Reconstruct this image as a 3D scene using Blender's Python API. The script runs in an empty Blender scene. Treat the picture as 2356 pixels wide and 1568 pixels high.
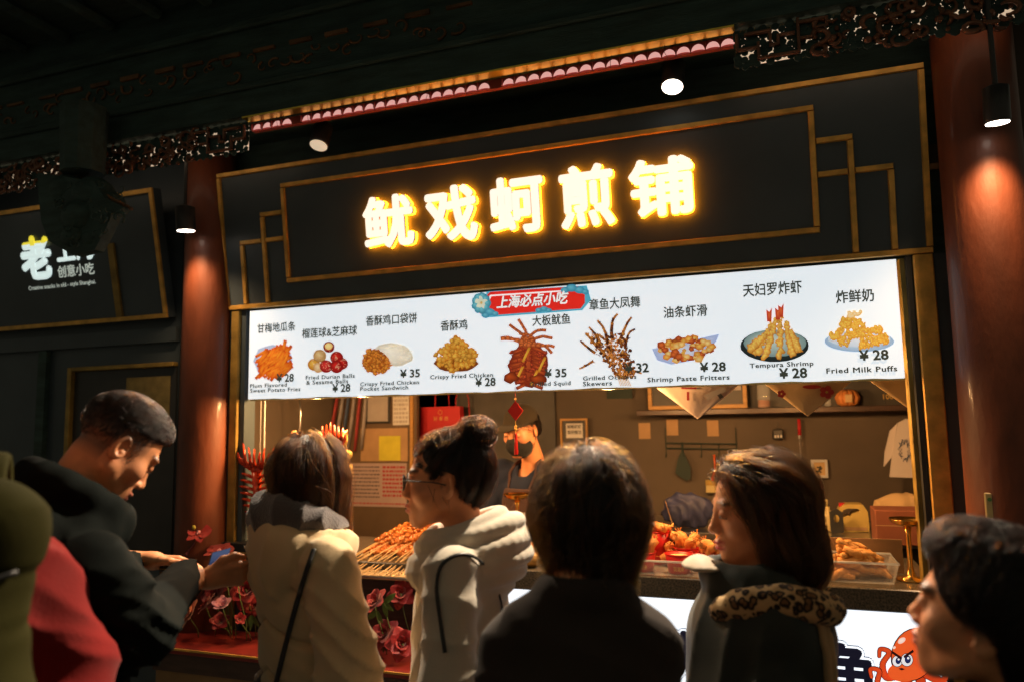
import bpy, math, random
import numpy as np
from mathutils import Vector, Matrix

scn = bpy.context.scene
COL = scn.collection
random.seed(7)
RNG = np.random.default_rng(7)

# ------------------------------------------------------------------ camera
CAM = np.array([0.0, -2.9094, 1.55])
_X = np.array([0.94235323, -0.05312622, -0.33037553])
_Y = np.array([0.33412727, 0.09584628, 0.93764197])
_Z = np.array([-0.0181481, -0.99397741, 0.10807197])
RM = np.array([_X, _Y, _Z])                       # lens axes (right, down, forward) -> world
FOC = 1685.265
cd = bpy.data.cameras.new('camera'); cam = bpy.data.objects.new('camera', cd); COL.objects.link(cam)
_r, _d, _f = RM[:, 0], RM[:, 1], RM[:, 2]
cam.matrix_world = Matrix(((_r[0], -_d[0], -_f[0], CAM[0]), (_r[1], -_d[1], -_f[1], CAM[1]),
                           (_r[2], -_d[2], -_f[2], CAM[2]), (0, 0, 0, 1)))
cd.sensor_width = 36.0; cd.lens = FOC / 2356 * 36
cd.clip_start = 0.05; cd.clip_end = 200
cd.dof.use_dof = True; cd.dof.focus_distance = 2.5; cd.dof.aperture_fstop = 1.8
scn.camera = cam

# ------------------------------------------------------------------ night sky and exposure
w = bpy.data.worlds.new('World'); scn.world = w; w.use_nodes = True
bg = w.node_tree.nodes['Background']
bg.inputs[0].default_value = (1.0, .91, .64, 1); bg.inputs[1].default_value = 0.095
scn.view_settings.view_transform = 'Standard'
scn.view_settings.look = 'None'
scn.view_settings.exposure = 0.0
scn.view_settings.gamma = 1.0
scn.view_settings.use_curve_mapping = False
scn.cycles.max_bounces = 6
scn.cycles.diffuse_bounces = 3
scn.cycles.transparent_max_bounces = 8
scn.cycles.sample_clamp_indirect = 4.0
scn.cycles.use_denoising = True
scn.cycles.denoiser = 'OPENIMAGEDENOISE'
scn.cycles.denoising_input_passes = 'RGB_ALBEDO_NORMAL'
scn.cycles.denoising_prefilter = 'ACCURATE'
scn.cycles.caustics_reflective = False
scn.cycles.caustics_refractive = False

# ------------------------------------------------------------------ measuring helpers
def ray(u, v):
    return RM @ np.array([u - 1178.0, v - 784.0, FOC])
def at(u, v, Y):
    """point on the facade-parallel plane Y seen at (u, v) of the photograph"""
    r = ray(u, v); return CAM + r * ((Y - CAM[1]) / r[1])
def atz(u, v, z):
    """point at distance z in front of the lens"""
    return CAM + ray(u, v) * (z / FOC)
def on(u, v, p0, n):
    r = ray(u, v); p0 = np.asarray(p0); n = np.asarray(n)
    return CAM + r * (((p0 - CAM) @ n) / (r @ n))

def S(r, g, b):
    f = lambda c: (c / 255 / 12.92) if c <= 10 else ((c / 255 + .055) / 1.055) ** 2.4
    return (f(r), f(g), f(b))

# ------------------------------------------------------------------ materials
def mat(name, col, rough=.6, metal=0.0, emit=None, es=0.0, var=.0, vscale=8.0, bump=0.0, bscale=60.0, spec=.5,
        sheen=0.0, sss=0.0, coat=0.0, trans=0.0, alpha=1.0, attr=None, stretch=None, col2=None, ior=1.45):
    m = bpy.data.materials.new(name); m.use_nodes = True
    nt = m.node_tree; b = nt.nodes['Principled BSDF']
    L = nt.links.new
    b.inputs['Base Color'].default_value = (*col, 1); b.inputs['Roughness'].default_value = rough
    b.inputs['Metallic'].default_value = metal; b.inputs['Specular IOR Level'].default_value = spec
    b.inputs['IOR'].default_value = ior
    if sheen: b.inputs['Sheen Weight'].default_value = sheen; b.inputs['Sheen Roughness'].default_value = .5
    if sss:
        b.inputs['Subsurface Weight'].default_value = sss
        b.inputs['Subsurface Radius'].default_value = (1, .35, .2); b.inputs['Subsurface Scale'].default_value = .006
    if coat: b.inputs['Coat Weight'].default_value = coat; b.inputs['Coat Roughness'].default_value = .12
    if trans: b.inputs['Transmission Weight'].default_value = trans
    if alpha < 1: b.inputs['Alpha'].default_value = alpha
    if emit is not None:
        b.inputs['Emission Color'].default_value = (*emit, 1); b.inputs['Emission Strength'].default_value = es
    tc = None
    def coords():
        nonlocal tc
        if tc is None:
            t = nt.nodes.new('ShaderNodeTexCoord'); tc = t.outputs['Object']
            if stretch:
                mp = nt.nodes.new('ShaderNodeMapping'); mp.inputs['Scale'].default_value = stretch
                L(tc, mp.inputs[0]); tc = mp.outputs[0]
        return tc
    src = None
    if attr:
        a = nt.nodes.new('ShaderNodeAttribute'); a.attribute_name = attr; src = a.outputs['Color']
    if var or col2:
        n = nt.nodes.new('ShaderNodeTexNoise'); n.inputs['Scale'].default_value = vscale; n.inputs['Detail'].default_value = 6
        L(coords(), n.inputs['Vector'])
        rp = nt.nodes.new('ShaderNodeMapRange'); rp.inputs[1].default_value = .3; rp.inputs[2].default_value = .7
        if col2:
            mx = nt.nodes.new('ShaderNodeMix'); mx.data_type = 'RGBA'
            L(n.outputs['Fac'], rp.inputs[0]); L(rp.outputs[0], mx.inputs[0])
            if src: L(src, mx.inputs[6])
            else: mx.inputs[6].default_value = (*col, 1)
            mx.inputs[7].default_value = (*col2, 1); src = mx.outputs[2]
        else:
            rp.inputs[3].default_value = 1 - var; rp.inputs[4].default_value = 1 + var
            L(n.outputs['Fac'], rp.inputs[0])
            vm = nt.nodes.new('ShaderNodeVectorMath'); vm.operation = 'SCALE'
            if src: L(src, vm.inputs[0])
            else: vm.inputs[0].default_value = col
            L(rp.outputs[0], vm.inputs['Scale']); src = vm.outputs[0]
    if src:
        L(src, b.inputs['Base Color'])
        if attr and es:
            L(src, b.inputs['Emission Color']); b.inputs['Emission Strength'].default_value = es
    if bump:
        n2 = nt.nodes.new('ShaderNodeTexNoise'); n2.inputs['Scale'].default_value = bscale; n2.inputs['Detail'].default_value = 8
        L(coords(), n2.inputs['Vector'])
        bp = nt.nodes.new('ShaderNodeBump'); bp.inputs['Strength'].default_value = bump; bp.inputs['Distance'].default_value = .01
        L(n2.outputs['Fac'], bp.inputs['Height']); L(bp.outputs[0], b.inputs['Normal'])
    return m

# ------------------------------------------------------------------ objects
def tag(o, label=None, cat=None, group=None, kind=None):
    if label: o['label'] = label
    if cat: o['category'] = cat
    if group: o['group'] = group
    if kind: o['kind'] = kind
    return o
def thing(name, label, cat, loc=(0, 0, 0), rz=0.0, group=None):
    o = bpy.data.objects.new(name, None); COL.objects.link(o)
    o.location = tuple(float(c) for c in loc); o.rotation_euler = (0, 0, rz); o.empty_display_size = .1
    return tag(o, label, cat, group)
def link(name, me, m, parent=None, smooth=False):
    o = bpy.data.objects.new(name, me); COL.objects.link(o)
    if m is not None:
        for k in (m if isinstance(m, (list, tuple)) else [m]): me.materials.append(k)
    if parent is not None: o.parent = parent
    if smooth and len(me.polygons): me.polygons.foreach_set('use_smooth', np.ones(len(me.polygons), bool))
    return o
def raw(name, V, F):
    me = bpy.data.meshes.new(name)
    me.from_pydata([tuple(map(float, p)) for p in V], [], F); me.update(); return me

class MB:
    """collects simple shapes in world (or thing-local) space into one mesh"""
    def __init__(s, off=(0, 0, 0)): s.V = []; s.F = []; s.C = []; s.off = np.array(off, float); s.cur = (1, 1, 1)
    def add(s, V, F):
        b = len(s.V)
        for p in V: s.V.append(tuple(np.asarray(p, float) - s.off)); s.C.append(s.cur)
        for f in F: s.F.append([b + i for i in f])
        return s
    def box(s, a, b, bev=0.0):
        a = np.minimum(a, b) if True else a; 
        return s.box2(np.array(a, float), np.array(b, float), bev)
    def box2(s, lo, hi_, bev=0.0):
        lo, hi = np.minimum(lo, hi_), np.maximum(lo, hi_)
        if bev <= 0:
            V = [(x, y, z) for x in (lo[0], hi[0]) for y in (lo[1], hi[1]) for z in (lo[2], hi[2])]
            return s.add(V, [(0, 1, 3, 2), (4, 6, 7, 5), (0, 4, 5, 1), (2, 3, 7, 6), (0, 2, 6, 4), (1, 5, 7, 3)])
        e = min(bev, .45 * float(min(hi - lo))); V = []; idx = {}
        for i, (x, sx) in enumerate(((lo[0], 1), (hi[0], -1))):
            for j, (y, sy) in enumerate(((lo[1], 1), (hi[1], -1))):
                for k, (z, sz) in enumerate(((lo[2], 1), (hi[2], -1))):
                    for ax in range(3):
                        p = [x + sx * e, y + sy * e, z + sz * e]; p[ax] = (x, y, z)[ax]
                        idx[i, j, k, ax] = len(V); V.append(p)
        g = lambda i, j, k, a: idx[i, j, k, a]; F = []
        for i in (0, 1):
            F.append([g(i, 0, 0, 0), g(i, 0, 1, 0), g(i, 1, 1, 0), g(i, 1, 0, 0)][::(1 if i == 0 else -1)])
            F.append([g(0, i, 0, 1), g(1, i, 0, 1), g(1, i, 1, 1), g(0, i, 1, 1)][::(1 if i == 0 else -1)])
            F.append([g(0, 0, i, 2), g(0, 1, i, 2), g(1, 1, i, 2), g(1, 0, i, 2)][::(1 if i == 0 else -1)])
            for j in (0, 1):
                r = 1 if (i + j) % 2 == 0 else -1
                F.append([g(i, j, 0, 0), g(i, j, 1, 0), g(i, j, 1, 1), g(i, j, 0, 1)][::-r])
                F.append([g(i, 0, j, 0), g(i, 1, j, 0), g(i, 1, j, 2), g(i, 0, j, 2)][::r])
                F.append([g(0, i, j, 1), g(1, i, j, 1), g(1, i, j, 2), g(0, i, j, 2)][::-r])
                for k in (0, 1):
                    r2 = 1 if (i + j + k) % 2 == 0 else -1
                    F.append([g(i, j, k, 0), g(i, j, k, 1), g(i, j, k, 2)][::r2])
        return s.add(V, F)
    def quad(s, a, b, c, d): return s.add([a, b, c, d], [(0, 1, 2, 3)])
    def slab(s, P, n, t):
        """polygon P (3-D, ordered) given thickness t along -n"""
        P = [np.asarray(p, float) for p in P]; n = np.asarray(n, float); k = len(P)
        Q = [p - n * t for p in P]
        F = [list(range(k)), list(range(2 * k - 1, k - 1, -1))] + [[i, k + i, k + (i + 1) % k, (i + 1) % k] for i in range(k)]
        return s.add(P + Q, F)
    def tube(s, pts, rad, n=8, cap=True, flat=1.0):
        pts = [np.asarray(p, float) for p in pts]; m = len(pts)
        rad = [rad] * m if np.isscalar(rad) else list(rad)
        V = []; up = np.array([0, 0, 1.0]); prev = None
        for i, p in enumerate(pts):
            t = pts[min(i + 1, m - 1)] - pts[max(i - 1, 0)]; t = t / (np.linalg.norm(t) + 1e-9)
            if prev is None:
                a = np.cross(t, up if abs(t[2]) < .9 else np.array([1.0, 0, 0]))
            else: a = prev - t * (prev @ t)
            a /= np.linalg.norm(a) + 1e-9; prev = a; b2 = np.cross(t, a)
            for k in range(n):
                th = 2 * math.pi * k / n
                V.append(p + rad[i] * (math.cos(th) * a + flat * math.sin(th) * b2))
        F = [[i * n + k, i * n + (k + 1) % n, (i + 1) * n + (k + 1) % n, (i + 1) * n + k] for i in range(m - 1) for k in range(n)]
        if cap: F += [list(range(n))[::-1], list(range((m - 1) * n, m * n))]
        return s.add(V, F)
    def lathe(s, c, prof, n=20, axis=(0, 0, 1), cap=True):
        """prof: (radius, height) list along axis from c"""
        ax = np.array(axis, float); ax /= np.linalg.norm(ax)
        a = np.cross(ax, [0, 1, 0] if abs(ax[1]) < .9 else [1, 0, 0]); a /= np.linalg.norm(a); b = np.cross(ax, a)
        V = [np.asarray(c) + ax * h + r * (math.cos(2 * math.pi * k / n) * a + math.sin(2 * math.pi * k / n) * b) for r, h in prof for k in range(n)]
        m = len(prof)
        F = [[i * n + k, i * n + (k + 1) % n, (i + 1) * n + (k + 1) % n, (i + 1) * n + k] for i in range(m - 1) for k in range(n)]
        if cap:
            F += [list(range(n))[::-1], list(range((m - 1) * n, m * n))]
        return s.add(V, F)
    def ball(s, c, r, n=10, m=6, rot=None):
        r = np.array([r, r, r] if np.isscalar(r) else r, float); V = []
        for i in range(m + 1):
            th = math.pi * i / m
            for k in range(n):
                ph = 2 * math.pi * k / n
                p = np.array([math.sin(th) * math.cos(ph), math.sin(th) * math.sin(ph), math.cos(th)]) * r
                if rot is not None: p = rot @ p
                V.append(np.asarray(c) + p)
        F = [[i * n + k, (i + 1) * n + k, (i + 1) * n + (k + 1) % n, i * n + (k + 1) % n] for i in range(m) for k in range(n)]
        return s.add(V, F)
    def mesh(s, name):
        me = bpy.data.meshes.new(name); me.from_pydata(s.V, [], s.F)
        me.update(); return me
    def out(s, name, m, parent=None, smooth=False, col=False):
        me = s.mesh(name)
        if col:
            a = me.color_attributes.new('tint', 'FLOAT_COLOR', 'POINT')
            a.data.foreach_set('color', np.c_[np.array(s.C, np.float32), np.ones(len(s.V), np.float32)].ravel())
        return link(name, me, m, parent, smooth)

def rotm(yaw=0, pitch=0, roll=0):
    """z-yaw * x-pitch * y-roll"""
    cy, sy, cp, sp, cr, sr = math.cos(yaw), math.sin(yaw), math.cos(pitch), math.sin(pitch), math.cos(roll), math.sin(roll)
    return np.array([[cy, -sy, 0], [sy, cy, 0], [0, 0, 1]]) @ np.array([[1, 0, 0], [0, cp, -sp], [0, sp, cp]]) @ np.array([[cr, 0, sr], [0, 1, 0], [-sr, 0, cr]])

# ------------------------------------------------------------------ lettering
def glyphs(s, bold=0.0, extrude=0.0, shear=0.0, spacing=1.0, res=4):
    """outline of a line of lettering; weight comes from a fan of slightly shifted copies"""
    c = bpy.data.curves.new('lettering', 'FONT'); c.body = s; c.extrude = extrude; c.shear = shear
    c.space_character = spacing; c.resolution_u = res
    o = bpy.data.objects.new('lettering', c); me = bpy.data.meshes.new_from_object(o)
    V = np.empty(len(me.vertices) * 3); me.vertices.foreach_get('co', V); V = V.reshape(-1, 3)
    F = [list(p.vertices) for p in me.polygons]
    bpy.data.objects.remove(o); bpy.data.meshes.remove(me); bpy.data.curves.remove(c)
    if bold > 0:
        n = 6 if bold < .03 else (8 if bold < .08 else 14); rr = [(0, 0)] + [(math.cos(6.2832 * i / n), math.sin(6.2832 * i / n)) for i in range(n)]
        VV, FF = [], []
        for i, (dx, dy) in enumerate(rr):
            VV.append(V + [dx * bold, dy * bold, i * .0009]); FF += [[i * len(V) + k for k in f] for f in F]
        V, F = np.concatenate(VV), FF
    return V, F
def lettering(name, s, p0, xdir, zdir, width, height, m, parent=None, off=(0, 0, 0), lift=.0006, squash=1.0, res=2, **kw):
    """lettering whose left baseline is p0; width/height in metres (height = cap/glyph box)"""
    V, F = glyphs(s, res=res, **kw)
    xd = np.asarray(xdir, float); zd = np.asarray(zdir, float); nd = np.cross(xd, zd)
    x0, x1 = V[:, 0].min(), V[:, 0].max(); y0 = min(0, V[:, 1].min()) if height is None else V[:, 1].min(); y1 = V[:, 1].max()
    sx = width / (x1 - x0); sy = sx * squash if height is None else height / (y1 - y0)
    base = 0.0 if height is None else y0
    if height is not None and any(ch in s for ch in 'gpqy') : base = 0.0
    W = np.asarray(p0) + np.outer((V[:, 0] - x0) * sx, xd) + np.outer((V[:, 1] - base) * sy, zd) + np.outer(V[:, 2] * sx + lift, nd) - np.asarray(off)
    return link(name, raw(name, W, F), m, parent)
# ------------------------------------------------------------------ shared materials
M = {}
M['dark_panel'] = mat('dark_panel', (.055, .075, .09), .42, var=.18, vscale=3, bump=.05, bscale=30)
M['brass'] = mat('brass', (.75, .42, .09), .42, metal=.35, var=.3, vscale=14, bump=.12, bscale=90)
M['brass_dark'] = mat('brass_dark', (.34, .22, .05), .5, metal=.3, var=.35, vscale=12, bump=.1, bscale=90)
M['lacquer'] = mat('lacquer', (.135, .034, .013), .55, var=.45, vscale=5, bump=.35, bscale=28, coat=.12, stretch=(1, 1, .35))
M['old_wood'] = mat('old_wood', (.036, .070, .062), .7, var=.35, vscale=5, bump=.4, bscale=35, stretch=(1, 6, 6))
M['carved_wood'] = mat('carved_wood', (.20, .085, .045), .45, var=.35, vscale=14, bump=.3, bscale=60)
M['frieze_wood'] = mat('frieze_wood', (.17, .085, .035), .6, var=.5, vscale=9, bump=.5, bscale=60)
M['plaster_in'] = mat('plaster_in', (.095, .072, .052), .75, var=.14, vscale=3, bump=.06, bscale=25)
M['black'] = mat('black_metal', (.03, .03, .03), .4, var=.2)
M['steel'] = mat('steel', (.6, .6, .6), .28, metal=1, var=.1)
M['lamp'] = mat('lamp_glow', (.9, .9, .9), .4, emit=(1, .86, .72), es=9)
M['lamp_dim'] = mat('lamp_dim', (.8, .75, .65), .4, emit=(1, .86, .6), es=.5)
M['led'] = mat('led_glow', (.8, .3, .25), .4, emit=(1, .50, .44), es=.7)
M['led_red'] = mat('led_tray', (.35, .06, .04), .45)
M['granite'] = mat('granite', (.035, .036, .030), .22, col2=(.16, .13, .09), vscale=140, bump=.03)
M['paper'] = mat('paper', (.62, .60, .58), .8, var=.06, vscale=10)
M['paper_dim'] = mat('paper_dim', (.40, .36, .34), .85, var=.1, vscale=10)
M['ink'] = mat('ink', (.035, .035, .035), .8)
M['ink_red'] = mat('ink_red', (.35, .03, .03), .8)
M['wood_frame'] = mat('wood_frame', (.45, .24, .07), .5, var=.2, vscale=10, stretch=(1, 8, 8))
M['dark_wood'] = mat('dark_wood', (.055, .030, .022), .4, var=.3, vscale=8, stretch=(1, 6, 6), coat=.2)
M['red_paint'] = mat('red_paint', (.42, .018, .018), .45, var=.1)
M['glass'] = mat('clear_glass', (.95, .97, .97), .04, alpha=.16, spec=.7)
M['stone'] = mat('paving_stone', (.09, .09, .085), .6, var=.2, vscale=6, bump=.2, bscale=30)

# ------------------------------------------------------------------ ground
def flat(name, x0, y0, x1, y1, z, m):
    return tag(link(name, raw(name, [(x0, y0, z), (x1, y0, z), (x1, y1, z), (x0, y1, z)], [(0, 1, 2, 3)]), m), kind='structure')
flat('ground', -9, -9, 9, 9, 0, M['stone'])
st = MB()
for i in range(13):
    for j in range(8):
        a = -4.6 + i * .6 + (.3 if j % 2 else 0); b = -4.4 + j * .55
        st.box((a + .004, b + .004, .001), (a + .596, b + .546, .012 + random.uniform(0, .004)), .004)
tag(st.out('pavement', M['stone']), kind='structure')

# ------------------------------------------------------------------ the stall's room
XL, XR = -2.47, .535
shop = thing('snack_shop', 'snack shop with dark fascia, brass jambs and an open serving hatch between two red columns', 'shop', (-.97, .7, 0))
so = shop.location
def room(name, a, b, m, bev=0.0):
    return MB(so).box(a, b, bev).out(name, m, shop)
room('back_wall', (-2.75, 1.55, 0), (.95, 1.65, 3.0), M['plaster_in'])
room('side_wall', (-2.75, .02, 0), (-2.66, 1.549, 3.0), M['plaster_in'])
room('side_wall', (.86, .02, 0), (.95, 1.549, 3.0), M['plaster_in'])
room('ceiling', (-2.659, .03, 2.45), (.859, 1.549, 2.52), M['plaster_in'])
room('floor', (-2.659, .03, .013), (.859, 1.549, .03), M['stone'])
room('lintel', (-2.659, .11, 2.125), (.859, .2, 2.449), M['old_wood'])
# jambs: measured edges -> posts
jl0, jl1 = at(533, 740, 0)[0], at(551, 740, 0)[0]
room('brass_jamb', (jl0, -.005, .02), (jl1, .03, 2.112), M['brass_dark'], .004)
room('jamb_post', (jl0 - .085, .0, .02), (jl0 - .002, .09, 2.112), M['dark_panel'])
room('jamb_post', (jl1 + .002, .012, .02), (jl1 + .03, .09, 2.112), M['dark_panel'])
jr0, jr1 = at(2112, 760, 0)[0], at(2160, 760, 0)[0]
room('brass_jamb', (jr0, -.012, .02), (jr1, .03, 2.112), M['brass'], .004)
room('jamb_post', (jr1 + .002, .0, .02), (jr1 + .13, .09, 2.112), M['dark_panel'])
jq0, jq1 = at(2078, 760, .06)[0], at(2104, 760, .06)[0]
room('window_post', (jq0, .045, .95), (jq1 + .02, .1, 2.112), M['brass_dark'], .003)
room('hatch_track', (jr0 - .02, .0, .02), (jr0 - .003, .04, 2.112), M['black'])
room('facade_wall', (-2.659, .1, 2.46), (.859, .2, 3.0), M['old_wood'])

# ------------------------------------------------------------------ fascia sign, leaning forward
P0 = np.array([0, 0, 2.115]); TL_ = np.array([0, -.09, .665]); TH = float(np.linalg.norm(TL_)); TU = TL_ / TH
NF = np.cross([1, 0, 0], TU)
def F2(u, v):
    p = on(u, v, P0, NF); return p[0], (p - P0) @ TU
def FP(x, t, n=0.0): return np.array([x, 0, 2.115]) + TU * t + NF * n
sign = thing('fascia_signboard', 'dark leaning fascia board with five glowing yellow characters and brass line frames', 'signboard', (-.974, 0, 2.115))
go = sign.location
fx0, fx1 = -2.516, .568
MB(go).slab([FP(fx0, 0), FP(fx1, 0), FP(fx1, TH), FP(fx0, TH)], NF, .05).out('board', M['dark_panel'], sign)
def strip(x0, t0, x1, t1, wd=.023, th=.012, m='brass'):
    """brass strip on the board between two corners (axis aligned)"""
    a, b = min(x0, x1), max(x0, x1); c, d = min(t0, t1), max(t0, t1)
    if abs(x1 - x0) > abs(t1 - t0): c, d = (t0 + t1) / 2 - wd / 2, (t0 + t1) / 2 + wd / 2
    else: a, b = (x0 + x1) / 2 - wd / 2, (x0 + x1) / 2 + wd / 2
    n0 = .0006
    V = [FP(x, t, n) for n in (n0, th) for x, t in ((a, c), (b, c), (b, d), (a, d))]
    e = min(.003, wd / 4)
    V[4:] = [FP(x, t, th) for x, t in ((a + e, c + e), (b - e, c + e), (b - e, d - e), (a + e, d - e))]
    mb = MB(go); mb.add(V, [(4, 5, 6, 7), (0, 1, 5, 4), (1, 2, 6, 5), (2, 3, 7, 6), (3, 0, 4, 7)])
    mb.out('brass_strip', M[m], sign)
g = .0105
# outer frame
strip(fx0, g, fx1, g); strip(fx0, TH - g, fx1, TH - g)
strip(fx0 + g, 2 * g + .001, fx0 + g, TH - 2 * g - .001); strip(fx1 - g, 2 * g + .001, fx1 - g, TH - 2 * g - .001)
# inner frame
ix0 = F2(655, 540)[0]; ix1 = F2(1880, 390)[0]; it1 = F2(1260, 338)[1]; it0 = F2(1275, 587)[1]
cx = (fx0 + fx1) / 2; hw = ((ix1 - cx) + (cx - ix0)) / 2; ix0, ix1 = cx - hw, cx + hw
strip(ix0, it0, ix1, it0); strip(ix0, it1, ix1, it1)
strip(ix0 + .01, it0 + .011, ix0 + .01, it1 - .011); strip(ix1 - .01, it0 + .011, ix1 - .01, it1 - .011)
# stepped corners
aR, aT = F2(1962, 450)[0], F2(1920, 320)[1]; bR, bT = F2(2054, 480)[0], F2(1990, 390)[1]
for s in (1, -1):
    e = cx + s * (hw + .001); A = cx + s * (aR - cx); B = cx + s * (bR - cx)
    strip(e, aT, A + s * .010, aT); strip(A, 2 * g + .001, A, aT - .011)
    strip(e, bT, A - s * .011, bT); strip(A + s * .011, bT, B + s * .010, bT); strip(B, 2 * g + .001, B, bT - .011)
# glowing characters
M['letter'] = mat('letter_face', (.9, .85, .7), .5, emit=(1.0, .87, .70), es=1.12)
M['letter_side'] = mat('letter_side', (.10, .055, .02), .5)
M['halo'] = mat('letter_halo', (.9, .6, .1), .5, emit=(1.0, .25, .007), es=21.0)
chars = [('鱿', 845, 962, 512), ('戏', 985, 1107, 495), ('蚵', 1132, 1258, 470), ('煎', 1293, 1418, 458), ('铺', 1450, 1600, 432)]
tops = [(900, 452, 573), (1045, 430, 560), (1195, 408, 540), (1352, 382, 527), (1530, 365, 500)]
for (ch, u0, u1, vm), (uc, v0, v1) in zip(chars, tops):
    xa, _ = F2(u0, vm); xb, _ = F2(u1, vm); t1 = F2(uc, v0)[1]; t0 = F2(uc, v1)[1]
    V, Fc = glyphs(ch, bold=.036, extrude=.05, res=3)
    mnx, mxx, mny, mxy = V[:, 0].min(), V[:, 0].max(), V[:, 1].min(), V[:, 1].max()
    def put(V, n0, n1):
        z = V[:, 2]; q = (z - z.min()) / (z.max() - z.min())
        X = xa + (V[:, 0] - mnx) / (mxx - mnx) * (xb - xa); T = t0 + (V[:, 1] - mny) / (mxy - mny) * (t1 - t0)
        return np.outer(X, [1, 0, 0]) + np.outer(T, TU) + np.outer(n0 + q * (n1 - n0), NF) + P0 - np.array(go)
    me = raw('glowing_character', put(V, .028, .042), Fc)
    me.materials.append(M['letter']); me.materials.append(M['letter_side'])
    ob = link('glowing_character', me, None, sign)
    for p in me.polygons: p.material_index = 0 if (p.normal.dot(Vector(NF)) > .7) else 1
    V2, F2_ = glyphs(ch, bold=.0405, extrude=.05, res=3)
    link('halo_outline', raw('halo_outline', put(V2, .012, .020), F2_), M['halo'], ob)

# ------------------------------------------------------------------ eave, beam, LED strip, fretwork
eave = thing('carved_eave', 'dark carved timber eave overhanging the shop fronts', 'eave', (-1.5, -.3, 2.9))
eo = eave.location
def ev(name, a, b, m, bev=0.0): return MB(eo).box(a, b, bev).out(name, m, eave)
ZB = 2.90
bx0, bx1 = at(567, 280, -.34)[0], at(1690, 72, -.34)[0]
ev('eave_beam', (-6, -.372, ZB + .004), (1.6, -.318, 3.5), M['old_wood'])
M['brass_mirror'] = mat('brass_mirror', (.85, .62, .10), .32, metal=1, var=.2, vscale=10, bump=.15, bscale=60)
ev('brass_soffit_band', (bx0, -.371, ZB - .004), (bx1, -.322, ZB + .003), M['brass_mirror'])
ev('soffit', (-6, -.317, 2.985), (1.6, .1, 3.03), M['old_wood'])
ev('moulding', (-6, -.392, 3.02), (1.6, -.3725, 3.05), M['old_wood'], .006)
ev('moulding', (-6, -.402, 3.30), (1.6, -.3725, 3.34), M['old_wood'], .008)
ev('roof_slab', (-6, -1.2, 3.51), (1.6, 1.7, 3.6), M['old_wood'])
for i in range(26):
    x = -5.8 + i * .29
    MB(eo).tube([(x, -1.15, 3.47), (x, -.40, 3.47)], .03, 8).out('rafter', M['old_wood'], eave)
# carved relief on the beam
rel = MB(eo)
def relief(mb, x, y, z, s, k):
    pts = [];
    for i in range(12):
        a = i / 11 * 4.6 + k; r = s * (1 - i / 14)
        pts.append((x + r * math.cos(a), y, z + r * math.sin(a) * .8))
    mb.tube(pts, [s * .16 * (1 - i / 16) for i in range(12)], 5)
for i in range(46):
    x = -3.9 + i * .062 + random.uniform(-.02, .02)
    rel = MB(eo); relief(rel, x, -.376, 3.13 + random.uniform(-.035, .04), random.uniform(.025, .05), random.uniform(0, 6)); rel.out('carved_scroll', M['frieze_wood'], eave, smooth=True)
    if i % 3 == 0: MB(eo).box((x - .05, -.384, 3.185), (x + .06, -.3725, 3.196 + random.uniform(0, .01))).out('carved_fillet', M['frieze_wood'], eave)
for i in range(16):
    x = random.uniform(bx0, bx1); L_ = random.uniform(.01, .05); MB(eo).tube([(x, -.327, ZB - .003), (x + random.uniform(-.006, .006), -.327, ZB - .005 - L_ * .5), (x + random.uniform(-.01, .01), -.326, ZB - .005 - L_)], .0011, 4).out('dangling_thread', M['stone'], eave)

# LED strip of lens cells under the beam
led = thing('led_strip', 'long strip of pinkish LED lens cells under the brass band of the eave', 'light strip', ((bx0 + bx1) / 2, -.3, ZB))
lo_ = led.location
zl0, zl1 = ZB - .034, ZB - .006
MB(lo_).box((bx0 - .004, -.296, zl0 - .003), (bx1 + .004, -.275, zl1 + .006)).out('channel', M['led_red'], led)
nc = 0
def cell(x, wd):
    c = MB(lo_); n = 8
    V = []; 
    for j, (d, hh) in enumerate(((0, 1.0), (.006, .75), (.009, .25))):
        for k in range(n + 1):
            a = math.pi * k / n
            V.append((x + wd / 2 - wd * .46 * hh * math.cos(a), -.2965 - d, zl0 + (zl1 - zl0) * hh * math.sin(a) * .95 + .001))
    F = [(j * (n + 1) + k, j * (n + 1) + k + 1, (j + 1) * (n + 1) + k + 1, (j + 1) * (n + 1) + k) for j in range(2) for k in range(n)] + [tuple(range(2 * (n + 1), 3 * (n + 1)))]
    c.add(V, F).out('led_cell', M['led'], led, smooth=True)
    MB(lo_).box((x - .0022, -.309, zl0), (x + .0022, -.2965, zl1)).out('divider', M['led_red'], led)
nx = 40; wd = (bx1 - bx0) / nx
for i in range(nx):
    if i in (4, 22): continue
    cell(bx0 + i * wd, wd)
M['backlight'] = mat('backlight', (.8, .6, .5), .5, emit=(1, .72, .48), es=.6)
for a_, b_ in ((bx1 + .012, bx1 + .86), (bx0 - 1.74, bx0 - .012)):
    MB(lo_).box((a_, -.313, ZB - .125), (b_, -.306, ZB - .012)).out('valance_backlight', M['backlight'], led)

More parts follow.
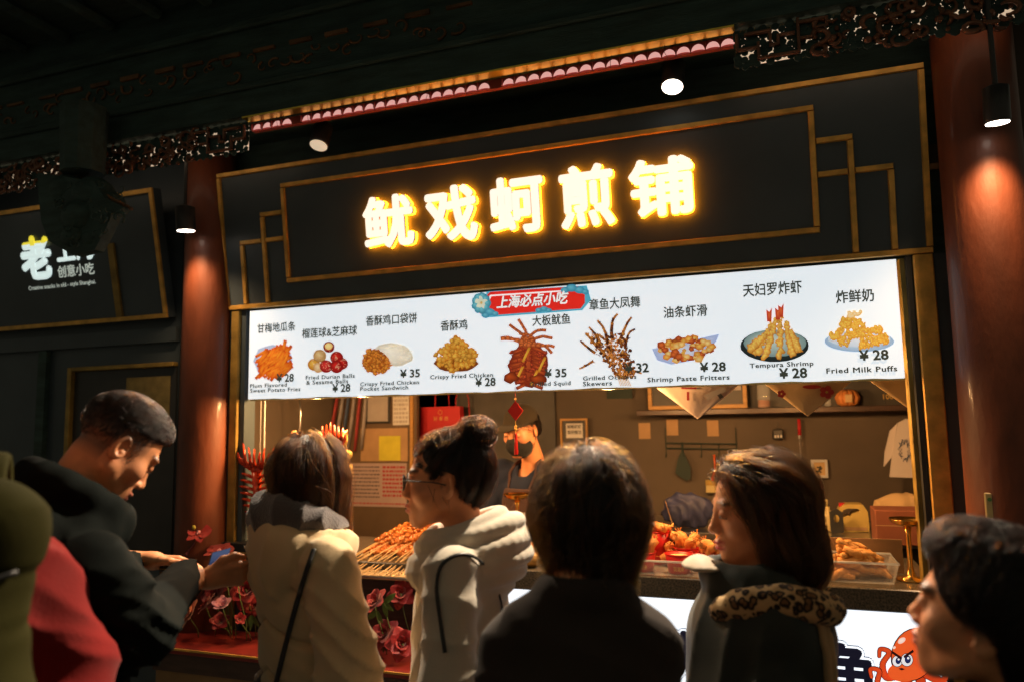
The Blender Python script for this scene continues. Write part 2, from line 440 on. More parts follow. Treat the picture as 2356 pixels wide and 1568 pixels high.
# fretwork valances either side of the bare strip
def bar2(mb, pts, w_=.010, d=.014, y=-.345):
    for (x0, z0), (x1, z1) in zip(pts[:-1], pts[1:]):
        if abs(x1 - x0) + abs(z1 - z0) < 1e-4: continue
        mb.box((min(x0, x1) - w_ / 2, y - d / 2 - random.uniform(0, .001), min(z0, z1) - w_ / 2), (max(x0, x1) + w_ / 2, y + d / 2 + random.uniform(0, .001), max(z0, z1) + w_ / 2), .002)
def arc(mb, cx_, cz, r, a0, a1, wd=.008, y=-.345, sq=1.0):
    n = 12; mb.tube([(cx_ + r * math.cos(a0 + (a1 - a0) * i / n), y + random.uniform(-.003, .003), cz + sq * r * math.sin(a0 + (a1 - a0) * i / n)) for i in range(n + 1)], [wd * (.6 + .5 * math.sin(math.pi * i / n)) for i in range(n + 1)], 6)
def fretwork(label, x0, x1, side):
    t = thing('fretwork_valance', label, 'valance', ((x0 + x1) / 2, -.345, ZB), group='carved fretwork under the eave')
    o = t.location
    L_ = x1 - x0; X = (lambda q: x0 + q) if side > 0 else (lambda q: x1 - q)
    b = MB(o); z = ZB - .008
    bar2(b, [(X(0), z - .02), (X(0), z - .075), (X(.07), z - .075)]); bar2(b, [(X(.07), z - .06), (X(.07), z - .115), (X(.2), z - .115), (X(.2), z - .04)])
    bar2(b, [(X(.03), z - .022), (X(.11), z - .022), (X(.11), z - .06)]); bar2(b, [(X(.11), z - .075), (X(.135), z - .075), (X(.135), z - .045), (X(.185), z - .045)])
    bar2(b, [(X(.2), z), (X(.2), z - .07), (X(.24), z - .07)]); bar2(b, [(X(.2), z - .012), (X(.29), z - .012), (X(.29), z - .04), (X(.265), z - .04)])
    b.out('key_pattern', M['carved_wood'], t)
    rg = random.Random(int(abs(x0) * 100))
    q = .27
    while q < L_ - .03:
        for k in range(4):
            cz = z - .02 - k * .034 + rg.uniform(-.012, .012)
            c = MB(o)
            if rg.random() < .88: arc(c, X(q + rg.uniform(-.015, .02)), cz, rg.uniform(.014, .032), rg.uniform(0, 6), rg.uniform(3, 9), rg.uniform(.005, .009), -.345 + rg.uniform(-.012, .012), rg.uniform(.6, 1)); c.out('scroll', M['carved_wood'], t, smooth=True)
        if rg.random() < .5: MB(o).ball((X(q), -.35, z - rg.uniform(.02, .12)), (.014, .01, .011), 7, 5).out('boss', M['carved_wood'], t, smooth=True)
        q += rg.uniform(.026, .04)
    d = MB(o)   # solid leafy backing with gaps
    q = .0; col = 0
    while q < L_:
        for k in range(6):
            x_ = X(q + rg.uniform(-.004, .004)); zz = z - .004 - k * .0225 - (.011 if col % 2 else 0) + rg.uniform(-.004, .004); r_ = rg.uniform(.0125, .0172)
            if rg.random() < .97: d.lathe((x_, -.326 - rg.uniform(0, .006), zz), [(r_, 0), (r_ * .9, -.003)], 7, (0, 1, 0))
        q += .0215; col += 1
    tag(d.out('backing', M['old_wood'], t), kind='stuff')
fretwork('carved fretwork valance with square key pattern right of the brass band', bx1 + .006, bx1 + .87, 1)
fretwork('carved fretwork valance left of the brass band, above the neighbouring sign', bx0 - 1.75, bx0 - .006, -1)

# ------------------------------------------------------------------ columns
def column(x, y, r, label):
    t = thing('red_column', label, 'column', (x, y, 0), group='red lacquered columns beside the hatch')
    MB((x, y, 0)).lathe((x, y, 0), [(r * 1.02, .2), (r * 1.0, 1.0), (r * .97, 1.9), (r * .95, 2.6), (r * .95, 2.98)], 40).out('shaft', M['lacquer'], t, smooth=True)
    MB((x, y, 0)).lathe((x, y, 0), [(r * 1.5, .012), (r * 1.55, .08), (r * 1.3, .15), (r * 1.1, .199)], 32).out('stone_base', M['stone'], t, smooth=True)
cl = at(443, 760, -.12); cr = at(2292, 760, -.12)
column(cl[0], -.02, .122, 'red lacquered column between the two shop signs')
column(cr[0], -.12, .128, 'red lacquered column at the right end of the fascia, lit from above')

# ------------------------------------------------------------------ spot lamps
def lamp(u, v, Y, label, tilt=(0, 0), power=20, ang=95, rr=.043, ztop=2.98, lens='lamp', beam=None, tint=(1, .80, .58)):
    p = at(u, v, Y)
    t = thing('spot_lamp', label, 'spot lamp', p, group='cylinder downlights under the eave')
    ax = np.array([tilt[0], tilt[1], 1.0]); ax /= np.linalg.norm(ax)
    MB(p).lathe(p, [(rr, .0), (rr * 1.02, .01), (rr, .11), (rr * .5, .118)], 24, ax).out('can', M['black'], t, smooth=True)
    MB(p).lathe(p, [(rr * .2, -.0022), (rr * .9, -.002), (rr * .9, .004)], 24, ax).out('lens', M[lens], t)
    q = p + ax * .116
    MB(p).tube([q, (q[0], q[1], ztop + .003)], .008, 8).out('stem', M['black'], t)
    l = bpy.data.lights.new('lamp_beam', 'SPOT'); l.energy = power; l.color = tint; l.spot_size = math.radians(ang); l.spot_blend = 1.0; l.shadow_soft_size = .03
    o = bpy.data.objects.new('lamp_beam', l); COL.objects.link(o); o.parent = t
    o.location = tuple(-ax * .045); o.rotation_euler = Vector(tuple(ax if beam is None else np.array([beam[0], beam[1], 1.0]))).to_track_quat('Z', 'Y').to_euler()
lamp(733, 335, -.21, 'dim cylinder lamp hanging above the left half of the fascia', tilt=(0, .36), power=170, ang=104, beam=(-.25, .85), lens='lamp_dim')
lamp(1547, 200, -.21, 'bright cylinder lamp hanging above the right half of the fascia', tilt=(.05, .36), power=460, ang=104, beam=(.35, .85))
lamp(2295, 283, -.34, 'cylinder lamp shining on the right red column', (0.0, -.10), power=24, ang=116, rr=.036, tint=(1, .60, .30))
lamp(428, 531, -.245, 'cylinder lamp shining on the left red column', (0, -.10), power=20, ang=116, tint=(1, .60, .30))
# ------------------------------------------------------------------ lit menu banner
MX0, MX1, MZ0, MZ1 = -2.377, .4475, 1.676, 2.1025
M['menu'] = mat('menu_film', (.72, .80, .84), .5, emit=(.86, .94, 1.0), es=.80)
M['menu_ink'] = mat('menu_ink', (.045, .05, .04), .6, emit=(.6, .75, .55), es=.04)
M['print'] = mat('printed_food', (1, 1, 1), .5, attr='tint', es=.62)
M['menu_red'] = mat('menu_red', (.75, .03, .02), .5, emit=(1, .03, .02), es=.55)
M['menu_white'] = mat('menu_white', (.85, .85, .85), .5, emit=(1, 1, 1), es=.75)
M['menu_blue'] = mat('menu_blue', (.10, .40, .52), .5, emit=(.10, .50, .68), es=.6)
menu = thing('menu_banner', 'long white backlit menu banner with nine printed snacks and yen prices', 'menu', ((MX0 + MX1) / 2, 0, MZ0))
mo = menu.location
# film with a slightly wavy lower edge
n = 60; V = []; F = []
for i in range(n + 1):
    x = MX0 + (MX1 - MX0) * i / n; wv = .0018 * math.sin(i * .9) + .0012 * math.sin(i * 2.3 + 1)
    for z, y in ((MZ0 + wv, .0), (MZ1, .0), (MZ1, .018), (MZ0 + wv, .018)): V.append((x, y, z))
    if i: 
        a = 4 * (i - 1); F += [(a + k, a + 4 + k, a + 4 + (k + 1) % 4, a + (k + 1) % 4) for k in range(4)]
F += [(3, 2, 1, 0), (4 * n, 4 * n + 1, 4 * n + 2, 4 * n + 3)]
V = [(a - mo[0], b - mo[1], c - mo[2]) for a, b, c in V]
link('lit_film', raw('lit_film', V, F), M['menu'], menu)
MB(mo).box((MX0 - .004, .019, MZ0 - .006), (MX1 + .004, .04, MZ0 + .004)).out('bottom_rail', M['brass_dark'], menu)
MB(mo).box((MX0, .0185, MZ0 + .006), (MX1, .045, MZ1)).out('light_box', M['black'], menu)
ex, ez = (1, 0, 0), (0, 0, 1)
def mp(u, v): return at(u, v, 0.0)
def mtext(name, s, u0, v0, u1, hpx=None, m='menu_ink', lift=.0012, **kw):
    a = mp(u0, v0); b = mp(u1, v0 - (u1 - u0) * .05)
    h = None
    if hpx: h = a[2] * 0 + (mp(u0, v0 - hpx)[2] - a[2])
    return lettering(name, s, a, ex, ez, b[0] - a[0], h, M[m], menu, mo, lift, **kw)
for s, u0, v0, u1, h in (('甘梅地瓜条', 592, 767, 680, 22), ('榴莲球&芝麻球', 695, 779, 822, 23), ('香酥鸡口袋饼', 842, 751, 960, 24), ('香酥鸡', 1014, 762, 1076, 24),
                         ('大板鱿鱼', 1225, 751, 1313, 25), ('章鱼大凤舞', 1356, 715, 1474, 27), ('油条虾滑', 1527, 733, 1628, 27), ('天妇罗炸虾', 1710, 684, 1846, 30), ('炸鲜奶', 1924, 699, 2012, 30)):
    mtext('dish_name', s, u0, v0, u1, h, bold=.022)
for s, u0, v0, u1 in (('Plum Flavored', 577, 891.5, 662), ('Sweet Potato Fries', 577, 902.5, 693), ('Fried Durian Balls', 705, 872.5, 818), ('& Sesame Balls', 706, 884, 803),
                      ('Crispy Fried Chicken', 830, 887.5, 966), ('Pocket Sandwich', 830, 898.5, 941), ('Crispy Fried Chicken', 991, 871.5, 1136), ('Grilled Squid', 1219, 888, 1314),
                      ('Grilled Octopus', 1342, 874.5, 1465), ('Skewers', 1342, 887.5, 1409), ('Shrimp Paste Fritters', 1490, 878.5, 1679), ('Tempura Shrimp', 1725, 846, 1872), ('Fried Milk Puffs', 1901, 858.5, 2064)):
    mtext('dish_caption', s, u0, v0, u1, None, bold=.030, spacing=1.10, squash=.80, lift=.0060)
for s, u0, v0, u1, h in (('¥ 28', 638, 879, 678, 20), ('¥ 28', 766, 902, 808, 20), ('¥ 35', 922, 869, 968, 20), ('¥ 28', 1095, 889, 1142, 21), ('¥ 35', 1254, 869, 1305, 21),
                         ('¥ 32', 1438, 858, 1494, 23), ('¥ 28', 1611, 856, 1671, 23), ('¥ 28', 1793, 871, 1858, 25), ('¥ 28', 1977, 830, 2045, 25)):
    mtext('price', s, u0, v0, u1, h, bold=.035, lift=.0062)
# red heading plate with clouds and flower
def mslab(name, pts, m, y, t=.0008):
    P = [mp(u, v) + np.array([0, -y, 0]) for u, v in pts]
    return MB(mo).slab(P, (0, -1, 0), t).out(name, M[m], menu)
mslab('heading_shadow', [(1107, 727), (1120, 671), (1350, 657), (1360, 690), (1340, 714), (1120, 731)], 'menu_blue', .0012)
mslab('heading_plate', [(1103, 721), (1110, 690), (1128, 672), (1330, 659), (1345, 668), (1346, 697), (1336, 710), (1125, 726)], 'menu_red', .0021)
mslab('heading_border', [(1112, 715), (1128, 679), (1330, 666), (1338, 673), (1339, 676), (1330, 669), (1131, 682), (1116, 715)], 'menu_white', .0026, .0004)
lettering('heading_text', '上海必点小吃', mp(1143, 711) + np.array([0, -.0024, 0]), ex, ez, mp(1309, 700)[0] - mp(1143, 711)[0], mp(1143, 682)[2] - mp(1143, 711)[2], M['ink'], menu, mo, .0004, bold=.05, shear=.2)
lettering('heading_text', '上海必点小吃', mp(1143, 711) + np.array([0, -.0024, 0]), ex, ez, mp(1309, 700)[0] - mp(1143, 711)[0], mp(1143, 682)[2] - mp(1143, 711)[2], M['menu_white'], menu, mo, .0012, bold=.025, shear=.2)

class Print:
    """flat printed picture on the banner: fans of tinted triangles, stacked"""
    def __init__(s): s.V = []; s.C = []; s.F = []; s.l = .0010
    def fan(s, pts, c_mid, c_rim, mid=None):
        s.l += .000007
        if mid is None: mid = np.mean(np.array(pts), 0)
        b = len(s.V)
        up_ = .00045 if len(pts) > 3 and len(pts) < 15 else .0
        for i_, ((u, v), c) in enumerate([(mid, c_mid)] + [(p, c_rim) for p in pts]):
            s.V.append(mp(u, v) + np.array([0, -s.l - (up_ if i_ == 0 else 0), 0]) - np.array(mo)); s.C.append((*c, 1))
        k = len(pts)
        for i in range(k): s.F.append((b, b + 1 + (i + 1) % k, b + 1 + i))
    def blob(s, cx_, cy, rx, ry, c, d, n=12, irr=.15, rot=0, hl=(-.25, -.3)):
        pts = []; ca, sa = math.cos(rot), math.sin(rot)
        for i in range(n):
            a = 2 * math.pi * i / n; r = 1 + random.uniform(-irr, irr)
            x, y = rx * r * math.cos(a), ry * r * math.sin(a); pts.append((cx_ + x * ca - y * sa, cy + x * sa + y * ca))
        s.fan(pts, c, d, (cx_ + hl[0] * rx, cy + hl[1] * ry))
    def stick(s, x0, y0, x1, y1, w_, c, d):
        dx, dy = x1 - x0, y1 - y0; L_ = math.hypot(dx, dy) + 1e-6; nx_, ny = -dy / L_ * w_ / 2, dx / L_ * w_ / 2
        s.fan([(x0 + nx_, y0 + ny), (x1 + nx_, y1 + ny), (x1 - nx_, y1 - ny), (x0 - nx_, y0 - ny)], c, d, ((x0 + x1) / 2 - nx_ * .5, (y0 + y1) / 2 - ny * .5))
    def curve(s, pts, w_, c, d):
        for a, b in zip(pts[:-1], pts[1:]): s.stick(*a, *b, w_, c, d)
    def done(s, name):
        me = raw(name, s.V, s.F); a = me.color_attributes.new('tint', 'FLOAT_COLOR', 'POINT')
        a.data.foreach_set('color', np.array(s.C, np.float32).ravel()); return link(name, me, M['print'], menu)
U = random.uniform
def jit(c, a=.15): k = 1 + U(-a, a); return tuple(min(1, x * k) for x in c)
OR, DOR = S(255, 150, 40), S(190, 70, 10); GO, DGO = S(240, 190, 80), S(175, 105, 20); BR, DBR = S(190, 80, 30), S(95, 28, 12); WH = S(235, 235, 240)
p = Print()   # fries
p.blob(628, 830, 45, 36, S(210, 220, 240), S(170, 190, 225), 16, .08)
p.blob(634, 836, 30, 27, S(225, 110, 25), S(180, 75, 12), 12, .1)
for i in range(80):
    x, y = 632 + U(-30, 28), 832 + U(-26, 26); a = U(-1.25, -.35); L_ = U(12, 24)
    p.stick(x - L_ * math.cos(a), y - L_ * math.sin(a), x + L_ * math.cos(a), y + L_ * math.sin(a), U(5, 8), jit(OR, .22), jit(DOR, .3))
p.stick(652, 808, 657, 782, 8, OR, DOR); p.done('food_picture')
p = Print()   # durian and sesame balls
for x, y, r, c, d in ((722, 838, 14, GO, DGO), (736, 818, 15, S(230, 200, 140), S(170, 120, 60)), (757, 798, 13, S(200, 30, 25), S(110, 8, 8)), (775, 822, 15, S(225, 45, 35), S(130, 10, 12)), (787, 836, 14, S(225, 45, 35), S(130, 10, 12)),
                      (733, 845, 12, S(240, 215, 170), S(190, 140, 80)), (751, 842, 15, S(225, 55, 50), S(140, 12, 16)), (775, 843, 15, S(215, 40, 35), S(130, 10, 12))):
    p.blob(x, y, r, r * .98, c, d, 18, .02)
    for k in range(22): a = U(0, 6.28); q = U(0, r * .85); p.blob(x + q * math.cos(a), y + q * math.sin(a), .9, .7, S(255, 235, 200), S(230, 190, 140), 5)
p.blob(757, 796, 9, 8, S(255, 245, 170), S(245, 200, 120), 14, .05); p.done('food_picture')
p = Print()   # chicken pocket
p.blob(905, 815, 46, 26, S(250, 248, 235), S(225, 215, 190), 18, .05, .12)
for k in range(160): a = U(0, 6.28); q = math.sqrt(U(0, 1)); p.blob(908 + 42 * q * math.cos(a), 813 + 22 * q * math.sin(a), U(1.2, 3), U(.8, 2), *random.choice(((S(255, 255, 250), S(240, 236, 215)), (S(236, 214, 150), S(250, 244, 225)), (S(255, 255, 255), S(215, 205, 180)))), 6)
p.blob(866, 831, 28, 27, S(205, 115, 35), S(140, 62, 14), 14, .08)
for k in range(170):
    q, a = math.sqrt(U(0, 1)), U(0, 6.28); x, y = 868 + 32 * q * math.cos(a), 829 + 31 * q * math.sin(a)
    if (x - 868) * .75 - (y - 829) > 22: continue
    p.blob(x, y, U(3, 7), U(2, 4.5), jit(S(240, 160, 60), .25), jit(S(150, 65, 12), .3), 9, .35, U(0, 3))
p.done('food_picture')
def nuggets(x0, y0, rx, ry, n, c, d, r0=5, r1=10):
    p = Print(); p.blob(x0, y0 + ry * .55, rx, ry * .5, S(140, 70, 15), S(120, 60, 20), 18, .06)
    for k in range(n):
        q, a = math.sqrt(U(0, 1)), U(0, 6.28); x = x0 + rx * .95 * q * math.cos(a); y = y0 + ry * q * math.sin(a)
        wdt = 1 - .75 * max(0, (y0 - y) / ry)
        x = x0 + (x - x0) * wdt
        r = U(r0, r1); p.blob(x, y, r, r * U(.55, .85), jit(c, .25), jit(d, .3), 10, .25, U(0, 3))
    return p
nuggets(1050, 815, 50, 38, 190, GO, DGO, 3.5, 9).done('food_picture')
p = Print()   # grilled squid
p.blob(1216, 838, 46, 50, S(190, 85, 40), S(120, 35, 16), 18, .10); p.blob(1214, 790, 22, 18, S(200, 100, 50), S(130, 45, 20), 12, .2)
for i in range(9):
    y = 800 + i * 10.5; w_ = 38 - abs(i - 3) * 3
    for s in (-1, 1): p.stick(1216 + s * 5, y - 2, 1216 + s * (w_ + 8) + U(-3, 3), y + 9 + U(-2, 3), 8, jit(S(200, 90, 40)), jit(S(110, 25, 15)))
for i in range(60): p.blob(1216 + U(-42, 42), 838 + U(-40, 42), U(3, 7), U(2, 4), jit(S(200, 80, 45), .3), jit(S(100, 22, 14), .3), 8, .3, U(0, 3))
for x, y in ((1210, 815), (1246, 838), (1195, 858), (1228, 868)): p.stick(x - 7, y + 17, x + 9, y - 17, 6, S(240, 190, 70), S(190, 120, 30))
for k in range(8):
    a = -2.6 + k * .36; q = [(1212 + U(-3, 3), 795)]
    for j in range(6): q.append((q[-1][0] + 11 * math.cos(a), q[-1][1] + 11 * math.sin(a))); a += U(-.1, .5) if k > 3 else U(-.5, .1)
    p.curve(q, 7, jit(S(215, 120, 60)), jit(S(140, 55, 25)))
for k in range(20): p.blob(1210 + U(-14, 14), 780 + U(-14, 14), U(3, 6), U(2, 4), jit(S(220, 120, 60)), jit(S(130, 45, 20)), 8, .3)
p.blob(1175, 868, 18, 13, BR, DBR, 12, .2); p.blob(1238, 872, 20, 11, BR, DBR, 12, .2); p.done('food_picture')
p = Print()   # grilled octopus skewers
for k in range(7): p.stick(1418 + k * 3, 855, 1428 + k * 4, 887, 1.6, S(225, 170, 80), S(180, 120, 50))
DK = ((S(150, 75, 25), S(60, 22, 8)), (S(205, 130, 45), S(110, 50, 15)), (S(95, 40, 16), S(40, 14, 6)), (S(225, 160, 70), S(140, 70, 22)))
for x, y, a, n_, w_ in ((1425, 790, -1.45, 9, 6), (1410, 785, -1.62, 9, 7), (1398, 790, -1.75, 8, 6), (1438, 800, -1.35, 7, 5), (1376, 800, -2.2, 6, 6), (1370, 812, -2.5, 6, 5), (1385, 795, -2.0, 7, 5), (1366, 830, 2.7, 5, 4), (1448, 850, .2, 4, 4)):
    q = [(x, y)]; tw = U(-.12, .12)
    for j in range(n_): q.append((q[-1][0] + 7.5 * math.cos(a), q[-1][1] + 7.5 * math.sin(a))); a += tw + U(-.28, .28)
    for j in range(n_):
        c, d = random.choice(DK); p.stick(*q[j], *q[j + 1], w_ * (1 - .6 * j / n_) + 2, c, d)
        for _ in range(2): p.blob(q[j][0] + U(-3, 3), q[j][1] + U(-3, 3), U(1.2, 2.6), U(1, 2), *random.choice(DK), 6, .3, U(0, 3))
for k in range(340):
    t = U(0, 1); wv = (26 * (1 - t) ** .6 + 14) * U(-1, 1) * (1 if random.random() < .8 else 1.25); x = 1394 + t * 44 + wv; y = 772 + t * 96 - abs(wv) * .15
    p.blob(x, y, U(2, 5.5), U(1.5, 4), *[jit(c, .25) for c in random.choice(DK)], 8, .4, U(0, 3))
for k in range(40):
    t = U(0, 1); x, y = 1396 + t * 42 + U(-24, 24) * (1 - .4 * t), 780 + t * 85; r = U(2.5, 5); a0 = U(0, 6)
    p.curve([(x + r * math.cos(a0 + i * .7), y + r * math.sin(a0 + i * .7)) for i in range(6)], 1.8, S(235, 170, 80), S(180, 100, 40))
p.done('food_picture')
p = Print()   # shrimp paste fritters in a paper boat
p.fan([(1500, 802), (1655, 768), (1648, 785), (1612, 825), (1545, 838), (1512, 828)], S(225, 232, 245), S(170, 190, 235))
p.blob(1578, 800, 58, 24, S(200, 120, 50), S(150, 75, 28), 16, .1)
for k in range(70):
    q, a = math.sqrt(U(0, 1)), U(0, 6.28); x, y = 1578 + 62 * q * math.cos(a), 803 + 26 * q * math.sin(a) - (20 * (1 - q) * U(.2, 1))
    n_ = 5; r = U(7, 13); a0 = U(0, 6); cc = random.choice(((S(245, 215, 140), S(215, 150, 60)), (S(215, 110, 50), S(140, 45, 18)), (S(240, 190, 90), S(190, 105, 30))))
    p.fan([(x + r * math.cos(a0 + 6.28 * i / n_), y + r * .8 * math.sin(a0 + 6.28 * i / n_)) for i in range(n_)], jit(cc[0]), jit(cc[1]))
p.done('food_picture')
p = Print()   # tempura shrimp in a dark bowl
p.blob(1782, 795, 79, 37, S(60, 75, 72), S(25, 35, 36), 26, .01); p.blob(1783, 789, 72, 31, S(210, 225, 215), S(120, 150, 150), 26, .01)
for x0, y0, x1, y1 in ((1740, 812, 1775, 745), (1762, 818, 1785, 735), (1795, 820, 1795, 720), (1822, 812, 1808, 740), (1728, 800, 1768, 765), (1838, 806, 1818, 760)):
    for k in range(44):
        t = k / 43; r = 12 - 6 * t
        p.blob(x0 + (x1 - x0) * t + U(-4, 4), y0 + (y1 - y0) * t + U(-3, 3), r * U(.5, .95), r * U(.35, .65), jit(S(250, 205, 100), .2), jit(S(190, 115, 28), .3), 9, .35, U(0, 3))
for x, y in ((1790, 712), (1797, 706), (1770, 716)): p.fan([(x - 5, y + 24), (x - 7, y - 4), (x, y + 2), (x + 6, y - 8), (x + 5, y + 24)], S(235, 110, 60), S(190, 50, 25))
p.done('food_picture')
p = Print()   # fried milk puffs on a plate
p.blob(1977, 785, 80, 24, S(215, 230, 248), S(150, 185, 220), 26, .01); p.blob(1977, 779, 72, 19, S(235, 243, 252), S(200, 220, 240), 26, .01)
def block(x, y, L_, h, a, top=None):
    ca, sa = math.cos(a), math.sin(a)
    for k in range(int(L_ * 2.6)):
        t = U(-1, 1); q = U(-1, 1); p.blob(x + t * L_ * ca - q * h * sa, y + t * L_ * sa + q * h * ca, U(4, 7), U(3, 5), jit(S(248, 205, 90)), jit(S(205, 140, 35)), 8, .3, U(0, 3))
block(1940, 775, 14, 20, 0); block(1962, 745, 28, 12, .05); block(1990, 765, 38, 8, -.15); block(2010, 785, 34, 10, -.2); block(1920, 772, 10, 6, 0)
for k in range(14): p.blob(1967 + U(-14, 14), 722 + U(-8, 8), U(4, 7), U(3, 5), S(250, 235, 190), S(225, 175, 80), 8, .3)
p.done('food_picture')
p = Print()   # heading flower and clouds
p.l = .0030
for k in range(9): a = k * .7; p.blob(1108 + 13 * math.cos(a), 698 + 15 * math.sin(a), 10, 10, S(120, 205, 220), S(40, 130, 160), 10, .1)
for k in range(5): a = -1.57 + k * 1.257; p.blob(1108 + 10 * math.cos(a), 697 + 11 * math.sin(a), 8.5, 9, S(250, 250, 225), S(200, 215, 190), 12, .02)
p.blob(1108, 697, 3, 3, S(230, 200, 120), S(180, 140, 60), 8)
p.done('heading_flower')
for grp in (((1128, 718, 12), (1118, 726, 9), (1140, 722, 8)), ((1300, 668, 10), (1316, 663, 13), (1334, 668, 12), (1347, 672, 9)), ((1240, 714, 8), (1252, 711, 9), (1263, 714, 7))):
    p = Print(); p.l = .0030
    for x, y, r in grp: p.blob(x, y, r, r * .7, S(110, 195, 215), S(50, 140, 175), 12, .06)
    p.done('heading_cloud')


# ------------------------------------------------------------------ the neighbouring shop on the left
nb = thing('neighbour_shop', 'dark neighbouring shop front with a brass-edged window at the left edge', 'shop', (-3.9, .05, 0))
no = nb.location
def nbx(name, a, b, m, bev=0): return MB(no).box(a, b, bev).out(name, M[m], nb)
nbx('wall', (-6.5, .06, .012), (-2.86, .16, 3.0), 'dark_panel')
a0, a1 = at(158, 845, .03), at(383, 852, .03); a2 = at(150, 985, .03)
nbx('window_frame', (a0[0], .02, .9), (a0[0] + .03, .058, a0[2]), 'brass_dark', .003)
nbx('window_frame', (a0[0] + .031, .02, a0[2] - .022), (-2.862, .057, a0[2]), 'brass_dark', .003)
nbx('window_pane', (a0[0] + .031, .045, .9), (-2.862, .052, a0[2] - .023), 'black')
b0, b1 = at(98, 805, .03), at(98, 960, .03)
nbx('wall_post', (b0[0] - .03, .03, .012), (b0[0] + .03, .059, 1.98), 'old_wood')
nbx('lintel_board', (-6.4, .03, 1.985), (-2.862, .059, 2.06), 'dark_panel')
c0, c1 = at(287, 868, .03), at(368, 920, .03)
M['olive_paper'] = mat('olive_paper', (.22, .17, .06), .8, var=.25, vscale=20)
nbx('poster', (c0[0], .0415, c1[2] - .1), (-2.90, .0445, c0[2]), 'olive_paper')
# leaning neighbour sign
PB = np.array([0, 0, 2.105]); TB = np.array([0, -.129, .642]); TBL = float(np.linalg.norm(TB)); TBU = TB / TBL; NB = np.cross([1, 0, 0], TBU)
def BP(x, t, n=0.0): return np.array([x, 0, 2.105]) + TBU * t + NB * n
def B2(u, v): p = on(u, v, PB, NB); return p[0], (p - PB) @ TBU
ns = thing('neighbour_signboard', 'dark leaning signboard with white brush characters and small English line', 'signboard', (-3.6, 0, 2.105))
nso = ns.location
bxr = -2.881; bxl = -5.2
MB(nso).slab([BP(bxl, 0), BP(bxr, 0), BP(bxr, TBL), BP(bxl, TBL)], NB, .05).out('board', M['dark_panel'], ns)
def bstrip(xa, ta, xb, tb, m='brass'):
    V = [BP(x, t, n) for n in (.0006, .012) for x, t in ((xa, ta), (xb, ta), (xb, tb), (xa, tb))]
    MB(nso).add(V, [(4, 5, 6, 7), (0, 1, 5, 4), (1, 2, 6, 5), (2, 3, 7, 6), (3, 0, 4, 7)]).out('brass_strip', M[m], ns)
bstrip(bxl, 0, bxr, .022); bstrip(bxl, TBL - .022, bxr, TBL); bstrip(bxr - .022, .023, bxr, TBL - .023)
xx, _ = B2(272, 680); bstrip(xx - .02, .023, xx + .02, TBL * .62, 'brass_dark')
x1_, t1_ = B2(262, 595)
V = [BP(x, t, n) for n in (.0006, .008) for x, t in ((bxl + .02, .024), (xx - .021, .024), (xx - .021, TBL * .66), (bxl + .02, TBL * .66))]
MB(nso).add(V, [(4, 5, 6, 7), (0, 1, 5, 4), (1, 2, 6, 5), (2, 3, 7, 6), (3, 0, 4, 7)]).out('inset_panel', M['dark_panel'], ns)
M['sign_white'] = mat('sign_white', (.8, .85, .85), .5, emit=(.78, .95, .92), es=.75)
M['sign_yellow'] = mat('sign_yellow', (.8, .7, .1), .5, emit=(.95, .8, .05), es=.75)
M['sign_dim'] = mat('sign_dim', (.7, .72, .65), .5, emit=(.75, .85, .75), es=.42)
def btext(s, u0, v0, u1, v1, m, bold=.02, uniform=False, name='sign_lettering'):
    xa, ta = B2(u0, v0); xb, tb = B2(u1, v0); _, tc_ = B2(u0, v1)
    return lettering(name, s, BP(xa, ta), ex, TBU, xb - xa, None if uniform else tc_ - ta, M[m], ns, nso, .0095, bold=bold)
lao = btext('老', 58, 648, 130, 545, 'sign_white', .055)
lao.data.materials.append(M['sign_yellow'])
hi = max(v.co.z for v in lao.data.vertices); lo2 = min(v.co.z for v in lao.data.vertices)
for pl in lao.data.polygons:
    z_ = sum(lao.data.vertices[i].co.z for i in pl.vertices) / len(pl.vertices)
    if z_ > lo2 + .80 * (hi - lo2): pl.material_index = 1
btext('上海', 136, 606, 225, 545, 'sign_white', .045)
btext('创意小吃', 138, 640, 223, 612, 'sign_dim', .02)
btext('Creative snacks in old - style Shanghai.', 70, 668, 226, 0, 'sign_dim', .012, True)
# hanging carved bracket in front of it
cb = thing('carved_bracket', 'dark carved hanging bracket silhouetted in front of the neighbouring sign', 'bracket', at(205, 470, -.5))
cbo = np.array(cb.location)
m_ = MB(cbo)
pa = lambda u, v, d=0: at(u, v, -.5 + d)
m_.tube([pa(195, 250), pa(190, 400)], [.10, .09], 10)
m_.out('post', M['old_wood'], cb, smooth=False)
for u, v, r in ((160, 440, .10), (215, 450, .105), (255, 470, .07), (190, 500, .10), (235, 510, .075), (150, 480, .06), (175, 545, .07), (215, 550, .055)):
    MB(cbo).ball(pa(u, v, random.uniform(-.03, .03)), (r, r * .8, r * .8), 10, 7).out('carved_bud', M['old_wood'], cb, smooth=True)
for k in range(26):
    m_ = MB(cbo); relief(m_, *(pa(random.uniform(125, 285), random.uniform(420, 560), -.09)), random.uniform(.02, .04), random.uniform(0, 6)); m_.out('carved_scroll', M['old_wood'], cb, smooth=True)
m_ = MB(cbo)
m_.slab([pa(110, 405), pa(238, 425), pa(262, 462), pa(306, 484), pa(280, 500), pa(262, 540), pa(240, 580), pa(190, 592), pa(135, 560), pa(118, 515), pa(112, 460)][::-1], (0, -1, 0), -.05)
m_.out('scroll_board', M['old_wood'], cb)
m_ = MB(cbo)
for k in range(9): m_.ball(pa(248 + k * 6.5, 452 + k * 3.5, -.012), (.012, .012, .008), 7, 5)
m_.out('scalloped_edge', M['frieze_wood'], cb)
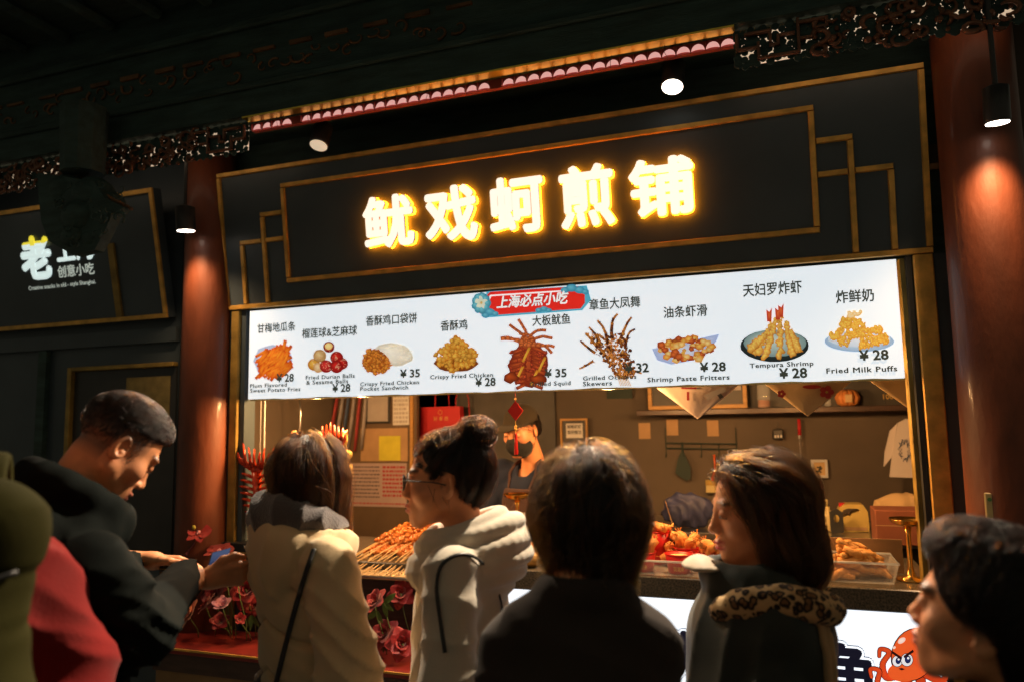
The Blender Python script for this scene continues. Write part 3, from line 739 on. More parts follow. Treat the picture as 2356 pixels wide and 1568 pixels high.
# ------------------------------------------------------------------ counter
ctr = thing('serving_counter', 'long serving counter with speckled black stone top', 'counter', (-.97, .25, 0))
co = ctr.location
def cbx(name, a, b, m, bev=0): return MB(co).box(a, b, bev).out(name, M[m] if isinstance(m, str) else m, ctr)
cbx('stone_top', (-2.44, -.05, .878), (.515, .58, .955), 'granite', .004)
cbx('base', (-2.42, .02, .03), (.51, .55, .877), 'dark_wood')
lb = thing('counter_lightbox', 'glowing white lightbox on the counter front with dark outlined characters and a cartoon octopus', 'lightbox', (-.4, 0, .35))
lbo = np.array(lb.location)
M['lightbox'] = mat('lightbox_white', (.85, .9, .95), .5, emit=(.86, .93, 1.0), es=1.15)
M['navy'] = mat('navy_ink', (.03, .035, .09), .5, emit=(.05, .06, .2), es=.05)
M['octo'] = mat('octopus_print', (1, 1, 1), .5, attr='tint', es=.8)
BX0, BX1, BZ0, BZ1 = -1.22, .50, .40, .8735
MB(lbo).box((BX0, -.022, BZ0), (BX1, .019, BZ1)).out('lit_face', M['lightbox'], lb)
for a, b in (((BX0 - .02, -.026, BZ0), (BX0 - .0005, .019, BZ1)), ((BX1 + .0005, -.026, BZ0), (BX1 + .02, .019, BZ1)), ((BX0 - .02, -.026, BZ0 - .02), (BX1 + .02, .019, BZ0 - .0005))):
    MB(lbo).box(a, b).out('edge_trim', M['black'], lb)
lp = lambda u, v: at(u, v, -.022)
q = lp(1932, 1475)
chh = lp(1932, 1462)[2] - lp(1932, 1590)[2]; chw = lp(2012, 1475)[0] - lp(1885, 1475)[0]
xs = lp(2014, 1475)[0] - chw
for i, c in enumerate('鱼鱿板铁'):
    b0 = np.array([xs - i * chw * 1.12, -.0222, q[2] - chh])
    lettering('outline', c, b0 + np.array([-.008, 0, -.008]), ex, ez, chw + .016, chh + .016, M['navy'], lb, lbo, .0004, bold=.095)
    lettering('outline_gap', c, b0 + np.array([-.006, 0, -.006]), ex, ez, chw + .012, chh + .012, M['lightbox'], lb, lbo, .0034, bold=.080)
    lettering('character', c, b0, ex, ez, chw, chh, M['navy'], lb, lbo, .0064, bold=.040)
# octopus
def octo():
    V, C, Fc = [], [], []; st_ = [.0084]
    def fan(pts, c, d, mid=None):
        st_[0] += .00004; b = len(V)
        if mid is None: mid = np.mean(np.array(pts), 0)
        for (u, v), k in [(mid, c)] + [(p_, d) for p_ in pts]: V.append(lp(u, v) + np.array([0, -st_[0], 0]) - lbo); C.append((*k, 1))
        n_ = len(pts)
        for i in range(n_): Fc.append((b, b + 1 + (i + 1) % n_, b + 1 + i))
    def ell(x, y, rx, ry, c, d, rot=0, n_=24):
        fan([(x + rx * math.cos(t) * math.cos(rot) - ry * math.sin(t) * math.sin(rot), y + rx * math.cos(t) * math.sin(rot) + ry * math.sin(t) * math.cos(rot)) for t in [6.2832 * i / n_ for i in range(n_)]], c, d)
    K, O, D_ = S(40, 10, 12), S(240, 95, 40), S(205, 60, 25)
    def arm(pts, w0, w1):
        for col_, ad in ((K, 3.0), (O, 0)):
            n_ = len(pts)
            for i, (x, y) in enumerate(pts): 
                ww = w0 + (w1 - w0) * i / (n_ - 1); ell(x, y, ww / 2 + ad / 2, ww / 2 + ad / 2, col_, col_ if ad else D_, 0, 10)
    def spl(P, n_=34):
        P = np.array(P, float); o = []
        for i in range(n_):
            t = i / (n_ - 1) * (len(P) - 1); k = min(int(t), len(P) - 2); f_ = t - k; f_ = f_
            p0, p1, p2, p3 = P[max(k - 1, 0)], P[k], P[k + 1], P[min(k + 2, len(P) - 1)]
            o.append(.5 * (2 * p1 + (p2 - p0) * f_ + (2 * p0 - 5 * p1 + 4 * p2 - p3) * f_ ** 2 + (3 * p1 - p0 - 3 * p2 + p3) * f_ ** 3))
        return o
    arm(spl([(2080, 1545), (2040, 1555), (2030, 1525), (2045, 1498), (2025, 1490), (2022, 1506)]), 17, 7)
    arm(spl([(2080, 1570), (2040, 1590), (2018, 1570), (2022, 1540), (2002, 1535), (2004, 1553)]), 16, 7)
    arm(spl([(2090, 1550), (2080, 1590), (2100, 1620)]), 22, 16); arm(spl([(2115, 1555), (2125, 1600), (2140, 1630)]), 22, 16)
    arm(spl([(2130, 1545), (2165, 1560), (2180, 1530)]), 20, 9)
    ell(2098, 1500, 50, 62, K, K, .3); ell(2098, 1500, 47.5, 59.5, O, O, .3); ell(2108, 1508, 36, 46, S(236, 85, 35), O, .3)
    ell(2076, 1540, 36, 22, O, O)
    ell(2072, 1468, 10, 6, S(255, 240, 230), S(250, 200, 180), -.6); ell(2055, 1484, 4, 3, S(255, 240, 230), S(250, 200, 180), -.6)
    for x, y, r in ((2062, 1515, 11), (2084, 1512, 13)):
        ell(x, y, r + 1.5, r + 2.5, K, K); ell(x, y, r, r + 1, S(250, 250, 250), S(240, 240, 245)); ell(x + 2, y - 1, r * .55, r * .7, S(35, 50, 110), S(25, 30, 70)); ell(x + 3, y - 4, r * .2, r * .2, S(255, 255, 255), S(255, 255, 255))
    fan([(2048, 1496), (2052, 1492), (2073, 1506), (2072, 1512)], K, K); fan([(2078, 1508), (2076, 1503), (2098, 1488), (2100, 1494)], K, K)
    fan([(2064, 1532), (2072, 1530), (2080, 1533), (2072, 1536)], K, K)
    me = raw('octopus_print', V, Fc); a = me.color_attributes.new('tint', 'FLOAT_COLOR', 'POINT'); a.data.foreach_set('color', np.array(C, np.float32).ravel())
    link('octopus_print', me, M['octo'], lb)
octo()

# low bench with flowers in front of the left half
e0, e1 = at(405, 1488, -.32), at(945, 1545, -.32); zb = (e0[2] + e1[2]) / 2
bench = thing('flower_bench', 'low dark red wooden bench in front of the left half of the counter', 'bench', ((e0[0] + e1[0]) / 2, -.18, 0))
bo = bench.location
M['bench_red'] = mat('bench_red', (.20, .02, .014), .35, var=.3, vscale=8, coat=.3)
M['tan_panel'] = mat('tan_panel', (.20, .12, .05), .6, var=.2, vscale=5)
MB(bo).box((-2.62, -.32, zb - .03), (e1[0] + .1, -.03, zb), .004).out('top', M['bench_red'], bench)
MB(bo).box((-2.62, -.325, zb - .012), (e1[0] + .1, -.3205, zb - .004)).out('brass_edge', M['brass'], bench)
MB(bo).box((-2.6, -.29, .013), (e1[0] + .08, -.05, zb - .031)).out('front', M['tan_panel'], bench)
MB(bo).box((-2.61, -.30, zb - .11), (e1[0] + .09, -.2905, zb - .031)).out('rail', M['dark_wood'], bench)

# ------------------------------------------------------------------ food
M['fried'] = mat('fried_batter', (.62, .26, .055), .5, var=.35, vscale=70, bump=.5, bscale=160, col2=(.75, .40, .12), spec=.5)
M['shrimp'] = mat('fried_prawn', (.65, .22, .06), .42, bump=.5, bscale=150, col2=(.8, .42, .12), vscale=60)
M['squid'] = mat('grilled_squid', (.42, .09, .02), .25, var=.4, vscale=50, bump=.4, bscale=120, col2=(.70, .30, .07), coat=.4)
M['squid_red'] = mat('glazed_squid', (.58, .05, .012), .16, var=.35, vscale=40, bump=.3, bscale=110, coat=.6)
M['sesame'] = mat('sesame_squid', (.50, .07, .015), .25, bump=.9, bscale=140, col2=(.75, .40, .12), vscale=150, coat=.4)
M['stick'] = mat('bamboo_stick', (.62, .42, .20), .6, var=.15, vscale=20)
M['foil'] = mat('foil', (.80, .62, .36), .35, metal=.45, bump=.8, bscale=24)
M['cup_red'] = mat('paper_cup_red', (.55, .015, .015), .35, var=.05)
M['cream'] = mat('sauce', (.80, .68, .30), .35, var=.1, vscale=30)
M['ball_red'] = mat('sesame_ball_red', (.5, .06, .02), .5, bump=.6, bscale=200, col2=(.8, .5, .2), vscale=160)
M['ball_tan'] = mat('sesame_ball', (.6, .35, .12), .5, bump=.6, bscale=200, col2=(.8, .6, .3), vscale=160)
M['kraft'] = mat('kraft_board', (.42, .26, .13), .8, var=.12, vscale=12)
M['basket'] = mat('basket', (.55, .33, .10), .6, var=.2, vscale=30)

def bumpy(mb, pts, rad, n=9, amp=.18):
    b0 = len(mb.V); mb.tube(pts, rad, n)
    P = np.array(pts); off = mb.off
    for i in range(b0, len(mb.V)):
        p_ = np.array(mb.V[i]) + off; k = np.argmin(((P - p_) ** 2).sum(1)); d = p_ - P[k]
        mb.V[i] = tuple(P[k] + d * (1 + random.uniform(-amp, amp)) - off)
def fried_mesh(L_, r, bend, tail, seed):
    random.seed(seed); mb = MB(); n_ = 9
    pts = [(bend * math.sin(math.pi * i / n_), L_ * (i / n_ - .5), bend * .5 * math.cos(i)) for i in range(n_ + 1)]
    rad = [r * (.35 + .8 * math.sin(math.pi * min(1, .12 + .8 * (1 - i / n_)) ** .8)) for i in range(n_ + 1)]
    bumpy(mb, pts, rad)
    me1 = mb.mesh('batter'); me2 = None
    if tail:
        t = MB()
        for s in (-1, 0, 1): t.slab([(s * .003, L_ * .47, .002), (s * .012 - .004, L_ * .66, .004 + random.uniform(0, .004)), (s * .014 + .004, L_ * .67, .004)], (0, 0, 1), .002)
        me2 = t.mesh('tail')
    return me1, me2
FM = [fried_mesh(.105, .013, .012, False, 30 + i) for i in range(4)]
PM = [fried_mesh(.10, .0155, .014, True, 40 + i) for i in range(4)]
for a, b in FM: a.materials.append(M['fried']); a.polygons.foreach_set('use_smooth', np.ones(len(a.polygons), bool))
for a, b in PM:
    a.materials.append(M['shrimp']); b.materials.append(M['shrimp']); a.polygons.foreach_set('use_smooth', np.ones(len(a.polygons), bool))
random.seed(11)
def food(name, pair, p_, R_, label, cat, group, sc=1.0):
    r = thing(name, label, cat, p_, 0, group)
    r.matrix_world = Matrix.Translation(Vector(tuple(map(float, p_)))) @ Matrix([[float(x) for x in row] for row in R_]).to_4x4() @ Matrix.Scale(sc, 4)
    a = bpy.data.objects.new('batter', pair[0]); COL.objects.link(a); a.parent = r
    if pair[1]: b = bpy.data.objects.new('tail', pair[1]); COL.objects.link(b); b.parent = r
    return r
ZC = .955
# clear box of fried sticks on the right
def clear_box(label, x0, x1, y0, y1, h, flare=.018):
    t = thing('clear_tub', label, 'tub', ((x0 + x1) / 2, (y0 + y1) / 2, ZC), group='clear plastic tubs on the counter')
    o = np.array(t.location); b = [(x0 + flare, y0 + flare), (x1 - flare, y0 + flare), (x1 - flare, y1 - flare), (x0 + flare, y1 - flare)]; tp = [(x0, y0), (x1, y0), (x1, y1), (x0, y1)]
    for i in range(4):
        j = (i + 1) % 4; P = [(*b[i], ZC + .002), (*b[j], ZC + .002), (*tp[j], ZC + h), (*tp[i], ZC + h)]
        nn = np.cross(np.array(P[1]) - P[0], np.array(P[3]) - P[0]); nn = nn / np.linalg.norm(nn)
        MB(o).slab(P, nn, .0022).out('side', M['glass'], t)
    MB(o).box((x0 + flare, y0 + flare, ZC + .0015), (x1 - flare, y1 - flare, ZC + .004)).out('bottom', M['glass'], t)
    rp = [(*tp[i], ZC + h) for i in range(4)] + [(*tp[0], ZC + h)]
    MB(o).tube(rp, .0042, 8).out('rim', M['rim'], t, smooth=True)
M['rim'] = mat('clear_rim', (.85, .88, .9), .1, alpha=.55, spec=.8)
r0, r1 = at(1878, 1340, .0), at(2058, 1345, .0)
tx0, tx1 = r0[0], r1[0] + .02
clear_box('clear plastic tub heaped with fried sticks by the right jamb', tx0, tx1, .0, .21, .075)
k = 0
for layer, cnt in ((0, 15), (1, 14), (2, 12), (3, 9), (4, 6)):
    for i in range(cnt):
        fx = 1 - layer * .17
        x = (tx0 + tx1) / 2 + random.uniform(-.5, .5) * (tx1 - tx0 - .11) * fx; y = .105 + random.uniform(-.055, .05) * fx
        z = ZC + .020 + layer * .022
        food('fried_stick', FM[k % 4], (x, y, z), rotm(random.uniform(.9, 2.3), random.uniform(-.25, .25) + (.25 if layer > 2 else 0), random.uniform(0, 6)), 'golden fried stick heaped in the clear tub by the right jamb', 'fried stick', 'fried sticks in the clear tub', random.uniform(.85, 1.1)); k += 1
# tray of red cups with prawns
s0, s1 = at(1440, 1312, -.03), at(1650, 1318, -.03)
cx0, cx1 = s0[0] - .02, s1[0] + .03
clear_box('low clear plastic tub holding red cups of fried prawns', cx0, cx1, -.035, .26, .055, .008)
def cup(x, y, z, r, h, label, text=None):
    t = thing('red_cup', label, 'cup', (x, y, z), group='red paper cups of fried prawns'); o = (x, y, z)
    MB(o).lathe(o, [(r * .78, 0), (r, h), (r * .96, h), (r * .75, .004)], 26, cap=True).out('body', M['cup_red'], t, smooth=True)
    MB(o).lathe(o, [(r * 1.0, h - .003), (r * 1.05, h - .001), (r * 1.05, h + .003), (r * .99, h + .003)], 26, cap=False).out('rim', M['cup_red'], t, smooth=True)
    if text:
        V, Fc = glyphs(text, bold=.02, res=2); x0, x1 = V[:, 0].min(), V[:, 0].max(); W = []
        for px, pz, _ in V:
            a = -math.pi / 2 - .35 + (px - x0) / (x1 - x0) * .9; zz = .012 + pz * .019; rr = r * (.78 + .22 * zz / h) + .0008
            W.append((rr * math.cos(a), rr * math.sin(a), zz))
        link('cup_lettering', raw('cup_lettering', W, Fc), M['brass'], t)
    return t
c1 = at(1562, 1300, .03); c2 = at(1478, 1300, .03); c3 = at(1512, 1235, .16)
cup(c1[0], .035, ZC + .0045, .052, .07, 'red paper cup filled with pale sauce at the front of the tub', '国潮来')
cup(c2[0], .04, ZC + .0045, .052, .07, 'red paper cup of prawns behind the dark-haired person in the middle', '国潮来')
cup(c3[0], .19, ZC + .0045, .05, .13, 'taller red cup with battered prawns lying on top at the back of the tub')
cup(c1[0] + .015, .155, ZC + .0045, .052, .075, 'red cup of prawns behind the sauce cup')
cup(c1[0] + .125, .07, ZC + .0045, .05, .065, 'red cup of prawns beside the sleeping-eyed face profile'.replace('sleeping-eyed face profile', 'woman in leopard collar'))
sc_ = thing('sauce', 'round pale yellow sauce surface filling the front red cup', 'sauce', (c1[0], .035, ZC + .06))
mb = MB(sc_.location); mb.lathe((c1[0], .035, ZC + .062), [(.0485, 0), (.044, .004), (.02, .0055), (.004, .008)], 24); mb.out('sauce_surface', M['cream'], sc_, smooth=True)
for (x, y, z, nn, lab) in ((c2[0], .04, ZC + .062, 5, 'fried prawn standing in the left red cup'), (c1[0] + .015, .155, ZC + .07, 6, 'fried prawn standing in the cup behind the sauce'), (c1[0] + .125, .07, ZC + .062, 5, 'fried prawn in the cup by the leopard-collar woman'), (c3[0], .19, ZC + .128, 4, 'battered prawn lying on the tall red cup')):
    for i in range(nn):
        a = i / nn * 6.28 + random.uniform(-.3, .3); up = .95 if 'standing' in lab or ' in the cup' in lab else .12
        food('fried_prawn', PM[i % 4], (x + .024 * math.cos(a), y + .022 * math.sin(a), z + (.02 if up > .5 else .01 + .012 * (i // 2))), rotm(random.uniform(0, 6.28) if up < .5 else a - 1.57, up + random.uniform(-.35, .3), random.uniform(-.4, .4)), lab, 'fried prawn', lab.replace('fried prawn', 'prawns').replace('battered prawn', 'prawns'), random.uniform(.85, 1.1))
for i in range(12):
    food('fried_prawn', PM[i % 4], (random.uniform(cx0 + .06, cx1 - .05), random.uniform(.10, .22), ZC + .03 + .02 * (i % 3)), rotm(random.uniform(0, 6.28), random.uniform(-.1, .5), random.uniform(-.5, .5)), 'fried prawn lying loose between the red cups', 'fried prawn', 'loose prawns in the low tub')
# bowl basket with sesame balls
bq = at(1218, 1302, .05)
bk = thing('ball_basket', 'shallow woven basket of sesame balls under the brass dish', 'basket', (bq[0], .08, ZC))
mb = MB(bk.location); mb.lathe((bq[0], .08, ZC), [(.07, .0015), (.10, .02), (.112, .05), (.106, .05), (.094, .022), (.066, .006)], 30); mb.out('woven_body', M['basket'], bk, smooth=True)
for i in range(17):
    a = i * 2.4; r = .018 * math.sqrt(i) ; z = ZC + .035 + (.028 if i < 8 else 0)
    t = MB((bq[0] + r * math.cos(a), .08 + r * math.sin(a), z)); t.ball(t.off, .021, 14, 9)
    o = t.out('sesame_ball', M['ball_red' if i % 3 == 0 else 'ball_tan'], None, smooth=True); o.location = tuple(t.off)
    tag(o, 'red sesame ball in the woven basket' if i % 3 == 0 else 'golden sesame ball in the woven basket', 'sesame ball', 'red sesame balls in the basket' if i % 3 == 0 else 'golden sesame balls in the basket')

# slanted pan of squid skewers
f0, f1 = at(790, 1318, -.12), at(1015, 1343, -.12); zf = (f0[2] + f1[2]) / 2
k0, k1 = at(790, 1222, .33), at(1000, 1222, .33); zk = (k0[2] + k1[2]) / 2
PX0, PX1 = f0[0] - .02, f1[0] + .16
pan = thing('squid_pan', 'slanted foil lined pan covered with grilled squid skewers', 'pan', ((PX0 + PX1) / 2, .1, ZC))
po = np.array(pan.location)
def pp(x, s, n_=0.0):
    y = -.12 + s * .45; z = zf + s * (zk - zf); nn = np.array([0, -(zk - zf), .45]); nn /= np.linalg.norm(nn)
    return np.array([x, y, z]) + nn * n_
MB(po).slab([pp(PX0, 0), pp(PX1, 0), pp(PX1, 1), pp(PX0, 1)], pp(0, 0, 1) - pp(0, 0), .006).out('foil_lining', M['foil'], pan)
MB(po).tube([pp(PX0, 0, .004), pp(PX1, 0, .004), pp(PX1, 1, .004), pp(PX0, 1, .004), pp(PX0, 0, .004)], .006, 8).out('rim', M['steel'], pan, smooth=True)
MB(po).box((PX0 + .02, .24, ZC), (PX1 - .02, .3, pp(0, .8)[2] - .02)).out('rear_support', M['black'], pan)
MB(po).box((PX0 + .02, -.04, ZC + .0005), (PX1 - .02, .0, pp(0, .2)[2] - .006)).out('front_support', M['black'], pan)
SQ = []
for sd in range(4):
    random.seed(90 + sd); a = MB(); a.tube([(0, -.205, .004), (0, .19, .008)], .0021, 6); b = MB()
    for i in range(12):
        y = -.03 + i * .018; b.ball((random.uniform(-.008, .008), y, .013 + random.uniform(0, .006)), (random.uniform(.008, .015), random.uniform(.006, .013), random.uniform(.006, .011)), 8, 5, rotm(random.uniform(0, 3), random.uniform(-.4, .4)))
    for i in range(7):
        y = -.02 + i * .032; s = random.choice((-1, 1)); c_ = [(0, y, .014)]; an = random.uniform(-.6, .9)
        for j in range(6): c_.append((c_[-1][0] + s * .006 * math.cos(an), c_[-1][1] + .006 * math.sin(an), .014 + .008 * math.sin(j * 1.1))); an += random.uniform(-.8, .9)
        b.tube(c_, [.0042 - .0005 * j for j in range(7)], 6)
    c2_ = MB(); 
    ma, mb_ = a.mesh('stick'), b.mesh('squid_meat'); ma.materials.append(M['stick']); mb_.materials.append(M['squid'])
    mb_.polygons.foreach_set('use_smooth', np.ones(len(mb_.polygons), bool)); SQ.append((ma, mb_))
random.seed(5)
nsk = 64; nv = pp(0, 0, 1) - pp(0, 0); sv = pp(0, 1) - pp(0, 0); sv /= np.linalg.norm(sv)
for i in range(nsk + 30):
    top_ = i >= nsk; j_ = i if not top_ else (i - nsk) * 2 + 3
    x = PX0 + .03 + (PX1 - PX0 - .05) * j_ / (nsk + 3); fan = .38 * (.75 - j_ / nsk) + random.uniform(-.06, .06) * (3 if top_ else 1)
    dirv = sv * math.cos(fan) + np.array([1, 0, 0]) * math.sin(fan); sd = np.cross(dirv, nv)
    c = pp(x, (.60 if top_ else .46) + random.uniform(-.03, .03), (.030 if top_ else .005) + (i % 3) * .006)
    R_ = np.array([sd, dirv, nv]).T
    r = thing('squid_skewer', 'grilled squid skewer laid side by side on the foil pan', 'skewer', c, 0, 'squid skewers on the slanted pan')
    r.matrix_world = Matrix.Translation(Vector(tuple(c))) @ Matrix([[float(q_) for q_ in row] for row in R_]).to_4x4()
    for nm, me in zip(('stick', 'squid_meat'), SQ[i % 4]):
        o = bpy.data.objects.new(nm, me); COL.objects.link(o); o.parent = r

# standing glazed squids at the left end
stand = thing('skewer_stand', 'black stand with brass line holding the upright squid skewers', 'stand', at(585, 1300, .05) * [1, 1, 0] + [0, 0, ZC])
s_ = np.array(stand.location)
MB(s_).box((s_[0] - .16, -.03, ZC + .001), (s_[0] + .34, .10, ZC + .05), .003).out('block', M['black'], stand)
MB(s_).box((s_[0] - .16, -.0335, ZC + .004), (s_[0] + .34, -.0305, ZC + .009)).out('brass_line', M['brass'], stand)
YS = .04
def up_skewer(label, u, vb, vt, build, name='upright_skewer'):
    b = at(u, vb, YS); t = at(u, vt, YS); base = np.array([b[0], YS, ZC + .05])
    th = thing(name, label, 'skewer', base, 0, None)
    MB(base).tube([base + [0, 0, .001], np.array([t[0], YS, t[2]])], .0022, 6).out('stick', M['stick'], th)
    build(th, base); return th
def chain(th, base):
    for i in range(11):
        p_ = at(557 - (i > 2) * (i - 2) * 2.3, 1015 + i * 17.5, YS - .004); m = MB(base)
        if i < 3: m.tube([p_ + [.006, 0, .02], p_ + [-.006, -.006, 0], p_ + [.004, 0, -.02]], [.010, .013, .010], 8)
        else: m.ball(p_, (.014 if i % 2 else .010, .012, .012 if i % 2 else .017), 10, 7)
        m.out('squid_piece', M['sesame'], th, smooth=True)
up_skewer('thin stick threaded with glazed squid pieces beside the left jamb', 545, 1260, 1000, chain)
def bigsquid(th, base):
    P = lambda u, v, d=0: at(u, v, YS - .012 + d)
    m = MB(base); m.tube([P(590, 1085), P(592, 1130), P(590, 1180), P(588, 1215)], [.03, .026, .022, .012], 10, flat=.5); m.out('body', M['squid_red'], th, smooth=True)
    for i in range(8):
        v = 1092 + i * 14; w_ = 42 - abs(i - 2) * 2.5 - (i > 4) * (i - 4) * 4
        for s in (-1, 1):
            m = MB(base); m.tube([P(590 + s * 5, v + 6), P(590 + s * w_ * .55, v, -.016), P(590 + s * w_, v - 6 + i, -.006)], [.010, .010, .007], 8, flat=.8); m.out('cut_flap', M['squid_red'], th, smooth=True)
    m = MB(base); m.ball(P(590, 1080), (.035, .02, .018), 12, 8); m.out('head', M['squid_red'], th, smooth=True)
    for i, (dx, top, bend) in enumerate(((-42, 1030, -14), (-28, 1015, -10), (-16, 1028, -8), (-6, 1032, 3), (6, 1040, 6), (16, 1030, 10), (26, 1042, 12), (36, 1030, 16), (-34, 1050, -22))):
        m = MB(base); m.tube([P(590 + dx * .3, 1078), P(590 + dx * .9, 1062, -.02), P(590 + dx, (1062 + top) / 2, -.024), P(590 + dx + bend * .3, top, -.012)], [.009, .008, .006, .003], 8); m.out('tentacle', M['squid_red'], th, smooth=True)
up_skewer('large red glazed squid with scored body and raised tentacles, upright at the left', 590, 1260, 1070, bigsquid)
def curl(u, vt, mname):
    def f(th, base):
        P = lambda a, b, d=0: at(a, b, YS + d)
        m = MB(base); m.tube([P(u - 13, vt + 70), P(u - 15, vt + 30), P(u - 12, vt + 6), P(u, vt - 2), P(u + 12, vt + 8), P(u + 15, vt + 32), P(u + 12, vt + 75)], [.013, .013, .012, .012, .012, .013, .012], 10); m.out('curled_tentacle', M[mname], th, smooth=True)
    return f
up_skewer('sesame coated octopus tentacle curled in a loop behind the cream coat', 735, 1260, 1020, curl(735, 1000, 'sesame'))
def fat(u, vt, mname, vb=1090):
    def f(th, base):
        P = lambda a, b, d=0: at(a, b, YS + d)
        m = MB(base); m.tube([P(u - 2, vb), P(u - 6, vt + 50), P(u, vt + 20), P(u + 4, vt)], [.020, .022, .021, .010], 12); m.out('squid_tube', M[mname], th, smooth=True)
    return f
up_skewer('fat sesame squid tube on a stick behind the cream coat', 675, 1260, 1000, fat(675, 990, 'sesame', 1060))
def crown(th, base):
    P = lambda a, b, d=0: at(a, b, YS - .005 + d)
    for i in range(7):
        x = 745 + i * 8; m = MB(base); m.tube([P(762 + (i - 3) * 4, 1045), P(x, 1010, -.012), P(x + (i - 2) * 1.5, 972 + abs(i - 2) * 4)], [.011, .008, .003], 8); m.out('tentacle', M['squid_red'], th, smooth=True)
up_skewer('bright red squid tentacles fanned upward like a crown', 765, 1260, 1040, crown)
M['corn'] = mat('corn_squid', (.70, .42, .10), .3, bump=1.0, bscale=130, col2=(.75, .60, .22), vscale=90, coat=.3)
def corn(th, base):
    fat(790, 990, 'corn', 1040)(th, base)
    P = lambda a, b, d=0: at(a, b, YS + d); m = MB(base); m.ball(P(800, 1045), (.022, .02, .022), 12, 8); m.ball(P(803, 1075), (.018, .018, .02), 12, 8); m.out('lower_pieces', M['corn'], th, smooth=True)
up_skewer('yellow corn-crusted squid on a stick right of the red tentacles', 797, 1260, 1020, corn)

# brass dishes on tall feet among the food
def brass_dish(u, v, Y, r, label):
    p_ = at(u, v, Y); t = thing('brass_dish', label, 'dish', (p_[0], p_[1], ZC), group='brass dishes on tall feet on the counter'); o = np.array(t.location)
    MB(o).lathe(p_, [(.012, -.022), (r * .55, -.016), (r * .9, -.006), (r, .004), (r * 1.03, .005), (r * 1.0, .0075), (r * .88, -.002), (r * .5, -.011), (.004, -.015)], 32).out('bowl', M['brass_polished'], t, smooth=True)
    MB(o).lathe(o, [(.05, .001), (.05, .006), (.016, .016), (.009, .05), (.009, p_[2] - ZC - .05), (.013, p_[2] - ZC - .0225)], 20).out('foot', M['brass_polished'], t, smooth=True)
M['brass_polished'] = mat('polished_brass', (.85, .5, .13), .22, metal=1)
M['bulb'] = mat('bulb', (1, .8, .5), .4, emit=(1, .65, .3), es=12)
brass_dish(1190, 1138, .20, .062, 'brass dish on a tall foot behind the sesame balls, below the stall worker')
brass_dish(2087, 1196, .12, .06, 'brass dish on a tall foot beside the right jamb, above the fried sticks')

# added pendant lamps, unseen behind the menu's lower edge, to light food and faces
for i, (x, yy, zz, pw) in enumerate(((-2.05, .09, 1.688, 26), (-1.80, .09, 1.688, 32), (-.64, .10, 1.688, 27), (-.38, .23, 1.706, 24), (.13, .23, 1.706, 22))):
    lab = ('pendant lamp above the standing squids', 'pendant lamp above the squid pan', 'pendant lamp above the basket of balls', 'pendant lamp above the red cups', 'pendant lamp above the tub of fried sticks')[i]
    p_ = np.array((x, yy, zz)); t = thing('fill_lamp', lab + ', hidden behind the menu', 'lamp', p_, group='pendant lamps in the hatch')
    MB(p_).lathe(p_, [(.05, .012), (.045, .03), (.02, .06), (.012, .085)], 24, cap=False).out('shade', M['brass_polished'], t, smooth=True)
    MB(p_).tube([p_ + [0, 0, .08], (x, yy, 2.12 if yy < .11 else 2.449)], .004, 6).out('cord', M['black'], t)
    MB(p_).ball(p_ + [0, 0, .022], (.010), 12, 8).out('bulb', M['bulb'], t, smooth=True)
    l = bpy.data.lights.new('fill_light', 'POINT'); l.energy = pw; l.color = (1, .52, .19); l.shadow_soft_size = .035
    o = bpy.data.objects.new('fill_light', l); COL.objects.link(o); o.parent = t; o.location = (0, 0, -.005)
LATE = []
# ------------------------------------------------------------------ things on the back wall of the stall
YB = 1.549
M['box_dark'] = mat('dark_cabinet', (.05, .045, .04), .5, var=.2)
M['blue_panel'] = mat('blue_panel', (.16, .24, .33), .5, var=.1)
M['yellow_note'] = mat('yellow_note', (.62, .55, .05), .8, var=.12, vscale=12)
M['bag_red'] = mat('red_bag', (.48, .015, .02), .55, var=.15, vscale=5, bump=.1, bscale=20)
M['gold_ink'] = mat('gold_ink', (.6, .38, .1), .4, metal=.5)
M['white_cloth'] = mat('white_cloth', (.62, .55, .52), .9, bump=.2, bscale=25)
M['beige_cloth'] = mat('beige_cloth', (.55, .37, .18), .9, bump=.15, bscale=60)
M['pink_cloth'] = mat('pink_cloth', (.60, .46, .38), .9, bump=.15, bscale=60)
M['orange_plastic'] = mat('orange_plastic', (.65, .10, .02), .4)
M['dark_green'] = mat('dark_green', (.02, .035, .03), .7)
M['yellow_plastic'] = mat('yellow_plastic', (.55, .40, .12), .35, var=.1)
M['cream_plastic'] = mat('cream_plastic', (.60, .48, .22), .35)
M['stripe_red'] = mat('stripe_red', (.35, .05, .05), .85, var=.2, vscale=20)
M['stripe_blue'] = mat('stripe_blue', (.07, .10, .18), .85, var=.2, vscale=20)
M['stripe_grey'] = mat('stripe_grey', (.30, .27, .27), .85, var=.2, vscale=20)
M['amber'] = mat('amber_glass', (.5, .16, .05), .1, alpha=.6)
M['navy_bag'] = mat('navy_bag', (.035, .04, .10), .6, var=.4, vscale=14, bump=.5, bscale=14)
M['notice'] = mat('notice_paper', (.40, .30, .29), .85, var=.08)
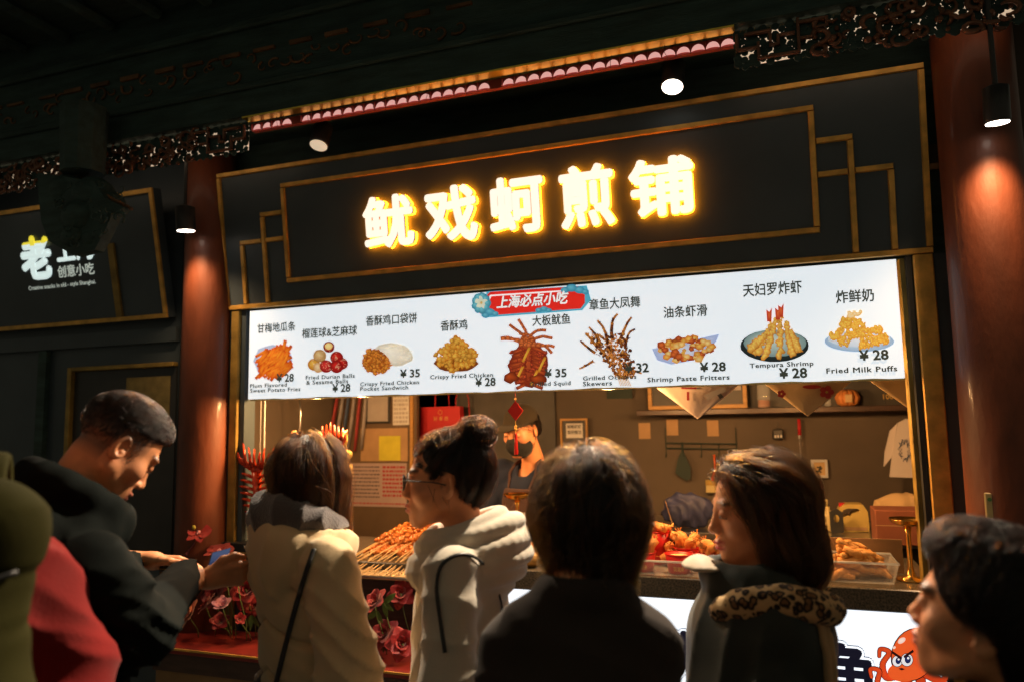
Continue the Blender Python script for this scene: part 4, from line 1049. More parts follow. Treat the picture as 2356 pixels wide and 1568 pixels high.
def wallcard(name, label, cat, u0, v0, u1, v1, m, Y=YB - .006, t=.004, group=None, frame=None):
    a = at(u0, v0, Y); b = at(u1, v1, Y)
    r = thing(name, label, cat, ((a[0] + b[0]) / 2, Y, min(a[2], b[2])), 0, group); o = np.array(r.location)
    x0, x1, z0, z1 = min(a[0], b[0]), max(a[0], b[0]), min(a[2], b[2]), max(a[2], b[2])
    if frame:
        w_ = frame[1]
        for A, B in (((x0, z0), (x1, z0 + w_)), ((x0, z1 - w_), (x1, z1)), ((x0, z0 + w_), (x0 + w_, z1 - w_)), ((x1 - w_, z0 + w_), (x1, z1 - w_))):
            MB(o).box((A[0], Y - .012, A[1]), (B[0], Y + .005, B[1]), .002).out('frame_bar', M[frame[0]], r)
        MB(o).box((x0 + w_, Y, z0 + w_), (x1 - w_, Y + t, z1 - w_)).out('picture', M[m], r)
    else: MB(o).box((x0, Y, z0), (x1, Y + t, z1)).out('sheet', M[m], r)
    return r, x0, x1, z0, z1, o
def lines(r, o, x0, x1, z0, z1, n_, m, Y, frac=.5, name='print'):
    mb = MB(o)
    for i in range(n_):
        z = z1 - (z1 - z0) * (i + .6) / n_; x = x0
        while x < x1 - .006:
            w_ = random.uniform(.006, .022); mb.box((x, Y - .0006, z - (z1 - z0) / n_ * frac / 2), (min(x + w_, x1), Y - .0001, z + (z1 - z0) / n_ * frac / 2)); x += w_ + random.uniform(.003, .008)
    ob = mb.out(name, M[m], r); ob['kind'] = 'stuff'
# upper cabinet on the right with picture in front
a = at(1725, 930, 1.35); b = at(2120, 938, 1.35)
cabx0, cabx1, cabz = a[0], b[0], (a[2] + b[2]) / 2
sh = thing('wall_shelf', 'long dark wall shelf above the kitchen wall, holding jars and a lantern', 'shelf', ((cabx0 + cabx1) / 2, 1.45, cabz)); so_ = np.array(sh.location)
MB(so_).box((cabx0 - .62, 1.30, cabz - .03), (.84, 1.548, cabz), .003).out('board', M['dark_wood'], sh)
MB(so_).box((cabx0, 1.50, cabz + .001), (.84, 1.548, cabz + .5)).out('back_panel', M['box_dark'], sh)
r, x0, x1, z0, z1, o = wallcard('framed_picture', 'large wooden framed picture standing on the wall shelf, half hidden by the pennant', 'picture', 1487, 800, 1720, 937, 'box_dark', 1.38, .004, None, ('wood_frame', .022))
MB(o).box((x1 - .13, 1.378, z0 + .10), (x1 - .03, 1.3795, z0 + .18)).out('photo_print', M['paper_dim'], r)
def jar(u, v, Y, r, h, label, m, name='glass_jar', cat='jar'):
    p_ = at(u, v, Y); p_[2] = cabz; t = thing(name, label, cat, p_); MB(p_).lathe(p_, [(r * .9, .001), (r, .01), (r, h * .75), (r * .7, h * .9), (r * .72, h)], 20).out('body', M[m], t, smooth=True)
    return t, p_
t, p_ = jar(1758, 925, 1.40, .035, .16, 'clear glass jar with amber syrup on the wall shelf', 'glass')
MB(p_).lathe(p_, [(.031, .004), (.032, .012), (.032, .045)], 18).out('syrup', M['amber'], t, smooth=True)
for u, lab in ((1835, 'small clear bottle on the shelf between two pennants'), (1905, 'small clear bottle beside the orange lantern')): jar(u, 925, 1.40, .016, .06, lab, 'glass', 'small_bottle', 'bottle')
p_ = at(1950, 912, 1.40); p_[2] = cabz
t = thing('orange_lantern', 'round orange ribbed lantern on the shelf beside the red-flower pennant', 'lantern', p_)
M['lantern'] = mat('lantern_paper', (.55, .20, .05), .6, var=.2, vscale=10)
for k in range(10):
    a = k * .628; m = MB(p_); m.tube([p_ + np.array([.012 * math.cos(a), .012 * math.sin(a), .001]), p_ + np.array([.04 * math.cos(a), .04 * math.sin(a), .022]), p_ + np.array([.045 * math.cos(a), .045 * math.sin(a), .045]), p_ + np.array([.035 * math.cos(a), .035 * math.sin(a), .07]), p_ + np.array([.01 * math.cos(a), .01 * math.sin(a), .086])], [.008, .017, .019, .016, .006], 8); m.out('rib', M['lantern'], t, smooth=True)
MB(p_).box(p_ + [-.018, -.068, .02], p_ + [.018, -.062, .062], .003).out('label', M['beige_cloth'], t)
r, x0, x1, z0, z1, o = wallcard('price_board', 'dark board with number 100 at the right end of the shelf', 'board', 2030, 840, 2108, 935, 'box_dark', 1.44, .01)
lettering('numerals', '100', at(2032, 917, 1.4385), ex, ez, .05, None, M['gold_ink'], r, o, .0005, bold=.02)
lettering('small_print', '上海市黄浦区', at(2055, 908, 1.4385), ex, ez, .10, None, M['ink_red'], r, o, .0005)
# pennants hanging from the lower edge of the menu
def pennant(label, u0, u1, vt, ut, vt2, m, extra=None, Y=.15, cut=None):
    a, b, c = at(u0, vt, Y), at(u1, vt - 1, Y), at(ut, vt2, Y); zt = 1.70
    t = thing('cloth_pennant', label, 'pennant', (c[0], Y, c[2]), group='triangular cloth pennants under the menu'); o = np.array(t.location)
    k = (zt - a[2]) / (a[2] - c[2]); a2, b2 = a + (a - c) * k, b + (b - c) * k
    a2[2] = b2[2] = zt
    if cut is not None: b2 = np.array([cut, Y, zt]); 
    P = [a2, c, b2] if cut is None else [a2, a2 + (c - a2) * .999, np.array([cut, Y, c[2] + (zt - c[2]) * (cut - c[0]) / max(1e-3, (b + (b - c) * k)[0] - c[0])]), b2]
    n_ = 14; V = []; F = []
    for i in range(n_ + 1):
        s = i / n_; L_ = a2 + (c - a2) * s; R_ = b2 + (c - b2) * s
        for j in range(9):
            q = j / 8; p_ = L_ + (R_ - L_) * q; p_ = p_ + [0, .006 * math.sin(q * 7 + s * 3) * (1 - s) , 0]; V.append(p_ - o)
    for i in range(n_):
        for j in range(8): F.append((i * 9 + j, (i + 1) * 9 + j, (i + 1) * 9 + j + 1, i * 9 + j + 1))
    me = raw('cloth', V, F); ob = link('cloth', me, M[m], t, smooth=True); md = ob.modifiers.new('thickness', 'SOLIDIFY'); md.thickness = .0015
    for P_, mm, nm in (extra or []):
        MB(o).slab([at(u, v, Y - .0075) for u, v in P_], (0, -1, 0), .0006).out(nm, M[mm], t)
def disc(u, v, r, n_=12, sq=.9): return [(u + r * math.cos(6.2832 * i / n_), v + r * sq * math.sin(6.2832 * i / n_)) for i in range(n_)]
pennant('pale pink pennant with a red tassel print and newspaper patch', 1508, 1703, 890, 1605, 963, 'pink_cloth',
        [([(1567, 890), (1568, 894), (1602, 894), (1603, 890)], 'ink_red', 'lantern_print'), ([(1580, 900), (1580, 920), (1586, 920), (1586, 900)], 'ink_red', 'tassel_print'), ([(1620, 908), (1628, 920), (1672, 898), (1664, 888)], 'paper_dim', 'news_print'), ([(1650, 908), (1657, 917), (1665, 912), (1658, 903)], 'box_dark', 'tape_print')])
fl = lambda u, v, r, nm='flower_print': [(disc(u + r * math.cos(k * 1.257), v + r * .9 * math.sin(k * 1.257), r * .72, 10), 'ink_red', nm) for k in range(5)] + [(disc(u, v, r * .2, 8), 'yellow_note', 'flower_heart')]
pennant('beige pennant printed with red plum flowers', 1768, 1952, 889, 1858, 957, 'beige_cloth', fl(1902, 901, 10) + fl(1798, 905, 6) + [(disc(1868, 889, 22, 14, .22), 'ink_red', 'lantern_print')])
pennant('plain beige pennant partly hidden behind the right post', 2018, 2190, 887, 2103, 948, 'beige_cloth')
# hook rail with tools
p0, p1 = at(1532, 1018, 1.53), at(1694, 1020, 1.53)
hr = thing('hook_rail', 'dark wire hook rail on the kitchen wall', 'rail', ((p0[0] + p1[0]) / 2, 1.53, p0[2])); ho = np.array(hr.location)
for dz in (0, -.03): MB(ho).tube([p0 + [0, 0, dz], p1 + [0, 0, dz]], .004, 6).out('wire', M['dark_green'], hr)
for u in (1532, 1571, 1613, 1653, 1694):
    q = at(u, 1018, 1.526); e_ = .09 if u in (1532, 1694) else 0
    MB(ho).tube([q + [0, 0, e_], q + [0, 0, -.07], q + [0, -.014, -.082], q + [0, -.02, -.066]], .003, 6).out('hook', M['dark_green'], hr)
q = at(1571, 1075, 1.51)
br = thing('hanging_brush', 'dark leaf-shaped brush hanging from the hook rail', 'brush', q); m = MB(q)
m.slab([q + np.array([x, 0, z]) for x, z in ((-.008, .09), (-.03, .04), (-.045, -.03), (-.02, -.05), (.02, -.075), (.042, -.06), (.045, .0), (.025, .05), (.008, .09))], (0, -1, 0), .016); m.out('bristles', M['dark_green'], br)
m = MB(q); m.tube([q + [0, .006, .08], q + [0, .006, .15]], .005, 6); m.out('handle', M['dark_green'], br)
q = at(1645, 1085, 1.505)
br = thing('pastry_brush', 'orange handled brush hanging from the hook rail', 'brush', q); m = MB(q)
m.tube([q + [0, 0, .10], q + [.002, 0, .04], q + [.0, 0, -.0], q + [-.015, 0, -.045]], [.017, .012, .014, .03], 8, flat=.4); m.out('handle', M['orange_plastic'], br, smooth=True)
m = MB(q); m.box(q + [-.055, -.008, -.075], q + [.02, .008, -.045]); m.out('ferrule', M['brass_dark'], br)
m = MB(q); m.box(q + [-.053, -.007, -.115], q + [.018, .007, -.0755]); m.out('bristles', M['cream_plastic'], br)
q = at(1790, 998, 1.52)
tm = thing('black_gauge', 'small black gadget with white marks on the kitchen wall', 'gauge', q); m = MB(q); m.box(q + [-.03, -.012, -.03], q + [.03, .012, .03], .008); m.out('case', M['black'], tm)
m = MB(q); [m.box(q + [x, -.0128, -.018], q + [x + .008, -.0122, -.004]) for x in (-.018, -.004, .012)]; m.out('marks', M['paper'], tm)
m = MB(q); m.tube([q + [0, 0, .03], q + [.002, 0, .07]], .002, 5); m.out('cord', M['black'], tm)
# ladle skimmer
q = at(1838, 962, 1.50); q2 = at(1840, 1000, 1.50); q3 = at(1843, 1082, 1.50)
lk = thing('wire_skimmer', 'long wire skimmer with red handle hanging on the kitchen wall', 'skimmer', q3)
MB(q3).tube([q, q2], .009, 8).out('handle', M['bag_red'], lk, smooth=True)
MB(q3).tube([q2 + [0, 0, -.0005], q2 + [.0, 0, -.02]], .007, 8).out('ferrule', M['steel'], lk)
MB(q3).tube([q2 + [0, 0, -.021], q3], .0035, 6).out('rod', M['steel'], lk)
c = q3 + [.03, 0, -.075]; MB(q3).tube([c + [.078 * math.cos(a), 0, .075 * math.sin(a)] for a in np.linspace(0, 6.2832, 33)], .003, 6).out('hoop', M['steel'], lk)
m = MB(q3)
for k in range(-6, 7):
    x = k * .0115; h_ = math.sqrt(max(0, .075 ** 2 - x * x)); m.tube([c + [x, 0, -h_], c + [x, .012, 0], c + [x, 0, h_]], .0008, 4); m.tube([c + [-h_, 0, x], c + [0, .012, x], c + [h_, 0, x]], .0008, 4)
mo_ = m.out('mesh', M['steel'], lk); mo_['kind'] = 'stuff'
r, x0, x1, z0, z1, o = wallcard('framed_print', 'small white framed print beside the wire skimmer', 'picture', 1865, 1056, 1906, 1098, 'beige_cloth', 1.53, .004, None, ('paper', .014))
m = MB(o); cx_, cz = (x0 + x1) / 2, (z0 + z1) / 2
for k in range(14): m.ball((cx_ + random.uniform(-.018, .018), 1.5285, cz + random.uniform(-.02, .02)), (.006, .0006, .005), 7, 4)
m.out('drawing', M['ink'], r)
r, x0, x1, z0, z1, o = wallcard('framed_note', 'small wooden framed note with two handwritten lines behind the staff cap', 'picture', 1289, 962, 1354, 1040, 'box_dark', 1.52, .004, None, ('wood_frame', .012))
n0, n1 = at(1302, 973, 1.519), at(1341, 1006, 1.519)
MB(o).box((n0[0], 1.5185, n1[2]), (n1[0], 1.5198, n0[2])).out('note_paper', M['paper'], r)
for i, s in enumerate(('咖喱虾虾', '饭的做法')): lettering('note_lettering', s, np.array([n0[0] + .008, 1.5183, n0[2] - .032 - i * .034]), ex, ez, n1[0] - n0[0] - .016, .024, M['ink'], r, o, .0003, bold=.02)
for u, v, lab in ((1483, 990, 'small brown paper scrap left of the hook rail'), (1547, 982, 'faded brown card above the left end of the hook rail'), (1640, 984, 'faded brown card above the orange brush')):
    wallcard('paper_scrap', lab, 'card', u - 14, v - 18, u + 14, v + 18, 'kraft', YB - .004, .003, 'faded cards on the kitchen wall')
# t-shirt on a hanger
q = at(2098, 1030, 1.30)
ts = thing('white_shirt', 'white printed shirt hanging at the right end of the kitchen wall', 'shirt', q)
P = [at(u, v, 1.30) for u, v in ((2066, 972), (2085, 962), (2100, 966), (2150, 968), (2150, 1100), (2048, 1096), (2054, 1040))]
MB(q).slab(P, (0, -1, 0), .03).out('body', M['white_cloth'], ts)
P = [at(u, v, 1.31) for u, v in ((2064, 974), (2052, 1050), (2034, 1072), (2036, 1040), (2048, 990))]
MB(q).slab(P, (0, -1, 0), .02).out('sleeve', M['white_cloth'], ts)
m = MB(q)
for k in range(26): m.tube([at(2082 + 18 * math.cos(a) * U(.3, 1) , 1035 + 30 * math.sin(a) * U(.4, 1), 1.2985) for a in np.linspace(k * .24, k * .24 + .4, 4)], .0012, 4)
m.out('print', M['stripe_blue'], ts)
# left part of the room
YL = 1.2
lw = thing('partition_board', 'brown partition board with pinned papers at the left of the stall', 'board', ((at(700, 1000, YL)[0]), YL, 0)); lwo = np.array(lw.location)
q0, q1 = at(585, 1000, YL), at(958, 1000, YL)
M['part_brown'] = mat('partition_brown', (.13, .085, .05), .6, var=.2, vscale=4)
MB(lwo).box((q0[0] - .1, YL + .006, .03), (q1[0], YL + .04, 2.44)).out('panel', M['part_brown'], lw)
z_ = at(690, 1000, YL)[0]; MB(lwo).box((z_, YL - .012, .03), (z_ + .09, YL + .0055, 2.44)).out('dark_batten', M['box_dark'], lw)
z_ = at(945, 1000, YL)[0]; MB(lwo).box((z_, YL - .012, .03), (z_ + .02, YL + .0055, 2.44)).out('edge_batten', M['wood_frame'], lw)
z_ = at(575, 1000, YL)[0]; MB(lwo).box((z_, YL - .012, .03), (z_ + .04, YL + .0055, 2.44)).out('edge_batten', M['wood_frame'], lw)
YL -= .003
r, x0, x1, z0, z1, o = wallcard('brown_poster', 'brown poster with faint round drawing behind the upright squids', 'poster', 618, 925, 686, 1110, 'kraft', YL, .003)
r.children[0].data.materials[0] = M['part_brown']
MB(o).lathe(((x0 + x1) / 2, YL - .001, z0 + (z1 - z0) * .42), [(.045, 0), (.045, .0008)], 24, (0, 1, 0)).out('round_print', M['frieze_wood'], r)
r, x0, x1, z0, z1, o = wallcard('notice_sheet', 'pink notice sheet full of printed lines behind the cream coat', 'notice', 800, 1064, 936, 1166, 'notice', YL, .003)
lines(r, o, x0 + .01, x0 + (x1 - x0) * .55, z0 + .05, z1 - .01, 9, 'ink', YL, .3); lines(r, o, x0 + (x1 - x0) * .6, x1 - .012, z0 + .06, z1 - .01, 8, 'ink_red', YL, .55); lines(r, o, x0 + .01, x1 - .01, z0 + .012, z0 + .03, 1, 'ink_red', YL, .5)
wallcard('cork_sheet', 'brown sheet behind the yellow note', 'sheet', 830, 985, 938, 1060, 'kraft', YL, .003)
wallcard('yellow_note', 'bright yellow paper note pinned on the brown sheet', 'note', 872, 1002, 921, 1058, 'yellow_note', YL - .006, .003)
r, x0, x1, z0, z1, o = wallcard('white_sheet', 'white sheet printed with grey table above the yellow note', 'sheet', 904, 905, 941, 976, 'paper', YL - .004, .003); lines(r, o, x0 + .008, x1 - .008, z0 + .01, z1, 7, 'paper_dim', YL - .004, .6)
wallcard('grey_board', 'pale grey framed board beside the striped cloth', 'board', 842, 900, 898, 972, 'paper_dim', YL - .004, .003, None, ('black', .012))
wallcard('small_card', 'small pale card on the dark wall left of the red bag', 'card', 953, 980, 974, 1046, 'paper_dim', YB - .004, .003)
# striped cloth
q = at(790, 930, YL - .05); sc2 = thing('striped_cloth', 'red, blue and grey striped cloth hanging from a hook', 'cloth', q)
for i in range(8):
    u = 742 + i * 13; P = [at(u + 10, 900, YL - .04), at(u - 2 + i, 960, YL - .05 - .012 * (i % 2)), at(u - 22 + i * 3, 1060 - i * 4, YL - .04)]
    MB(q).tube(P, [.017, .018, .014], 8, flat=.4).out('stripe', M[('stripe_blue', 'stripe_grey', 'stripe_red', 'stripe_grey')[i % 4]], sc2, smooth=True)
q = at(735, 945, YL - .05); tm = thing('black_camera', 'small black round camera with two glints on the batten', 'camera', q)
MB(q).ball(q, .03, 14, 9).out('body', M['black'], tm, smooth=True); MB(q).lathe(q + [0, -.032, 0], [(.012, 0), (.014, .006)], 16, (0, 1, 0)).out('lens', M['steel'], tm)
q = at(690, 920, .5); cb2 = thing('curved_cable', 'grey cable curving down behind the octopus loop', 'cable', q)
MB(q).tube([at(688, 905, .5), at(692, 950, .5), at(690, 985, .5), at(683, 1020, .5), at(672, 1055, .5)], .004, 6).out('cable_run', M['steel'], cb2, smooth=True)
for u, lab in ((598, 'left of two thin white rods hanging above the upright squid'), (607, 'right of two thin white rods hanging above the upright squid')):
    q = at(u, 1075, .12); rd = thing('white_rod', lab, 'rod', q); MB(q).tube([q, [q[0], .12, 2.12]], .0028, 6).out('rod', M['paper'], rd)
# red shopping bags and blue panel
def bag(label, u0, v0, u1, v1, Y, text=None):
    a, b = at(u0, v0, Y), at(u1, v1, Y); t = thing('shopping_bag', label, 'bag', ((a[0] + b[0]) / 2, Y, b[2]), group='red paper bags on the back wall'); o = np.array(t.location)
    MB(o).slab([(a[0], Y, a[2]), (a[0] - .012, Y, b[2]), (b[0] + .012, Y, b[2]), (b[0], Y, a[2])], (0, -1, 0), -.06).out('body', M['bag_red'], t)
    c_ = (a[0] + b[0]) / 2
    for s in (-1, 1): MB(o).tube([(c_ + s * .05, Y - .03, a[2]), (c_ + s * .045, Y - .03, a[2] + .12), (c_ + s * .02, Y - .03, a[2] + .2)], .006, 6, flat=.5).out('handle', M['bag_red'], t)
    if text:
        lettering('bag_lettering', text, np.array([c_ - .045, Y - .0605, a[2] - .085]), ex, ez, .10, None, M['gold_ink'], t, o, .0004)
        MB(o).tube([(c_ + .014 * math.cos(q_), Y - .0608, a[2] - .035 + .014 * math.sin(q_)) for q_ in np.linspace(0, 6.2832, 17)], .0012, 5).out('ring_emblem', M['gold_ink'], t)
bag('red paper bag with gold characters hanging on the dark back wall', 978, 936, 1068, 1090, 1.42, '好 事 坊')
bag('second red paper bag half hidden behind the gold-lettered bag', 1040, 960, 1098, 1080, 1.50)
wallcard('blue_board', 'blue-grey board with yellow lower edge under the menu', 'board', 945, 880, 1050, 934, 'blue_panel', YB - .02, .01)
wallcard('green_board', 'dim green board high on the back wall above the staff', 'board', 1395, 880, 1455, 915, 'dark_green', YB - .02, .01)
dk = thing('dark_doorway', 'dark cupboard door behind the staff member', 'door', (at(1060, 1000, YB)[0], YB, .03)); d0, d1 = at(950, 1000, YB)[0], at(1280, 1000, YB)[0]
M['door_dark'] = mat('door_dark', (.06, .055, .05), .6, var=.2)
MB(dk.location).box((d0, YB - .02, .03), (d1, YB - .0005, 2.1)).out('leaf', M['door_dark'], dk)
# items on a back worktop
wz = at(1960, 1228, .9)[2]
wt = thing('back_worktop', 'grey steel worktop behind the counter', 'worktop', (-.5, 1.1, 0)); wo = np.array(wt.location)
MB(wo).box((-1.2, .80, wz - .04), (.70, 1.4, wz), .004).out('top', M['steel'], wt); MB(wo).box((-1.15, .84, .031), (.66, 1.38, wz - .041)).out('cabinet', M['box_dark'], wt)
def onwt(u, Y): p_ = at(u, 1225, Y); p_[2] = wz; return p_
q = onwt(1957, .98); jc = thing('jerrycan', 'yellow plastic jerrycan with moulded handle on the worktop', 'jerrycan', q)
# can outline with a handle hole
a_ = at(1957, 1195, .98)
def jp(u, v, d=0): return at(u, v, .98 + d)
zs = wz - jp(1957, 1226)[2]
body = [(1927, 1226), (1923, 1190), (1932, 1172), (1945, 1163), (1985, 1163), (1997, 1180), (2002, 1226)]
hole = [(1936, 1186), (1940, 1176), (1952, 1172), (1975, 1173), (1979, 1181), (1968, 1184), (1958, 1182), (1950, 1190), (1940, 1194)]
hc_ = np.mean([jp(*h) for h in hole], 0)
# ring-bridge between outline and hole
bo_ = [jp(*p_) + [0, 0, zs] for p_ in body]; ho_ = [jp(*p_) + [0, 0, zs] for p_ in hole]
def ring_solid(mb, outer, inner, c, t):
    def res(poly, n_=40):
        P = np.array(poly + [poly[0]]); ang = np.linspace(0, 2 * math.pi, n_, endpoint=False); o = []
        for a in ang:
            d = np.array([math.cos(a), math.sin(a)]); best = None
            for A, B in zip(P[:-1], P[1:]):
                A2, B2_ = A[[0, 2]] - c[[0, 2]], B[[0, 2]] - c[[0, 2]]; e = B2_ - A2; den = d[0] * e[1] - d[1] * e[0]
                if abs(den) < 1e-9: continue
                tt = (A2[0] * e[1] - A2[1] * e[0]) / den; ss = (A2[0] * d[1] - A2[1] * d[0]) / den
                if tt > 0 and -1e-6 <= ss <= 1 + 1e-6: best = tt if best is None else max(best, tt)
            best = best or .01; o.append(c + np.array([d[0] * best, 0, d[1] * best]))
        return o
    O, I = res(outer), res(inner); n_ = len(O); V = O + I + [p_ + [0, t, 0] for p_ in O] + [p_ + [0, t, 0] for p_ in I]; F = []
    for i in range(n_):
        j = (i + 1) % n_; F += [(i, n_ + i, n_ + j, j), (2 * n_ + i, 2 * n_ + j, 3 * n_ + j, 3 * n_ + i), (i, j, 2 * n_ + j, 2 * n_ + i), (n_ + i, 3 * n_ + i, 3 * n_ + j, n_ + j)]
    mb.add(V, F)
m = MB(q); ring_solid(m, bo_, ho_, hc_, .10); m.out('body', M['yellow_plastic'], jc)
MB(q).lathe(jp(1937, 1165, .05) + [0, 0, zs], [(.014, -.01), (.014, .012)], 16).out('cap', M['bag_red'], jc)
MB(q).box(jp(1940, 1222, -.002) + [0, 0, zs], jp(1995, 1216, -.0008) + [0, 0, zs]).out('label_band', M['kraft'], jc)
q = onwt(1907, .98); sp = thing('soap_pump', 'cream pump bottle beside the yellow jerrycan', 'bottle', q)
MB(q).lathe(q, [(.028, .001), (.03, .006), (.03, .07), (.024, .09), (.011, .10), (.011, .115)], 20).out('body', M['cream_plastic'], sp, smooth=True)
MB(q).tube([q + [0, 0, .115], q + [0, 0, .145], q + [-.04, -.004, .146], q + [-.046, -.004, .138]], [.005, .006, .006, .004], 8).out('pump', M['cream_plastic'], sp, smooth=True)
q = onwt(1927, .90); kn = thing('cleaver_block', 'black upright cleaver blade with a round hole on the worktop', 'cleaver', q)
bl = [np.array([q[0] + x, q[1], q[2] + z]) for x, z in ((-.028, .002), (-.03, .10), (.0, .118), (.028, .10), (.03, .002))]
hl = [np.array([q[0] + .012 * math.cos(a), q[1], q[2] + .07 + .018 * math.sin(a)]) for a in np.linspace(0, 6.2832, 14, endpoint=False)]
m = MB(q); ring_solid(m, bl, hl, q + [0, 0, .07], .006); m.out('blade', M['black'], kn)
# brown carton and cloth by the right post
q = at(2075, 1200, .62); q[2] = wz; bx = thing('carton', 'dark red brown carton behind the brass dish at the right post', 'box', q)
M['carton'] = mat('carton', (.22, .07, .035), .7, var=.15)
MB(q).box(q + [-.10, 0, .0], q + [.14, .18, .145], .003).out('body', M['carton'], bx); MB(q).box(q + [-.101, -.001, .08], q + [.03, -.0002, .083]).out('tape', M['kraft'], bx)
q = at(2095, 1165, .85); q[2] = wz + .0; cl_ = thing('folded_cloth', 'crumpled beige cloth above the carton', 'cloth', q)
LATE.append(('folds', 'beige_cloth', cl_, np.array(q), (.13, .06, .085), (.0, .24, .085), 5))
q0 = at(1990, 1285, .235); kb = thing('kraft_panel', 'upright brown card standing behind the tub of fried sticks', 'card', q0)
MB(q0).box((at(1902, 1285, .24)[0], .236, ZC + .001), (at(2078, 1285, .24)[0], .24, ZC + .125)).out('sheet', M['kraft'], kb)
# navy carrier bag on the worktop, wooden board
q = onwt(1575, .95); nb_ = thing('navy_bag', 'crumpled navy blue bag on the worktop behind the prawn cups', 'bag', q); 
LATE.append(('folds', 'navy_bag', nb_, np.array(q), (.13, .05, .085), (.02, .0, .085), 8))
m = MB(q); m.tube([q + [-.08, -.07, .14], q + [-.05, -.075, .03]], .002, 5); m.out('strap', M['kraft'], nb_)
q = onwt(1487, .9); wb = thing('cutting_board', 'upright pale wooden board behind the dark-haired person', 'board', q); MB(q).box(q + [-.05, 0, .001], q + [.014, .02, .19], .004).out('plank', M['wood_frame'], wb)
q = onwt(1652, 1.0); ut = thing('steel_clips', 'small steel clips standing beside the navy bag', 'clips', q)
for k in range(4): MB(q).tube([q + [k * .012, 0, .001], q + [k * .012 + .004, 0, .12 + .01 * (k % 2)], q + [k * .012 + .01, .01, .155]], .0035, 6).out('clip', M['steel'], ut)
# red charm on the menu's lower edge
tp, dm0, dm1, dl, tb = at(1185, 905, -.012), at(1185, 921, -.012), at(1185, 967, -.012), at(1168, 944, -.012), at(1184, 1043, -.012)
ch = thing('hanging_charm', 'red diamond charm with tassel hanging from the lower edge of the menu', 'charm', tp)
M['charm'] = mat('charm_red', (.70, .02, .015), .4, var=.08)
hw_ = dm0[0] - dl[0]; zc = (dm0[2] + dm1[2]) / 2; hz = (dm0[2] - dm1[2]) / 2; x_ = tp[0]
m = MB(tp); m.slab([(x_ - hw_, -.012, zc), (x_, -.012, zc - hz), (x_ + hw_, -.012, zc), (x_, -.012, zc + hz)], (0, -1, 0), .004); m.out('diamond', M['charm'], ch)
MB(tp).tube([(x_, -.012, zc - hz), (x_, -.012, zc - hz - .05)], .0012, 5).out('cord', M['brass'], ch); MB(tp).tube([(x_, -.012, zc + hz), (x_, -.010, 1.69)], .0012, 5).out('cord', M['charm'], ch)
MB(tp).ball((x_, -.012, zc + hz + .008), .005, 8, 6).out('bead', M['brass'], ch, smooth=True)
for dz in (.024, .034): MB(tp).ball((x_, -.012, zc - hz - dz), .006, 10, 6).out('bead', M['brass'], ch, smooth=True)
m = MB(tp); zt_ = zc - hz - .05
for k in range(22):
    a = k * 2.4; r_ = .0018 * math.sqrt(k); m.tube([(x_ + r_ * .4 * math.cos(a), -.012 + r_ * .4 * math.sin(a), zt_), (x_ + r_ * math.cos(a), -.012 + r_ * math.sin(a), tb[2] + random.uniform(-.004, .004))], .0016, 5)
to = m.out('tassel', M['charm'], ch); to['kind'] = 'stuff'
# signs on the right
q = at(2362, 1048, .02); bs = thing('blue_payment_sign', 'blue payment plaque with white character at the right edge', 'sign', q)
M['pay_blue'] = mat('pay_blue', (.015, .05, .42), .35)
a, b = at(2339, 998, .0), at(2400, 1095, .0); MB(q).box((a[0], .0, b[2]), (b[0], .012, a[2]), .006).out('plaque', M['pay_blue'], bs)
lettering('character', '支', np.array([a[0] + .012, -.0008, a[2] - .04]), ex, ez, .032, .03, M['menu_white'], bs, np.array(q), .0006, bold=.02)
lettering('small_print', '推荐使用', np.array([a[0] + .006, -.0008, b[2] + .045]), ex, ez, .05, None, M['menu_white'], bs, np.array(q), .0006)
MB(q).box((a[0] + .02, -.0012, b[2] + .012), (a[0] + .05, -.0004, b[2] + .036)).out('white_square', M['menu_white'], bs)
q = at(2310, 1150, -.22); ws = thing('notice_plaque', 'small cream plaque with coloured dots and a red motif at the right edge', 'sign', q)
a, b = at(2264, 1132, -.22), at(2400, 1172, -.22)
MB(q).box((a[0], -.22, b[2] - .03), (b[0], -.212, a[2]), .006).out('board', M['cream_plastic'], ws)
m = MB(q)
for u, v, r_ in ((2335, 1128, .012), (2348, 1124, .014), (2362, 1128, .012)): m.lathe(at(u, v + 4, -.2208), [(r_, 0), (r_, .008)], 18, (0, 1, 0))
m.out('cloud_top', M['cream_plastic'], ws)
for u, v, c in ((2277, 1148, (.10, .25, .08)), (2290, 1146, (.12, .3, .5)), (2304, 1147, (.6, .2, .04)), (2316, 1149, (.5, .05, .08))):
    M_ = mat('dot', c, .5); MB(q).lathe(at(u, v, -.2212), [(.006, 0), (.006, .001)], 16, (0, 1, 0)).out('coloured_dot', M_, ws)
m = MB(q); [m.ball(at(2340 + k * 6, 1136 + (k % 2) * 4, -.2212), (.007, .0008, .004), 8, 5) for k in range(4)]; m.out('red_motif', M['ink_red'], ws)
MB(q).box((a[0] + .02, -.2115, .9), (a[0] + .05, -.2, b[2] + .01)).out('support', M['black'], ws)
sd = thing('side_stand', 'dark cabinet at the right end of the counter carrying the cream plaque', 'cabinet', (.75, -.1, 0))
MB(sd.location).box((.565, -.30, .013), (1.2, -.2505 + .16, .905), .004).out('body', M['dark_wood'], sd)

